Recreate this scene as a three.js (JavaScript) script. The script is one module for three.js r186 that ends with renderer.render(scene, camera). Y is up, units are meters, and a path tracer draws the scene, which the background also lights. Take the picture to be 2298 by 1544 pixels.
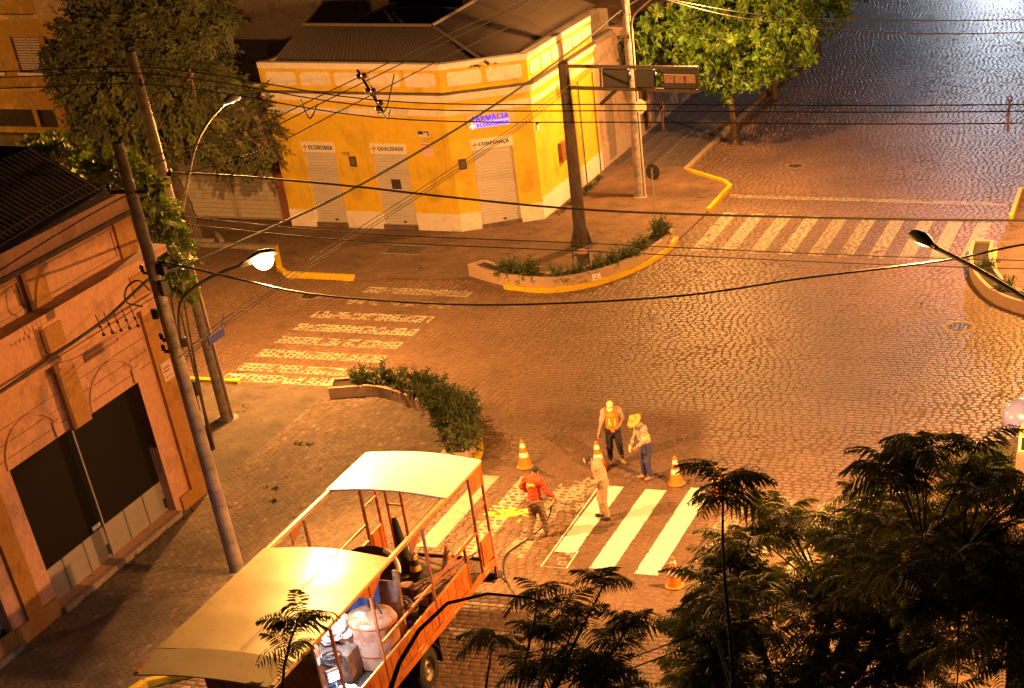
import * as THREE from 'three';
import { mergeGeometries, toCreasedNormals } from 'three/addons/utils/BufferGeometryUtils.js';
import { RoundedBoxGeometry } from 'three/addons/geometries/RoundedBoxGeometry.js';
import { TextGeometry } from 'three/addons/geometries/TextGeometry.js';
import { FontLoader } from 'three/addons/loaders/FontLoader.js';

// ------------------------------------------------------------ camera, sky, moon, exposure
// The photograph is the upper left part of a taller picture, so the lens axis lies below and right of the frame: setViewOffset.
const scene = new THREE.Scene();
const FPX = 3423.73, PX = 1701.78, PY = 2463.82;
const camera = new THREE.PerspectiveCamera(2 * Math.atan(PY / FPX) * 180 / Math.PI, PX / PY, 0.5, 400);
camera.position.set(16, 16.8, 50);
camera.up.set(-0.14150309, 0.71784553, -0.6816705);
camera.lookAt(16 - 0.19085509 * 50, 16.8 - 0.6954632 * 50, 50 - 0.69275195 * 50);
camera.setViewOffset(2 * PX, 2 * PY, 0, 0, 2298, 1544);

const SKY = [0.0022, 0.0018, 0.002];                                  // night sky over a lit town
const skyData = new Float32Array(16 * 8 * 4);
for (let i = 0; i < 128; i++) { skyData.set(SKY, i * 4); skyData[i * 4 + 3] = 1; }
const skyTex = new THREE.DataTexture(skyData, 16, 8, THREE.RGBAFormat, THREE.FloatType);
skyTex.mapping = THREE.EquirectangularReflectionMapping; skyTex.needsUpdate = true;
scene.background = skyTex; scene.environment = skyTex; scene.environmentIntensity = 1; scene.backgroundIntensity = 1;
const moon = new THREE.DirectionalLight(0xfff2dd, 0.012);
moon.position.set(30, 60, 20); moon.castShadow = true; moon.shadow.camera.left = -60; moon.shadow.camera.right = 60; moon.shadow.camera.top = 60; moon.shadow.camera.bottom = -60; moon.shadow.camera.far = 200;
scene.add(moon, moon.target);
const SODIUM = [1, 0.415, 0.098];                                       // street lamps: high pressure sodium
const LAMP = { work: 680, corner: 1400, north: 520, east: 1100, west: 980, house: 420, led: 2300 };   // candela
const renderer = new THREE.WebGLRenderer({ antialias: true });
renderer.toneMapping = THREE.LinearToneMapping; renderer.toneMappingExposure = 1.45;
renderer.shadowMap.enabled = true; renderer.setSize(1024, 688);

// ------------------------------------------------------------ helpers
let seed = 7;
const rnd = () => { seed = (seed * 1664525 + 1013904223) >>> 0; return seed / 4294967296; };
const rr = (a, b) => a + (b - a) * rnd();
const V = (x, y, z) => new THREE.Vector3(x, y, z);
const C = (r, g, b) => new THREE.Color().setRGB(r, g, b);
const lerp = (a, b, t) => a + (b - a) * t, clamp = (v, a = 0, b = 1) => Math.min(b, Math.max(a, v));
const hash2 = (x, y, s) => { let h = (x * 374761393 + y * 668265263 + s * 1442695041) | 0; h = Math.imul(h ^ (h >>> 13), 1274126177); return ((h ^ (h >>> 16)) >>> 0) / 4294967296; };
function vnoise(x, y, s, wrap = 1 << 20) {
  const xi = Math.floor(x), yi = Math.floor(y), fx = x - xi, fy = y - yi, u = fx * fx * (3 - 2 * fx), v = fy * fy * (3 - 2 * fy);
  const w = (a) => ((a % wrap) + wrap) % wrap;
  const a = hash2(w(xi), w(yi), s), b = hash2(w(xi + 1), w(yi), s), c = hash2(w(xi), w(yi + 1), s), d = hash2(w(xi + 1), w(yi + 1), s);
  return lerp(lerp(a, b, u), lerp(c, d, u), v);
}
function fbm(x, y, s, oct = 4, wrap = 1 << 20) { let t = 0, a = 0.5, n = 0; for (let i = 0; i < oct; i++) { t += a * vnoise(x, y, s + i * 17, wrap); n += a; x *= 2; y *= 2; wrap *= 2; a *= 0.5; } return t / n; }
function tex(size, fn, srgb = true) {
  const d = new Uint8Array(size * size * 4);
  for (let y = 0; y < size; y++) for (let x = 0; x < size; x++) {
    let v = fn(x / size, y / size); if (!Array.isArray(v)) v = [v, v, v];
    const i = (y * size + x) * 4; for (let k = 0; k < 3; k++) d[i + k] = clamp(v[k]) * 255; d[i + 3] = 255;
  }
  const t = new THREE.DataTexture(d, size, size); t.wrapS = t.wrapT = THREE.RepeatWrapping; t.magFilter = THREE.LinearFilter; t.minFilter = THREE.LinearMipmapLinearFilter; t.generateMipmaps = true;
  if (srgb) t.colorSpace = THREE.SRGBColorSpace; t.needsUpdate = true; return t;
}
const tile = (t, m) => { const c = t.clone(); c.repeat.set(1 / m, 1 / m); c.needsUpdate = true; return c; };
// greyscale multipliers: plaster with stains, concrete, granite, fine grain
const T = {
  plaster: tex(512, (u, v) => { const a = fbm(u * 5, v * 5, 3, 5, 5), b = fbm(u * 24, v * 24, 9, 3, 24), c = fbm(u * 40, v * 3, 21, 3, 40); return 0.93 - 0.2 * Math.max(0, a - 0.52) * 2 - 0.07 * b - 0.13 * Math.max(0, c - 0.62) * 2 + 0.03; }),
  worn: tex(512, (u, v) => { const a = fbm(u * 6, v * 6, 33, 5, 6), b = fbm(u * 30, v * 30, 5, 3, 30), p = clamp((a - 0.6) * 14); return lerp(0.93 - 0.16 * b, 0.66 - 0.2 * b, p * 0.28); }),
  concrete: tex(512, (u, v) => { const a = fbm(u * 4, v * 4, 40, 5, 4), b = fbm(u * 64, v * 64, 41, 2, 64), c = fbm(u * 14, v * 14, 47, 3, 14); return 0.62 + 0.38 * a + 0.22 * (b - 0.5) - 0.3 * clamp((c - 0.66) * 5); }),
  grain: tex(256, (u, v) => 0.7 + 0.3 * fbm(u * 40, v * 40, 51, 3, 40)),
  rust: tex(256, (u, v) => { const a = clamp((fbm(u * 7, v * 7, 61, 5, 7) - 0.52) * 6), b = fbm(u * 50, v * 50, 66, 2, 50); return [lerp(0.96, 0.84, a) - 0.08 * b, lerp(0.96, 0.74, a) - 0.08 * b, lerp(0.96, 0.68, a) - 0.08 * b]; }),
  sheet: tex(512, (u, v) => { const a = fbm(u * 3, v * 12, 71, 5, 3), b = fbm(u * 60, v * 60, 74, 2, 60), s = clamp((fbm(u * 18, v * 18, 77, 3, 18) - 0.68) * 8); return 0.97 - 0.1 * Math.max(0, a - 0.45) - 0.05 * b - 0.05 * s; }),
  bump: tex(256, (u, v) => fbm(u * 30, v * 30, 81, 4, 30), false),
  coarse: tex(256, (u, v) => fbm(u * 8, v * 8, 85, 5, 8), false),
  bark: tex(256, (u, v) => { const a = fbm(u * 26, v * 5, 91, 4, 26); return 0.55 + 0.5 * a; }),
};
function M(rgb, o = {}) {
  const { map, m = 1.5, bump, bm = 0.6, bs = 0.003, ...rest } = o;
  const p = { color: C(...rgb), roughness: 0.85, metalness: 0, ...rest };
  if (map) p.map = tile(T[map], m);
  if (bump) { p.bumpMap = tile(T[bump], bm); p.bumpScale = bs; }
  return new (p.clearcoat || p.transmission || p.sheen ? THREE.MeshPhysicalMaterial : THREE.MeshStandardMaterial)(p);
}
const taken = new Map();
function numbered(n) { const k = taken.get(n) ?? 0; taken.set(n, k + 1); return k ? `${n}_${String(k).padStart(3, '0')}` : n; }
function prep(g) {
  let q = g.index ? g.toNonIndexed() : g;
  if (!q.attributes.normal) q.computeVertexNormals();
  if (q !== g || true) { const keep = new THREE.BufferGeometry(); keep.setAttribute('position', q.attributes.position); keep.setAttribute('normal', q.attributes.normal); if (g.userData.uv && q.attributes.uv) { keep.setAttribute('uv', q.attributes.uv); } else uvBox(keep); q = keep; }
  return q;
}
function uvBox(g) {                                                     // uv in metres on the plane the face points across
  const p = g.attributes.position, n = g.attributes.normal, uv = new Float32Array(p.count * 2);
  for (let i = 0; i < p.count; i += 3) {
    const ax = Math.abs(n.getX(i) + n.getX(i + 1) + n.getX(i + 2)), ay = Math.abs(n.getY(i) + n.getY(i + 1) + n.getY(i + 2)), az = Math.abs(n.getZ(i) + n.getZ(i + 1) + n.getZ(i + 2));
    for (let k = i; k < i + 3; k++) { const x = p.getX(k), y = p.getY(k), z = p.getZ(k); if (ay >= ax && ay >= az) { uv[k * 2] = x; uv[k * 2 + 1] = z; } else if (ax >= az) { uv[k * 2] = z; uv[k * 2 + 1] = y; } else { uv[k * 2] = x; uv[k * 2 + 1] = y; } }
  }
  g.setAttribute('uv', new THREE.BufferAttribute(uv, 2)); return g;
}
function geo(list) { list = (Array.isArray(list) ? list : [list]).flat(9).map(prep); return list.length === 1 ? list[0] : mergeGeometries(list); }
function mesh(name, g, m, parent) {                                     // geometry in world metres; parent's own place is taken off
  const q = geo(g), o = new THREE.Mesh(q, m); o.name = parent ? name : numbered(name); o.castShadow = o.receiveShadow = true;
  if (parent) {
    let off = V(0, 0, 0), p = parent; while (p) { off.add(p.position); p = p.parent === scene ? null : p.parent; }
    if (!parent.userData.local) q.translate(-off.x, -off.y, -off.z);
    parent.add(o); if (parent.userData.local) o.userData.local = true;
  }
  return o;
}
const meshes = (name, gs, m, parent) => gs.map((g) => mesh(name, g, m, parent));
function tag(o, label, category, group, kind) { o.userData.label = label; if (category) o.userData.category = category; if (group) o.userData.group = group; if (kind) o.userData.kind = kind; if (!o.parent) scene.add(o); return o; }
function thing(name, label, category, at = [0, 0, 0], group, local) { const g = new THREE.Group(); g.name = numbered(name); g.position.set(...at); if (local) g.userData.local = true; scene.add(g); return tag(g, label, category, group); }
function struct(name, g, m, label) { const o = mesh(name, g, m); o.userData = { kind: 'structure', label: label ?? name.replace(/_/g, ' ') }; scene.add(o); return o; }
function stripLocal(o) { o.traverse((c) => { delete c.userData.local; }); }
// shapes
const box = (x0, x1, y0, y1, z0, z1) => new THREE.BoxGeometry(x1 - x0, y1 - y0, z1 - z0).translate((x0 + x1) / 2, (y0 + y1) / 2, (z0 + z1) / 2);
const rbox = (x0, x1, y0, y1, z0, z1, r = 0.02, s = 2) => new RoundedBoxGeometry(x1 - x0, y1 - y0, z1 - z0, s, Math.min(r, (x1 - x0) / 2.01, (y1 - y0) / 2.01, (z1 - z0) / 2.01)).translate((x0 + x1) / 2, (y0 + y1) / 2, (z0 + z1) / 2);
function orient(g, a, b) { const d = b.clone().sub(a), L = d.length(); g.applyQuaternion(new THREE.Quaternion().setFromUnitVectors(V(0, 1, 0), d.divideScalar(L))); return g.translate((a.x + b.x) / 2, (a.y + b.y) / 2, (a.z + b.z) / 2); }
const v3 = (p) => (p.isVector3 ? p : V(...p));
const bar = (a, b, w, d = w) => { a = v3(a); b = v3(b); return orient(new THREE.BoxGeometry(w, a.distanceTo(b), d), a, b); };
const rod = (a, b, r0, r1 = r0, n = 10) => { a = v3(a); b = v3(b); return orient(new THREE.CylinderGeometry(r1, r0, a.distanceTo(b), n, 1), a, b); };
const tube = (pts, r, n = 6, seg = 0) => new THREE.TubeGeometry(new THREE.CatmullRomCurve3(pts.map(v3)), seg || (pts.length - 1) * 6, r, n);
const lathe = (pts, n = 24) => new THREE.LatheGeometry(pts.map(([r, y]) => new THREE.Vector2(r, y)), n);
function prism(pts, y0, y1) {                                           // outline in (x, z)
  const s = new THREE.Shape(pts.map(([x, z]) => new THREE.Vector2(x, -z)));
  return new THREE.ExtrudeGeometry(s, { depth: y1 - y0, bevelEnabled: false }).rotateX(-Math.PI / 2).translate(0, y0, 0);
}
const inside = (pts, x, z) => { let c = false; for (let i = 0, j = pts.length - 1; i < pts.length; j = i++) { const [xi, zi] = pts[i], [xj, zj] = pts[j]; if ((zi > z) !== (zj > z) && x < (xj - xi) * (z - zi) / (zj - zi) + xi) c = !c; } return c; };
const font = await new FontLoader().loadAsync('fonts/droid/droid_sans_bold.typeface.json');
function text(str, size, depth = 0.012) { const g = new TextGeometry(str, { font, size, depth, curveSegments: 4 }); g.computeBoundingBox(); const b = g.boundingBox; return { g: g.translate(-b.min.x, -b.min.y, 0), w: b.max.x - b.min.x, h: b.max.y - b.min.y }; }
// ------------------------------------------------------------ ground: roads, pavements, kerbs, markings
const SW_TOP = 0.07;
const bend = (pts, n = 6) => new THREE.CatmullRomCurve3(pts.map(([x, z]) => V(x, 0, z))).getPoints((pts.length - 1) * n).map((p) => [p.x, p.z]);
const NWC = bend([[-9.0, -6.0], [-7.2, -5.05], [-5.3, -4.85], [-4.0, -5.8], [-3.05, -7.6], [-2.55, -9.8], [-2.55, -11.4]]);
const SWC = bend([[-9.0, 5.2], [-7.4, 4.75], [-5.35, 5.6], [-3.7, 7.1], [-2.6, 9.0], [-2.32, 10.3]]);
const NEC = bend([[9.5, -11.4], [9.65, -9.7], [10.15, -7.7], [11.1, -6.0], [13, -4.9], [15.5, -4.6]]);
const SEC = bend([[15, 5.4], [12.6, 5.8], [10.6, 7.2], [9.7, 9.2], [9.6, 11]]);
const WALKS = {
  nw: [[-80, -8.6], [-17.9, -8.6], [-16.1, -5.3], [-13.1, -5.3], ...NWC, [-2.42, -15.3], [-2.42, -19.1], [-4.96, -21.2], [-4.96, -125], [-80, -125]],
  sw: [[-80, 5.2], ...SWC, [-2.35, 20.8], [-5.4, 23.25], [-5.4, 75], [-80, 75]],
  ne: [[80, -125], [12, -125], [12, -21], [9.45, -19.5], [9.5, -15.5], ...NEC, [80, -4.6]],
  se: [[80, 75], [11.8, 75], [11.8, 19.6], [9.6, 17.2], ...[...SEC].reverse(), [80, 5.4]],
};
const mRoad = M([0.185, 0.112, 0.072], { map: 'concrete', m: 3, bump: 'bump', bm: 0.25, bs: 0.004, roughness: 0.9 });
const mStone = M([1, 1, 1], { map: 'concrete', m: 0.7, bump: 'bump', bm: 0.2, bs: 0.0022, roughness: 0.46 });
const mWalkNW = M([0.19, 0.115, 0.075], { map: 'concrete', m: 2.6, bump: 'bump', bm: 0.3, bs: 0.003, roughness: 0.86 });
const mWalkSW = M([0.13, 0.1, 0.075], { map: 'concrete', m: 2.1, bump: 'bump', bm: 0.3, bs: 0.003 });
const mYellow = M([0.82, 0.55, 0.015], { map: 'worn', m: 1.2, roughness: 0.6, bump: 'bump', bs: 0.002 });
const mKerb = M([0.36, 0.3, 0.26], { map: 'concrete', m: 0.9, bump: 'bump', bs: 0.003 });
// the road bed between the stones, uneven, so that joints lie open in places and filled in others
const bedDepth = (x, z) => { const n = fbm(x * 0.3 + 50, z * 0.3 + 90, 12, 3); return lerp(0.0165, -0.004, clamp((n - 0.5) * 5)); };
const roadGeo = (() => {
  const g = new THREE.PlaneGeometry(160, 200, 200, 250).rotateX(-Math.PI / 2).translate(0, 0, -25), p = g.attributes.position;
  for (let i = 0; i < p.count; i++) p.setY(i, bedDepth(p.getX(i), p.getZ(i)));
  g.computeVertexNormals(); return g;
})();
const road = struct('road', roadGeo, mRoad, 'brown cobbled road of the crossing');
for (const [k, m, label] of [['nw', mWalkNW, 'smooth concrete pavement round the yellow corner shop'], ['sw', mWalkSW, 'paved corner in front of the old pink building'], ['ne', mWalkNW, 'concrete pavement across the side street'], ['se', mWalkNW, 'concrete pavement under the dark trees']]) WALKS[k].mesh = struct('pavement', prism(WALKS[k], -0.2, SW_TOP), m, label);
const onRoad = (x, z) => !inside(WALKS.nw, x, z) && !inside(WALKS.sw, x, z) && !inside(WALKS.ne, x, z) && !inside(WALKS.se, x, z);
// one cobble: rounded shoulders, slightly domed top; unit size
function cobbleGeo(k) {
  const rings = [[1, -0.05], [1, -0.006], [0.93, 0.009], [0.74, 0.015]], P = [], I = [], m = 8;
  seed = 100 + k;
  const ang = [...Array(m)].map((_, i) => { const c = [[1, 0], [1, 1], [0, 1], [-1, 1], [-1, 0], [-1, -1], [0, -1], [1, -1]][i], r = i % 2 ? rr(0.86, 0.95) : rr(0.95, 1.03); return [c[0] * r / 2, c[1] * r / 2]; });
  for (const [s, y] of rings) for (const [x, z] of ang) P.push(x * s, y + (y > 0 ? rr(-0.0015, 0.0015) : 0), z * s);
  P.push(0, 0.017, 0);
  for (let r = 0; r < 3; r++) for (let i = 0; i < m; i++) { const a = r * m + i, b = r * m + (i + 1) % m; I.push(a, a + m, b, b, a + m, b + m); }
  for (let i = 0; i < m; i++) I.push(3 * m + i, 4 * m, 3 * m + (i + 1) % m);
  const g = new THREE.BufferGeometry(); g.setAttribute('position', new THREE.Float32BufferAttribute(P, 3)); g.setIndex(I.map((_, j) => I[j - j % 3 + [0, 2, 1][j % 3]]).map((v) => v)); g.computeVertexNormals();
  if (g.attributes.normal.getY(4 * m) < 0) { g.setIndex(I); g.computeVertexNormals(); }
  const n = prep(g); return n;
}
const cobble = [cobbleGeo(0), cobbleGeo(1), cobbleGeo(2)];
const STONES = [];                                                      // {x, z, w, d, y}: laid in rows across each street
function lay(x0, x1, z0, z1, along, row, lens, keep) {
  const [r0, r1, s0, s1] = along === 'x' ? [z0, z1, x0, x1] : [x0, x1, z0, z1];
  for (let r = r0; r < r1; r += row) {
    const wob = (fbm(r * 0.9, 3, 5, 2) - 0.5) * 0.03;
    for (let s = s0 - rr(0, 0.25); s < s1;) {
      const L = rr(...lens), sway = (fbm(s * 0.16, r * 0.05, 8, 2) - 0.5) * 0.16, c = s + L / 2, q = r + row / 2 + wob + sway + rr(-0.012, 0.012);
      const x = along === 'x' ? c : q, z = along === 'x' ? q : c;
      if (keep(x, z)) STONES.push(along === 'x' ? { x, z, w: L - 0.014, d: row - 0.013, y: rr(-0.004, 0.004) } : { x, z, w: row - 0.013, d: L - 0.014, y: rr(-0.004, 0.004) });
      s += L;
    }
  }
}
const westX = (z) => -3.1 - 1.1 * Math.sin(clamp((z + 5) / 11) * Math.PI);
seed = 11; lay(-4.9, 14, -66, 26, 'x', 0.19, [0.19, 0.32], (x, z) => onRoad(x, z) && !(z > -6.5 && z < 6.8 && x < westX(z)));
seed = 12; lay(-36, -3, -8.6, 5.4, 'z', 0.19, [0.19, 0.32], (x, z) => onRoad(x, z) && x < westX(z) && z > -6.6 && z < 6.9);
const near = STONES.filter((s) => s.x > 3.6 && s.x < 9 && s.z > 5.2 && s.z < 9.2).slice(0, 300), nearSet = new Set(near);
const stoneColor = (s) => { const n = fbm(s.x * 0.35, s.z * 0.35, 31, 3), h = hash2(Math.round(s.x * 50), Math.round(s.z * 50), 5), b = (0.155 + 0.045 * h) * lerp(0.62, 1.34, n) * lerp(0.86, 1.12, fbm(s.x * 0.09 + 4, s.z * 0.09, 35, 2)), t = hash2(Math.round(s.x * 31), Math.round(s.z * 37), 8); return C(b * lerp(1.2, 1.34, t), b * lerp(0.74, 0.84, t), b * lerp(0.46, 0.6, t)); };
{
  const variants = [[], [], []]; STONES.forEach((s, i) => { if (!nearSet.has(s)) variants[i % 3].push(s); });
  const o = new THREE.Object3D();
  const turnOf = (s) => { const a = hash2(Math.round(s.x * 71), Math.round(s.z * 53), 2), b = hash2(Math.round(s.x * 23), Math.round(s.z * 97), 3); return [(a - 0.5) * 0.05, (b - 0.5) * 0.06, (hash2(Math.round(s.x * 13), Math.round(s.z * 7), 4) - 0.5) * 0.05]; };
  variants.forEach((list, k) => {
    const im = new THREE.InstancedMesh(cobble[k], mStone, list.length); im.name = 'cobblestones'; im.userData.kind = 'stuff'; im.castShadow = im.receiveShadow = true;
    list.forEach((s, i) => { o.position.set(s.x, s.y + 0.004, s.z); o.rotation.set(...turnOf(s)); o.scale.set(s.w, 1, s.d); o.updateMatrix(); im.setMatrixAt(i, o.matrix); im.setColorAt(i, stoneColor(s)); });
    road.add(im);
  });
  const mats = [...Array(6)].map((_, i) => { const m = mStone.clone(); m.color.copy(stoneColor(near[(i * 47) % near.length])); return m; });
  near.forEach((s, i) => { const m = new THREE.Mesh(cobble[i % 3], mats[(i * 7) % 6]); m.name = 'cobblestone'; m.position.set(s.x, s.y + 0.004, s.z); m.rotation.set(...turnOf(s)); m.scale.set(s.w, 1, s.d); m.castShadow = m.receiveShadow = true; road.add(m); });
}
// interlocking pavers on the south-west corner, grey concrete laid in running bond, a few sunk or lifted
{
  const g = prep(new RoundedBoxGeometry(0.1, 0.06, 0.2, 1, 0.008)), list = [];
  seed = 21;
  for (let i = 0, x = -9.0; x < -2.4; x += 0.108, i++) for (let z = 5.4 + (i % 2) * 0.104; z < 27; z += 0.208) if (inside(WALKS.sw, x - 0.12, z - 0.14) && inside(WALKS.sw, x + 0.14, z + 0.12) && !(z < 13 && inside([...SWC, [-3.0, 10.4], [-3.4, 9.0], [-4.6, 7.4], [-6, 6.3], [-7.6, 5.6], [-9, 6.0]], x, z))) list.push([x, z]);
  const p = new THREE.Object3D(), base = WALKS.sw.mesh, col = (x, z) => { const n = fbm(x * 0.5, z * 0.5, 61, 3), b = (0.115 + 0.08 * rnd()) * lerp(0.6, 1.3, n), w = rnd() < 0.035 ? 1.6 : 1; return C(b * 1.2 * w, b * 0.84 * w, b * 0.6 * w); };
  const m0 = M([1, 1, 1], { map: 'grain', m: 0.5, bump: 'bump', bm: 0.2, bs: 0.002, roughness: 0.8 });
  const put = (o, x, z) => { const lift = (fbm(x * 0.8, z * 0.8, 71, 2) - 0.5) * 0.02; o.position.set(x, SW_TOP - 0.018 + lift + rr(-0.0025, 0.0025), z); o.rotation.set(rr(-0.03, 0.03), rr(-0.02, 0.02), rr(-0.03, 0.03)); };
  const isNear = ([x, z]) => z > 17.2 && z < 18.9 && x > -8.4 && x < -4.9;
  const nearP = list.filter(isNear).slice(0, 300), set = new Set(nearP), rest = list.filter((q) => !set.has(q));
  const im = new THREE.InstancedMesh(g, m0, rest.length); im.name = 'pavers'; im.userData.kind = 'stuff'; im.castShadow = im.receiveShadow = true;
  rest.forEach(([x, z], i) => { put(p, x, z); p.updateMatrix(); im.setMatrixAt(i, p.matrix); im.setColorAt(i, col(x, z)); }); base.add(im);
  const mats = [...Array(5)].map((_, i) => { const m = m0.clone(); m.color.copy(col(-6 + i * 0.4, 18)); return m; });
  nearP.forEach(([x, z], i) => { const m = new THREE.Mesh(g, mats[(i * 3) % 5]); m.name = 'paver'; put(m, x, z); m.castShadow = m.receiveShadow = true; base.add(m); });
}
// long ribbed slabs on the pavement along the side street
{
  seed = 31; const mats = [0.1, 0.12, 0.14].map((b) => M([b * 1.2, b * 0.95, b * 0.75], { map: 'concrete', m: 1.3, bump: 'bump', bs: 0.003 }));
  for (let i = 0; i < 13; i++) for (let j = 0; j < 16; j++) { const x = -8.35 + i * 0.24, z = -21.8 - j * 2.0; const o = mesh('paving_slab', box(x, x + 0.205, SW_TOP - 0.03, SW_TOP + 0.018 + rr(-0.003, 0.003), z - 1.985, z), mats[(i * 5 + j * 3) % 3], WALKS.nw.mesh); o.userData.piece = 1; delete o.userData.piece; }
}
// kerb stones: one thing per run, stones as parts
function kerb(name, label, pts, m, w = 0.16, top = 0.16, step = 0.9) {
  const t = thing(name, label, 'kerb', [pts[0][0], 0, pts[0][1]]);
  const c = new THREE.CurvePath(); for (let i = 0; i + 1 < pts.length; i++) c.add(new THREE.LineCurve3(V(pts[i][0], 0, pts[i][1]), V(pts[i + 1][0], 0, pts[i + 1][1])));
  const L = c.getLength(), n = Math.max(1, Math.round(L / step));
  for (let i = 0; i < n; i++) {
    const a = c.getPointAt(i / n), b = c.getPointAt((i + 1) / n), d = b.clone().sub(a), l = d.length(), yaw = -Math.atan2(d.z, d.x);
    mesh('kerb_stone', new RoundedBoxGeometry(l - 0.008, top + 0.1, w, 2, 0.018).rotateY(yaw).translate((a.x + b.x) / 2, (top - 0.1) / 2 + rr(-0.006, 0.006), (a.z + b.z) / 2), m, t);
  }
  return t;
}
seed = 41;
kerb('kerb', 'yellow painted kerb bending back beside the shop crossing', [[-17.7, -8.3], [-16.05, -5.35], [-13.1, -5.32]], mYellow, 0.2, 0.19);
kerb('kerb', 'pale kerb under the large leafy tree by the garage doors', [[-36, -8.7], [-17.8, -8.6]], mKerb, 0.3, 0.13);
kerb('kerb', 'yellow kerb corner by the faded stop line of the side street', [[-4.9, -21.15], [-2.42, -19.15], [-2.42, -15.3]], mYellow, 0.17, 0.17);
kerb('kerb', 'pale pink kerb along the side street at the thin tree trunk', [[-5.0, -21.3], [-4.95, -58]], M([0.42, 0.33, 0.28], { map: 'concrete', m: 1, bump: 'bump' }), 0.24, 0.14);
kerb('kerb', 'short yellow kerb on the far side of the side street', [[9.4, -19.5], [9.5, -15.5]], mYellow, 0.17, 0.2);
kerb('kerb', 'yellow kerb behind the poles beside the old pink building', [[-26, 5.28], [-12.2, 5.24]], mYellow, 0.2, 0.17);
kerb('kerb', 'yellow kerb on the bulge beneath the truck roof front', [[-2.4, 20.85], [-5.45, 23.3], [-5.45, 34]], mYellow, 0.18, 0.17);
kerb('kerb', 'worn flush kerb beside the truck between planter and bulge', [[-2.36, 10.5], [-2.36, 20.8]], M([0.3, 0.22, 0.12], { map: 'worn', m: 1, bump: 'bump' }), 0.14, 0.085);

// painted markings follow the stones: each stone's top that lies inside the stripe carries its own film of paint
const mOldPaint = M([0.46, 0.4, 0.3], { map: 'worn', m: 0.8, bump: 'bump', bs: 0.002, roughness: 0.75 });
const mMidPaint = M([0.56, 0.5, 0.4], { map: 'worn', m: 0.9, bump: 'bump', bs: 0.002, roughness: 0.7 });
const mFresh = M([0.8, 0.78, 0.7], { map: 'sheet', m: 1.1, bump: 'bump', bm: 0.35, bs: 0.003, roughness: 0.5 });
function stripeGeo(x0, x1, z0, z1, wear, h = 0.0235) {
  const P = [], N = [];
  for (const s of STONES) {
    const a = Math.max(x0, s.x - s.w * 0.505), b = Math.min(x1, s.x + s.w * 0.505), c = Math.max(z0, s.z - s.d * 0.505), d = Math.min(z1, s.z + s.d * 0.505);
    if (b - a < 0.015 || d - c < 0.015) continue;
    const n = fbm(s.x * 1.1, s.z * 1.1, 201, 3); if (hash2(Math.round(s.x * 91), Math.round(s.z * 83), 9) < wear * lerp(0.2, 2.2, clamp((n - 0.3) * 2.5))) continue;
    const y = s.y + h, e = 0.006, q = [[a, c], [b, c], [b, d], [a, d]], r = [[a - e, c - e], [b + e, c - e], [b + e, d + e], [a - e, d + e]];
    const Y = (x, z) => y - 0.01 * (Math.abs(x - s.x) / s.w + Math.abs(z - s.z) / s.d) * 0.5;
    P.push(...[0, 2, 1, 0, 3, 2].flatMap((i) => [q[i][0], Y(...q[i]), q[i][1]]));
    for (let i = 0; i < 4; i++) { const j = (i + 1) % 4; P.push(...[q[i], q[j], r[j], q[i], r[j], r[i]].flatMap(([x, z], k) => [x, (k === 2 || k > 3 ? y - 0.016 : Y(x, z)), z])); }
  }
  const g = new THREE.BufferGeometry(); g.setAttribute('position', new THREE.Float32BufferAttribute(P, 3)); g.computeVertexNormals(); return g;
}
function crosswalk(label, at, stripes) { const t = thing('crosswalk', label, 'crosswalk', at); for (const [x0, x1, z0, z1, wear, m] of stripes) { const g = stripeGeo(x0, x1, z0, z1, wear); if (g.attributes.position.count) mesh('stripe', g, m, t).userData.kind = 'stuff'; } return t; }
{
  const st = []; for (let i = 0; i < 10; i++) { const x = -1.8 + i * 1.118; st.push([x + 0.03, x + 0.56, -15.35 + 0.03 * i, -10.3 + 0.02 * i, i < 3 ? 0.0 : 0.02, i < 4 ? mMidPaint : mOldPaint]); }
  crosswalk('faded pale crossing with ten stripes over the side street', [3, 0, -12.8], st);
  const sl = [[-12.2, -8.2, -4.65, -4.0, 0.02, mOldPaint], [-12.3, -8.4, -3.3, -2.75, 0.3, mOldPaint]];
  for (let i = 0; i < 5; i++) sl.push([-12.9 - 0.03 * i, -8.52 - 0.02 * i, -1.86 + i * 1.3, -1.2 + i * 1.3, [0.03, 0.01, 0.02, 0.06, 0.09][i], i < 2 ? mMidPaint : mOldPaint]);
  crosswalk('worn crossing stripes in front of the yellow corner shop', [-10.5, 0, 0], sl);
  const stop = thing('stop_line', 'long worn stop line across the side street', 'stop line', [3.5, 0, -17.7]); mesh('paint', stripeGeo(-2.2, 9.1, -17.95, -17.5, 0.07), mOldPaint, stop).userData.kind = 'stuff';
  const stop2 = thing('stop_line', 'bright worn stop line ending at the left planter', 'stop line', [-11, 0, 4.7]); mesh('paint', stripeGeo(-13.1, -9.0, 4.28, 4.92, 0.03), mMidPaint, stop2).userData.kind = 'stuff';
}
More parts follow.
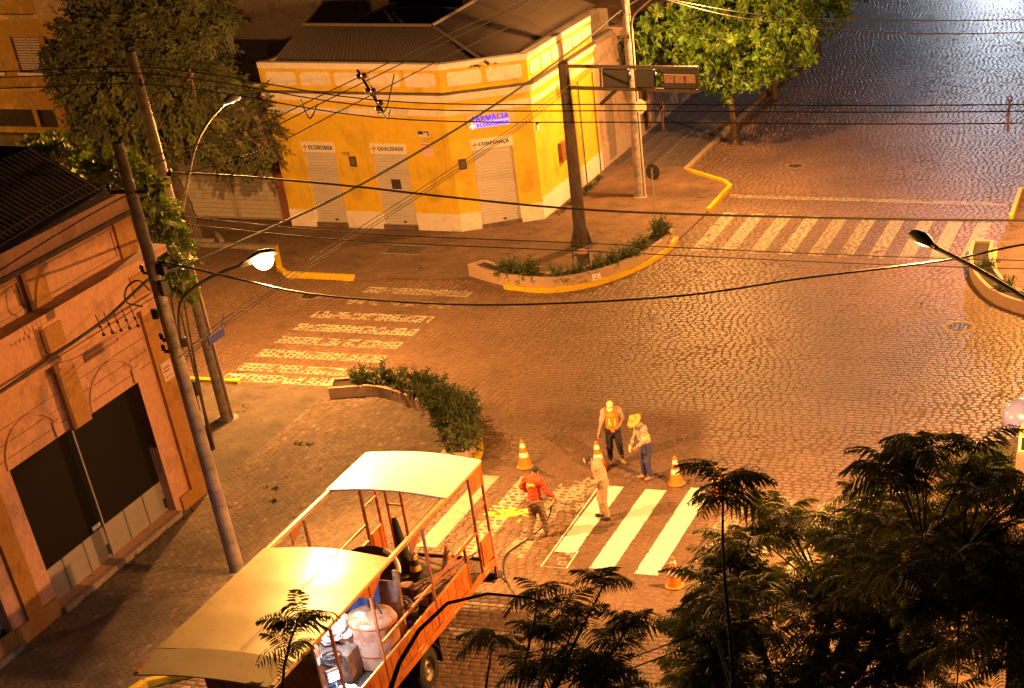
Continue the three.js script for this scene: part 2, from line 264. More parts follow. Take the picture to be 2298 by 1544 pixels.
// the crossing being painted: two old stripes, fresh thick ones, and the half-done one with its outline
{
  const t = thing('crosswalk', 'freshly painted crossing behind the orange truck', 'crosswalk', [2, 0, 13]);
  const film = (name, x0, x1, z0, z1, m, h = 0.0315) => { const g = new THREE.PlaneGeometry(x1 - x0, z1 - z0, 10, 60).rotateX(-Math.PI / 2).translate((x0 + x1) / 2, 0, (z0 + z1) / 2), p = g.attributes.position; for (let i = 0; i < p.count; i++) { const x = p.getX(i), z = p.getZ(i), e = Math.min(x - x0, x1 - x, z - z0, z1 - z); p.setY(i, (e < 0.02 ? 0.02 : h) + 0.004 * (fbm(x * 7, z * 7, 6, 2) - 0.5)); p.setX(i, x + (e < 0.02 ? (fbm(z * 3, x0, 17, 2) - 0.5) * 0.02 : 0)); } g.computeVertexNormals(); return mesh(name, g, m, t); };
  film('stripe', -2.0, -1.45, 10.72, 15.3, M([0.62, 0.55, 0.46], { map: 'worn', m: 1.2, roughness: 0.6 }));
  mesh('stripe', stripeGeo(-0.83, -0.25, 10.6, 15.6, 0.02), M([0.66, 0.57, 0.42], { map: 'worn', m: 0.8, bump: 'bump' }), t).userData.kind = 'stuff';
  mesh('stripe', stripeGeo(0.4, 0.95, 10.7, 15.6, 0.2), mOldPaint, t).userData.kind = 'stuff';
  film('stripe', 1.63, 2.2, 10.85, 15.0, mFresh); mesh('stripe', stripeGeo(1.66, 2.2, 15.0, 15.9, 0.55), mOldPaint, t).userData.kind = 'stuff';
  for (const [a, b] of [[[1.6, 15.9], [1.52, 10.9]], [[1.6, 15.9], [2.28, 15.9]], [[2.26, 15.9], [2.24, 14.9]]]) mesh('outline', bar([a[0], 0.022, a[1]], [b[0], 0.022, b[1]], 0.035, 0.012), mFresh, t);
  film('stripe', 2.82, 3.42, 10.9, 15.75, mFresh); film('stripe', 4.02, 4.62, 10.6, 15.85, mFresh);
  for (const x of [5.25, 6.45, 7.65]) mesh('stripe', stripeGeo(x, x + 0.58, 10.9, 15.6, 0.35), mOldPaint, t).userData.kind = 'stuff';
  mesh('old_marks', stripeGeo(0.95, 1.5, 10.4, 12.6, 0.55), mOldPaint, t).userData.kind = 'stuff';
}
// splashes of spilt yellow paint beside the red-shirted worker
{
  const mSpill = M([0.8, 0.62, 0.12], { roughness: 0.35, bump: 'bump', bs: 0.003 }), t = thing('paint_spill', 'yellow paint splashed over the old stripe beside the red-shirted worker', 'paint spill', [-0.2, 0, 13]);
  const blob = (cx, cz, a, b, s) => { const P = []; for (let i = 0; i < 22; i++) { const f = i / 22 * Math.PI * 2, r = 0.65 + 0.7 * hash2(i, s, 3); P.push([cx + Math.cos(f) * a * r, cz + Math.sin(f) * b * r]); } return prism(P, 0.012, 0.03); };
  seed = 9; mesh('puddle', [blob(-0.35, 13.0, 0.4, 0.3, 1), blob(0.1, 12.8, 0.24, 0.12, 2), blob(-0.75, 13.1, 0.2, 0.15, 5)], mSpill, t);
  for (let i = 0; i < 14; i++) mesh('drop', blob(rr(-1.0, 0.5), rr(12.5, 13.9), rr(0.02, 0.06), rr(0.02, 0.05), i + 9), mSpill, t);
  for (const pts of [[[0.1, 0.03, 13.1], [0.3, 0.03, 12.75], [0.55, 0.03, 12.7], [0.62, 0.03, 12.2], [0.55, 0.03, 11.7]], [[0, 0.03, 13.0], [0.35, 0.03, 13.15], [0.6, 0.03, 13.05]]]) mesh('trail', tube(pts, 0.018, 6), mSpill, t);
}
// manholes
function manhole(x, z, r, label) {
  const t = thing('manhole', label, 'manhole', [x, 0, z]), rim = M([0.3, 0.24, 0.18], { map: 'concrete', m: 0.5 }), iron = M([0.06, 0.05, 0.045], { roughness: 0.5, metalness: 0.6, map: 'rust', m: 0.4 });
  mesh('rim', lathe([[r * 0.78, -0.02], [r * 0.78, 0.028], [r, 0.024], [r * 1.03, -0.02]], 28).translate(x, 0, z), rim, t);
  mesh('cover', [lathe([[0, 0.02], [r * 0.76, 0.018], [r * 0.76, -0.02]], 28).translate(x, 0, z), ...[-2, -1, 0, 1, 2].flatMap((i) => [-2, -1, 0, 1, 2].filter((j) => i * i + j * j < 7).map((j) => box(x + i * r * 0.26 - r * 0.08, x + i * r * 0.26 + r * 0.08, 0.018, 0.026, z + j * r * 0.26 - r * 0.05, z + j * r * 0.26 + r * 0.05)))], iron, t);
}
manhole(-13.93, -3.4, 0.42, 'dark iron manhole at the end of the shop crossing'); manhole(-0.53, -22.6, 0.42, 'iron manhole on the side street beyond the stop line');
manhole(-0.85, -2.5, 0.4, 'pale manhole in the middle of the crossing'); manhole(9.3, -3.2, 0.55, 'wide flat manhole cover on the cobbles near the far planter'); 
{ const t = thing('pit_cover', 'small sunken square cover among the cobbles', 'cover', [2.3, 0, -1.94]); mesh('frame', [box(1.95, 2.65, -0.02, 0.02, -2.2, -2.14), box(1.95, 2.65, -0.02, 0.02, -1.74, -1.68), box(1.95, 2.01, -0.02, 0.02, -2.14, -1.74), box(2.59, 2.65, -0.02, 0.02, -2.14, -1.74)], mKerb, t); mesh('plate', box(2.01, 2.59, -0.02, 0.012, -2.14, -1.74), M([0.12, 0.08, 0.06], { map: 'rust', m: 0.4 }), t); }
{ const t = thing('pit_cover', 'dark square access cover in the pavement before the shop doors', 'cover', [-12.6, SW_TOP, -8.9]); mesh('plate', box(-13.3, -11.9, SW_TOP - 0.02, SW_TOP + 0.006, -9.4, -8.4), M([0.1, 0.08, 0.055], { map: 'concrete', m: 0.8 }), t); meshes('frame', [box(-13.36, -11.84, SW_TOP - 0.02, SW_TOP + 0.01, -9.46, -9.4), box(-13.36, -11.84, SW_TOP - 0.02, SW_TOP + 0.01, -8.4, -8.34)], mKerb, t); }
// ------------------------------------------------------------ buildings
function frame(P0, P1) { const dx = P1[0] - P0[0], dz = P1[1] - P0[1], L = Math.hypot(dx, dz), m = new THREE.Matrix4().makeBasis(V(dx / L, 0, dz / L), V(0, 1, 0), V(-dz / L, 0, dx / L)).setPosition(P0[0], 0, P0[1]); return { m, L, b: (s0, s1, y0, y1, n0, n1) => box(s0, s1, y0, y1, n0, n1).applyMatrix4(m), r: (s0, s1, y0, y1, n0, n1, r = 0.02) => rbox(s0, s1, y0, y1, n0, n1, r, 1).applyMatrix4(m), g: (g) => g.applyMatrix4(m) }; }
function band(F, s0, s1, y0, y1, n0, n1, holes = []) {                 // a wall course split round door openings
  const cuts = [...new Set([y0, y1, ...holes.flatMap((h) => [h[2], h[3]]).filter((y) => y > y0 && y < y1)])].sort((a, b) => a - b), out = [];
  for (let i = 0; i + 1 < cuts.length; i++) { const a = cuts[i], b = cuts[i + 1], hs = holes.filter((h) => h[2] < b - 1e-6 && h[3] > a + 1e-6).sort((p, q) => p[0] - q[0]); let s = s0; for (const h of hs) { if (h[0] > s) out.push(F.b(s, h[0], a, b, n0, n1)); s = h[1]; } if (s < s1) out.push(F.b(s, s1, a, b, n0, n1)); }
  return out;
}
function corrugated(a, b, c, d, pitch, amp, rows = 6) {                // a-b along the eave, d-c along the ridge
  a = v3(a); b = v3(b); c = v3(c); d = v3(d); const n = Math.round(a.distanceTo(b) / pitch) * 4, nor = b.clone().sub(a).cross(d.clone().sub(a)).normalize(), P = [], I = [];
  for (let j = 0; j <= rows; j++) for (let i = 0; i <= n; i++) { const u = i / n, v = j / rows, e = a.clone().lerp(b, u), f = d.clone().lerp(c, u), p = e.lerp(f, v).addScaledVector(nor, amp * Math.sin(u * n / 4 * Math.PI * 2) + 0.012 * (j % 2)); P.push(p.x, p.y, p.z); }
  for (let j = 0; j < rows; j++) for (let i = 0; i < n; i++) { const k = j * (n + 1) + i; I.push(k, k + 1, k + n + 2, k, k + n + 2, k + n + 1); }
  const g = new THREE.BufferGeometry(); g.setAttribute('position', new THREE.Float32BufferAttribute(P, 3)); g.setIndex(I); g.computeVertexNormals(); return g;
}
function shutterGeo(F, s0, s1, y0, y1, n, h = 0.098) { const out = []; for (let y = y0; y < y1 - 0.01; y += h) { const t = Math.min(y1, y + h); out.push(F.b(s0, s1, y, t - 0.024, n - 0.03, n + 0.026), F.b(s0, s1, t - 0.024, t, n - 0.03, n - 0.006)); } return out; }
function letters(F, str, s, y, n, w, m, parent, name = 'letter', hmax) { const t = text(str, 0.2, 0.01), k = w / t.w, ky = hmax ? hmax / t.h : k; return mesh(name, F.g(t.g.scale(k, ky, 1).translate(s, y, n)), m, parent); }
const mYel = M([0.74, 0.5, 0.03], { map: 'plaster', m: 3.2, bump: 'coarse', bm: 0.8, bs: 0.004, roughness: 0.8 });
const mWht = M([0.78, 0.72, 0.68], { map: 'plaster', m: 2.4, bump: 'coarse', bm: 0.7, bs: 0.004, roughness: 0.8 });
const mDirt = M([0.16, 0.12, 0.1], { map: 'concrete', m: 1.2 });
const mShut = M([0.6, 0.55, 0.52], { map: 'sheet', m: 1.6, roughness: 0.5, metalness: 0.1 });
const mBlackPrint = M([0.02, 0.02, 0.03], { roughness: 0.6 }), mRedPrint = M([0.4, 0.03, 0.02], { roughness: 0.6 });
const mRoofSheet = M([0.2, 0.16, 0.14], { map: 'sheet', m: 2.5, roughness: 0.75 }), mDarkRoof = M([0.13, 0.1, 0.085], { map: 'concrete', m: 2 });
{
  const P = [[-18.55, -11.45], [-11.3, -11.45], [-8.65, -13.5], [-8.6, -20.95]];
  const t = thing('pharmacy_building', 'yellow corner shop with white base, roller doors and panelled parapet', 'shop', [-13, 0, -15]);
  const FL = frame(P[0], P[1]), FC = frame(P[1], P[2]), FR = frame(P[2], P[3]);
  const sx = (x) => x + 18.55;
  const doors = { L: [[sx(-17.42), sx(-16.1), 0.24, 2.97], [sx(-14.55), sx(-13.13), 0.24, 2.97]], C: [[0.83, 2.42, 0.2, 3.03]], R: [] };
  const W = { white_base: [], wall: [], frieze: [], cornice: [], ledge: [], parapet: [], coping: [] };
  for (const [F, k] of [[FL, 'L'], [FC, 'C'], [FR, 'R']]) {
    const L = F.L, h = doors[k], e = k === 'R' ? 0 : 0.0, b = (...a) => band(F, -e, L + e, ...a, h), y = k === 'R' ? 0.12 : 0;
    W.white_base.push(...b(0, 0.66 + y, -0.3, 0.03)); W.wall.push(...b(0.66 + y, 3.92, -0.3, 0)); W.frieze.push(...b(3.92, 4.14, -0.3, 0.035)); W.wall.push(...b(4.14, 4.36, -0.3, 0.004));
    W.cornice.push(...b(4.36, 4.5, -0.3, 0.09), ...b(4.5, 4.6, -0.3, 0.17)); W.ledge.push(...b(4.6, 4.66, -0.3, 0.2)); W.parapet.push(...b(4.66, 5.36, -0.25, 0.02)); W.coping.push(...b(5.36, 5.54, -0.27, 0.045));
  }
  // corner wedges close the mitres of the courses
  const wedge = (p, y0, y1, n, m, name) => W[name].push(new THREE.CylinderGeometry(n, n, y1 - y0, 16).translate(p[0], (y0 + y1) / 2, p[1]));
  for (const p of [P[1], P[2]]) { wedge(p, 0, 0.66, 0.03, 0, 'white_base'); wedge(p, 3.92, 4.14, 0.035, 0, 'frieze'); wedge(p, 4.36, 4.5, 0.09, 0, 'cornice'); wedge(p, 4.5, 4.6, 0.17, 0, 'cornice'); wedge(p, 4.6, 4.66, 0.2, 0, 'ledge'); wedge(p, 5.36, 5.54, 0.045, 0, 'coping'); wedge(p, 4.66, 5.36, 0.02, 0, 'parapet'); }
  mesh('white_base', W.white_base, mWht, t); mesh('wall', W.wall, mYel, t); mesh('frieze', W.frieze, mWht, t); mesh('cornice', W.cornice, mWht, t); mesh('ledge', W.ledge, mDirt, t); mesh('parapet', W.parapet, mYel, t); mesh('coping', W.coping, mWht, t);
  const panel = (F, s0, s1) => mesh('parapet_panel', F.g(new THREE.ExtrudeGeometry((() => { const s = new THREE.Shape(), w = s1 - s0, h = 0.42, r = 0.12; s.moveTo(r, 0); s.lineTo(w - r, 0); s.quadraticCurveTo(w, 0, w, r); s.lineTo(w, h - r); s.quadraticCurveTo(w, h, w - r, h); s.lineTo(r, h); s.quadraticCurveTo(0, h, 0, h - r); s.lineTo(0, r); s.quadraticCurveTo(0, 0, r, 0); return s; })(), { depth: 0.02, bevelEnabled: true, bevelSize: 0.01, bevelThickness: 0.008, bevelSegments: 1, curveSegments: 5 }).translate(s0, 4.83, 0.018)), mWht, t);
  for (let i = 0; i < 5; i++) panel(FL, 0.25 + i * 1.4, 1.45 + i * 1.4);
  panel(FC, 0.25, 1.55); panel(FC, 1.75, 3.1);
  for (let i = 0; i < 6; i++) panel(FR, 0.2 + i * 1.22, 1.25 + i * 1.22);
  // doors: frame, slatted shutter, sign band, lettering
  const mFrame = M([0.55, 0.48, 0.44], { map: 'sheet', m: 1 });
  const door = (F, [s0, s1, y0, y1], word, wx) => {
    const sh = mesh('roller_shutter', shutterGeo(F, s0 + 0.03, s1 - 0.03, y0, y1 - 0.3, -0.1), mShut, t);
    meshes('guide_rail', [F.b(s0, s0 + 0.05, y0, y1 - 0.28, -0.14, -0.06), F.b(s1 - 0.05, s1, y0, y1 - 0.28, -0.14, -0.06)], mFrame, sh);
    mesh('handle', F.r((s0 + s1) / 2 + 0.1, (s0 + s1) / 2 + 0.22, y0 + 0.05, y0 + 0.11, -0.086, -0.05, 0.01), mBlackPrint, sh);
    const sign = mesh('door_sign', F.r(s0 - 0.03, s1 + 0.03, y1 - 0.33, y1 + 0.02, -0.12, 0.015, 0.01), M([0.74, 0.7, 0.66], { map: 'sheet', m: 1, roughness: 0.55 }), t);
    letters(F, word, s0 + wx[0], y1 - 0.235, 0.016, wx[1], mBlackPrint, sign, 'lettering', 0.15);
    mesh('cross', [F.g(new THREE.BoxGeometry(0.025, 0.23, 0.008).rotateZ(-0.15).translate(s0 + 0.13, y1 - 0.16, 0.02)), F.g(new THREE.BoxGeometry(0.2, 0.03, 0.008).rotateZ(0.1).translate(s0 + 0.13, y1 - 0.15, 0.0205))], mRedPrint, sign);
    mesh('door_step', F.b(s0 - 0.02, s1 + 0.02, 0, y0, -0.28, 0.05), M([0.2, 0.13, 0.1], { map: 'concrete', m: 0.8 }), t);
  };
  door(FL, doors.L[0], 'ECONOMIA', [0.28, 1.0]); door(FL, doors.L[1], 'QUALIDADE', [0.28, 1.06]); door(FC, doors.C[0], 'CONFIANÇA', [0.28, 1.2]);
  // small boards, meters, number
  const boardM = M([0.05, 0.035, 0.03], { roughness: 0.4 }), glassM = M([0.12, 0.1, 0.1], { roughness: 0.15 });
  const board = (F, s, y, n = 0) => { const b = mesh('notice_frame', F.r(s, s + 0.29, y, y + 0.34, n, n + 0.05, 0.012), boardM, t); mesh('pane', F.b(s + 0.05, s + 0.24, y + 0.05, y + 0.29, n + 0.051, n + 0.055), glassM, b); };
  board(FL, sx(-15.53), 2.2); board(FC, 0.24, 2.15);
  mesh('mail_flap', FL.r(sx(-13.98), sx(-13.6), 1.45, 1.78, -0.1, -0.05, 0.01), boardM, t);
  const pl = mesh('wall_plate', FL.r(sx(-12.52), sx(-12.05), 3.22, 3.43, 0, 0.015, 0.005), M([0.55, 0.5, 0.45], {}), t); mesh('print', [FL.b(sx(-12.51), sx(-12.3), 3.32, 3.425, 0.016, 0.018), FL.b(sx(-12.28), sx(-12.07), 3.38, 3.42, 0.016, 0.018), FL.b(sx(-12.12), sx(-12.07), 3.27, 3.38, 0.016, 0.018)], mBlackPrint, pl);
  const sc = mesh('schedule_board', FL.r(sx(-12.46), sx(-12.03), 2.6, 3.04, 0, 0.015, 0.005), M([0.62, 0.42, 0.4], {}), t); mesh('print', [FL.b(sx(-12.45), sx(-12.04), 2.96, 3.0, 0.016, 0.018), FL.b(sx(-12.45), sx(-12.04), 2.88, 2.9, 0.016, 0.018)], M([0.5, 0.08, 0.08]), sc);
  letters(FL, '1130', sx(-15.8), 2.56, 0.002, 0.32, M([0.12, 0.07, 0.02]), t, 'house_number', 0.13);
  const wp = mesh('wall_plate', FR.r(-0.0 + 0.15, 0.5, 3.0, 3.3, 0, 0.02, 0.005), M([0.62, 0.58, 0.55]), t); mesh('print', [FR.b(0.17, 0.48, 3.2, 3.28, 0.021, 0.023), FR.b(0.17, 0.25, 3.03, 3.2, 0.021, 0.023)], mBlackPrint, wp);
  const mb = mesh('meter_box', FR.r(2.3, 2.85, 1.5, 2.15, 0, 0.18, 0.03), M([0.32, 0.14, 0.05], { map: 'rust', m: 0.5 }), t); mesh('lid', FR.b(2.34, 2.81, 1.54, 2.11, 0.181, 0.19), M([0.26, 0.11, 0.045], { map: 'rust', m: 0.4 }), mb);
  const pipes = [4.15, 5.15, 7.0]; pipes.forEach((s) => mesh('drain_pipe', [rod(V(s, 0.05, 0.06), V(s, 3.7, 0.06), 0.025).applyMatrix4(FR.m)], mDirt, t));
  // roof slopes behind the parapet
  const r1 = mesh('roof_slope', corrugated([-18.4, 5.36, -12.1], [-9.9, 5.36, -12.1], [-13.0, 6.06, -15.3], [-18.4, 6.06, -15.3], 0.18, 0.025), mRoofSheet, t);
  const r2 = mesh('roof_slope', corrugated([-9.5, 5.36, -12.6], [-9.3, 5.42, -24], [-12.9, 6.3, -24], [-13.0, 6.06, -15.3], 0.18, 0.025), mRoofSheet, t);
  mesh('ridge_cap', [tube([[-18.4, 6.08, -15.3], [-13, 6.08, -15.3]], 0.07), tube([[-13, 6.08, -15.3], [-12.9, 6.32, -24]], 0.07), tube([[-13, 6.08, -15.3], [-9.7, 5.42, -12.35]], 0.06)], mRoofSheet, t);
  mesh('inner_roof', [box(-18.4, -13.05, 4.4, 4.5, -24, -15.35)], mDarkRoof, t);
  mesh('rear_wall', [box(-18.5, -18.3, 0, 5.5, -24, -11.8), box(-18.3, -8.9, 0, 5.3, -24.2, -24), box(-8.9, -8.65, 0, 4.6, -24, -20.95)], M([0.3, 0.24, 0.2], { map: 'worn', m: 2 }), t);
  // lit shop sign over the corner door
  const s = thing('shop_sign', 'glowing blue and violet pharmacy sign with orange cross over corner door', 'sign', [P[1][0], 0, P[1][1]]);
  mesh('backing_board', FC.r(0.76, 2.63, 3.38, 3.87, 0, 0.05, 0.01), M([0.66, 0.5, 0.3], { map: 'sheet', m: 1 }), s);
  const pan = mesh('light_panel', FC.b(1.05, 2.4, 3.42, 3.6, 0.05, 0.06), M([0.3, 0.2, 0.7], { emissive: C(0.42, 0.3, 1), emissiveIntensity: 0.85 }), s); void pan;
  const blue = M([0.02, 0.02, 0.3], { emissive: C(0.04, 0.02, 1), emissiveIntensity: 0.9 });
  letters(FC, 'FARMÁCIA', 0.98, 3.63, 0.052, 1.42, blue, s, 'neon_letters', 0.22); letters(FC, 'ECONÔMICA', 1.13, 3.44, 0.062, 1.24, M([0.02, 0.02, 0.12], { emissive: C(0.03, 0.03, 0.5), emissiveIntensity: 0.8 }), s, 'neon_letters', 0.15);
  mesh('neon_cross', [FC.b(0.93, 0.98, 3.39, 3.6, 0.06, 0.075), FC.b(0.85, 1.06, 3.47, 3.52, 0.06, 0.0755)], M([0.8, 0.4, 0.2], { emissive: C(1, 0.5, 0.25), emissiveIntensity: 2.2 }), s);
  const l = new THREE.RectAreaLight(C(0.3, 0.2, 1), 0.5, 1.4, 0.4); l.position.set(0, 0, 0).applyMatrix4(new THREE.Matrix4()); const lp = V(1.7, 3.6, 0.09).applyMatrix4(FC.m), ld = V(1.7, 3.6, 1).applyMatrix4(FC.m); l.position.copy(lp); l.lookAt(ld); scene.add(l);
  // bench-like white meter cowls on the side facade
  const cw = M([0.7, 0.62, 0.58], { roughness: 0.5 }); for (let i = 0; i < 4; i++) tag(mesh('vent_cowl', FR.g(lathe([[0, 0], [0.11, 0.01], [0.13, 0.06], [0.09, 0.14], [0, 0.16]], 14).rotateX(Math.PI / 2).translate(3.75 + i * 0.09, 1.95 - i * 0.24, 0.0)), cw), 'small white rounded cowl in a column on the yellow side wall', 'vent', 'cowls on the side wall');
}
// pale low building further along the side street
{
  const F = frame([-8.62, -24.2], [-8.62, -62]), t = thing('street_house', 'pink plastered house behind the bright green street trees', 'house', [-10, 0, -40]);
  const F0 = frame([-8.64, -20.95], [-8.62, -24.2]), wallM = M([0.5, 0.36, 0.32], { map: 'worn', m: 2.6, bump: 'coarse', bs: 0.004 });
  mesh('wall', [...band(F, 0, F.L, 0.7, 4.3, -0.3, 0, [[3, 4.1, 0.15, 2.9], [9, 10.3, 1.0, 2.7], [14, 15.3, 1, 2.7], [20, 21.1, 0.15, 2.9]]), ...band(F0, 0, F0.L, 0.9, 4.4, -0.3, 0.01, [[1.0, 2.2, 0.15, 3.0]])], wallM, t);
  meshes('plinth', [...band(F, 0, F.L, 0, 0.7, -0.3, 0.04, [[3, 4.1, 0.15, 2.9], [20, 21.1, 0.15, 2.9]]), ...band(F0, 0, F0.L, 0, 0.9, -0.3, 0.04, [[1.0, 2.2, 0.15, 3.0]])], M([0.55, 0.42, 0.36], { map: 'worn', m: 2 }), t);
  mesh('cornice', [F.b(0, F.L, 4.3, 4.5, -0.3, 0.2), F.b(0, F.L, 4.5, 4.62, -0.3, 0.3)], wallM, t);
  for (const [s0, s1, y0, y1, G] of [[3, 4.1, 0.15, 2.9, F], [20, 21.1, 0.15, 2.9, F], [1, 2.2, 0.15, 3, F0]]) { const d = mesh('door', G.b(s0, s1, y0, y1, -0.2, -0.14), M([0.12, 0.07, 0.05], { map: 'grain', m: 0.6 }), t); mesh('door_panel', [G.b(s0 + 0.1, s1 - 0.1, y0 + 0.2, y0 + 1.1, -0.14, -0.12), G.b(s0 + 0.1, s1 - 0.1, y0 + 1.3, y1 - 0.15, -0.14, -0.12)], M([0.16, 0.09, 0.06]), d); }
  for (const s0 of [9, 14]) { const w = mesh('window', F.b(s0, s0 + 1.3, 1, 2.7, -0.2, -0.15), M([0.03, 0.03, 0.03], { roughness: 0.15 }), t); mesh('window_frame', [F.b(s0, s0 + 0.07, 1, 2.7, -0.15, -0.08), F.b(s0 + 1.23, s0 + 1.3, 1, 2.7, -0.15, -0.08), F.b(s0 + 0.62, s0 + 0.68, 1, 2.7, -0.15, -0.08)], mWht, w); }
  mesh('roof', corrugated([-8.6, 4.7, -24.4], [-8.6, 4.7, -62], [-15, 6.6, -62], [-15, 6.6, -24.4], 0.25, 0.03), M([0.15, 0.09, 0.065], { map: 'concrete', m: 2 }), t);
  mesh('gable', new THREE.ExtrudeGeometry(new THREE.Shape([[0, 0], [6.3, 0], [6.3, 1.8], [0, 0.05]].map(([a, b]) => new THREE.Vector2(a, b))), { depth: 0.2, bevelEnabled: false }).rotateY(Math.PI).translate(-8.8, 4.5, -24.3), wallM, t);
  mesh('back_wall', box(-15.2, -15, 0, 6.5, -62, -24.4), wallM, t);
}
// garage front with slatted doors beneath the big tree, dark roof
{
  const F = frame([-27.6, -12.15], [-18.62, -12.15]), t = thing('garage_building', 'low garage front with pale slatted doors and brown pillar', 'garage', [-22, 0, -14]);
  const holes = [[1.0, 3.6, 0.1, 2.9], [3.9, 6.2, 0.1, 2.9], [6.3, 8.2, 0.1, 2.9]];
  mesh('wall', band(F, 0, 8.35, 0, 4.6, -0.3, 0, holes), M([0.42, 0.34, 0.27], { map: 'worn', m: 2.4 }), t);
  mesh('pillar', F.r(8.35, 8.95, 0, 4.6, -0.3, 0.09, 0.02), M([0.3, 0.11, 0.06], { map: 'worn', m: 1.1 }), t);
  for (const [a, b, y0, y1] of holes) mesh('roller_shutter', shutterGeo(F, a, b, y0, y1, -0.12, 0.16), M([0.5, 0.44, 0.36], { map: 'worn', m: 1.6 }), t);
  mesh('coping', F.b(0, 8.95, 4.6, 4.72, -0.35, 0.12), mWht, t);
  mesh('roof', [box(-27.6, -18.7, 4.0, 4.1, -24, -12.45)], mDarkRoof, t);
  mesh('side_wall', [box(-27.6, -27.4, 0, 4.6, -24, -12.45), box(-27.6, -18.7, 0, 6.5, -24.2, -24)], M([0.3, 0.24, 0.2], { map: 'worn', m: 2 }), t);
}
// two-storey yellow house further west
{
  const F = frame([-42, -12.0], [-27.7, -12.0]), t = thing('yellow_house', 'two-storey ochre house with closed slatted window shutters', 'house', [-34, 0, -15]), s = (x) => x + 42, ochre = M([0.5, 0.3, 0.05], { map: 'worn', m: 3, bump: 'coarse', bs: 0.004 });
  const up = [[s(-36.5), s(-33.2), 5.0, 6.15], [s(-32.6), s(-29.95), 5.0, 6.15], [s(-29.2), s(-27.95), 5.0, 6.15]].map((w) => w), low = [[s(-34), s(-31.6), 3.15, 3.75], [s(-31.3), s(-29.2), 3.15, 3.75], [s(-29.0), s(-28.2), 3.15, 3.75]];
  mesh('wall', band(F, 0, F.L, 0, 8, -0.3, 0, [...up, ...low]), ochre, t);
  mesh('string_course', [F.b(0, F.L, 4.4, 4.52, 0, 0.12), F.b(0, F.L, 6.75, 6.9, 0, 0.25)], M([0.55, 0.38, 0.14], { map: 'worn', m: 2 }), t);
  for (const [a, b, y0, y1] of up) { const w = mesh('window', F.b(a, b, y0, y1, -0.22, -0.18), mDirt, t); const n = Math.max(1, Math.round((b - a) / 0.62)); for (let i = 0; i < n; i++) { const p = a + (b - a) * i / n, q = a + (b - a) * (i + 1) / n, slats = []; for (let y = y0 + 0.03; y < y1 - 0.05; y += 0.085) slats.push(F.b(p + 0.03, q - 0.03, y, y + 0.06, -0.16, -0.1)); mesh('shutter', [...slats, F.b(p + 0.005, p + 0.035, y0, y1, -0.17, -0.09), F.b(q - 0.035, q - 0.005, y0, y1, -0.17, -0.09)], M([0.5, 0.42, 0.34], { map: 'sheet', m: 1 }), w); } mesh('sill', F.b(a - 0.08, b + 0.08, y0 - 0.09, y0, -0.2, 0.09), mWht, w); }
  for (const [a, b, y0, y1] of low) { const w = mesh('window', F.b(a, b, y0, y1, -0.2, -0.16), M([0.03, 0.03, 0.022], { roughness: 0.2 }), t); const bars = []; for (let q = a + 0.12; q < b; q += 0.14) bars.push(F.b(q - 0.012, q + 0.012, y0, y1, -0.08, -0.06)); mesh('window_bars', bars, M([0.06, 0.05, 0.04]), w); }
  mesh('awning_wall', F.b(0, s(-28.1), 2.1, 2.95, 0, 0.5), M([0.12, 0.1, 0.04], { map: 'worn', m: 2 }), t);
  mesh('roof', [box(-42, -27.6, 7.6, 7.7, -24, -12.3)], mDarkRoof, t); mesh('side_wall', box(-27.95, -27.7, 4.75, 8, -24, -12.3), ochre, t);
}
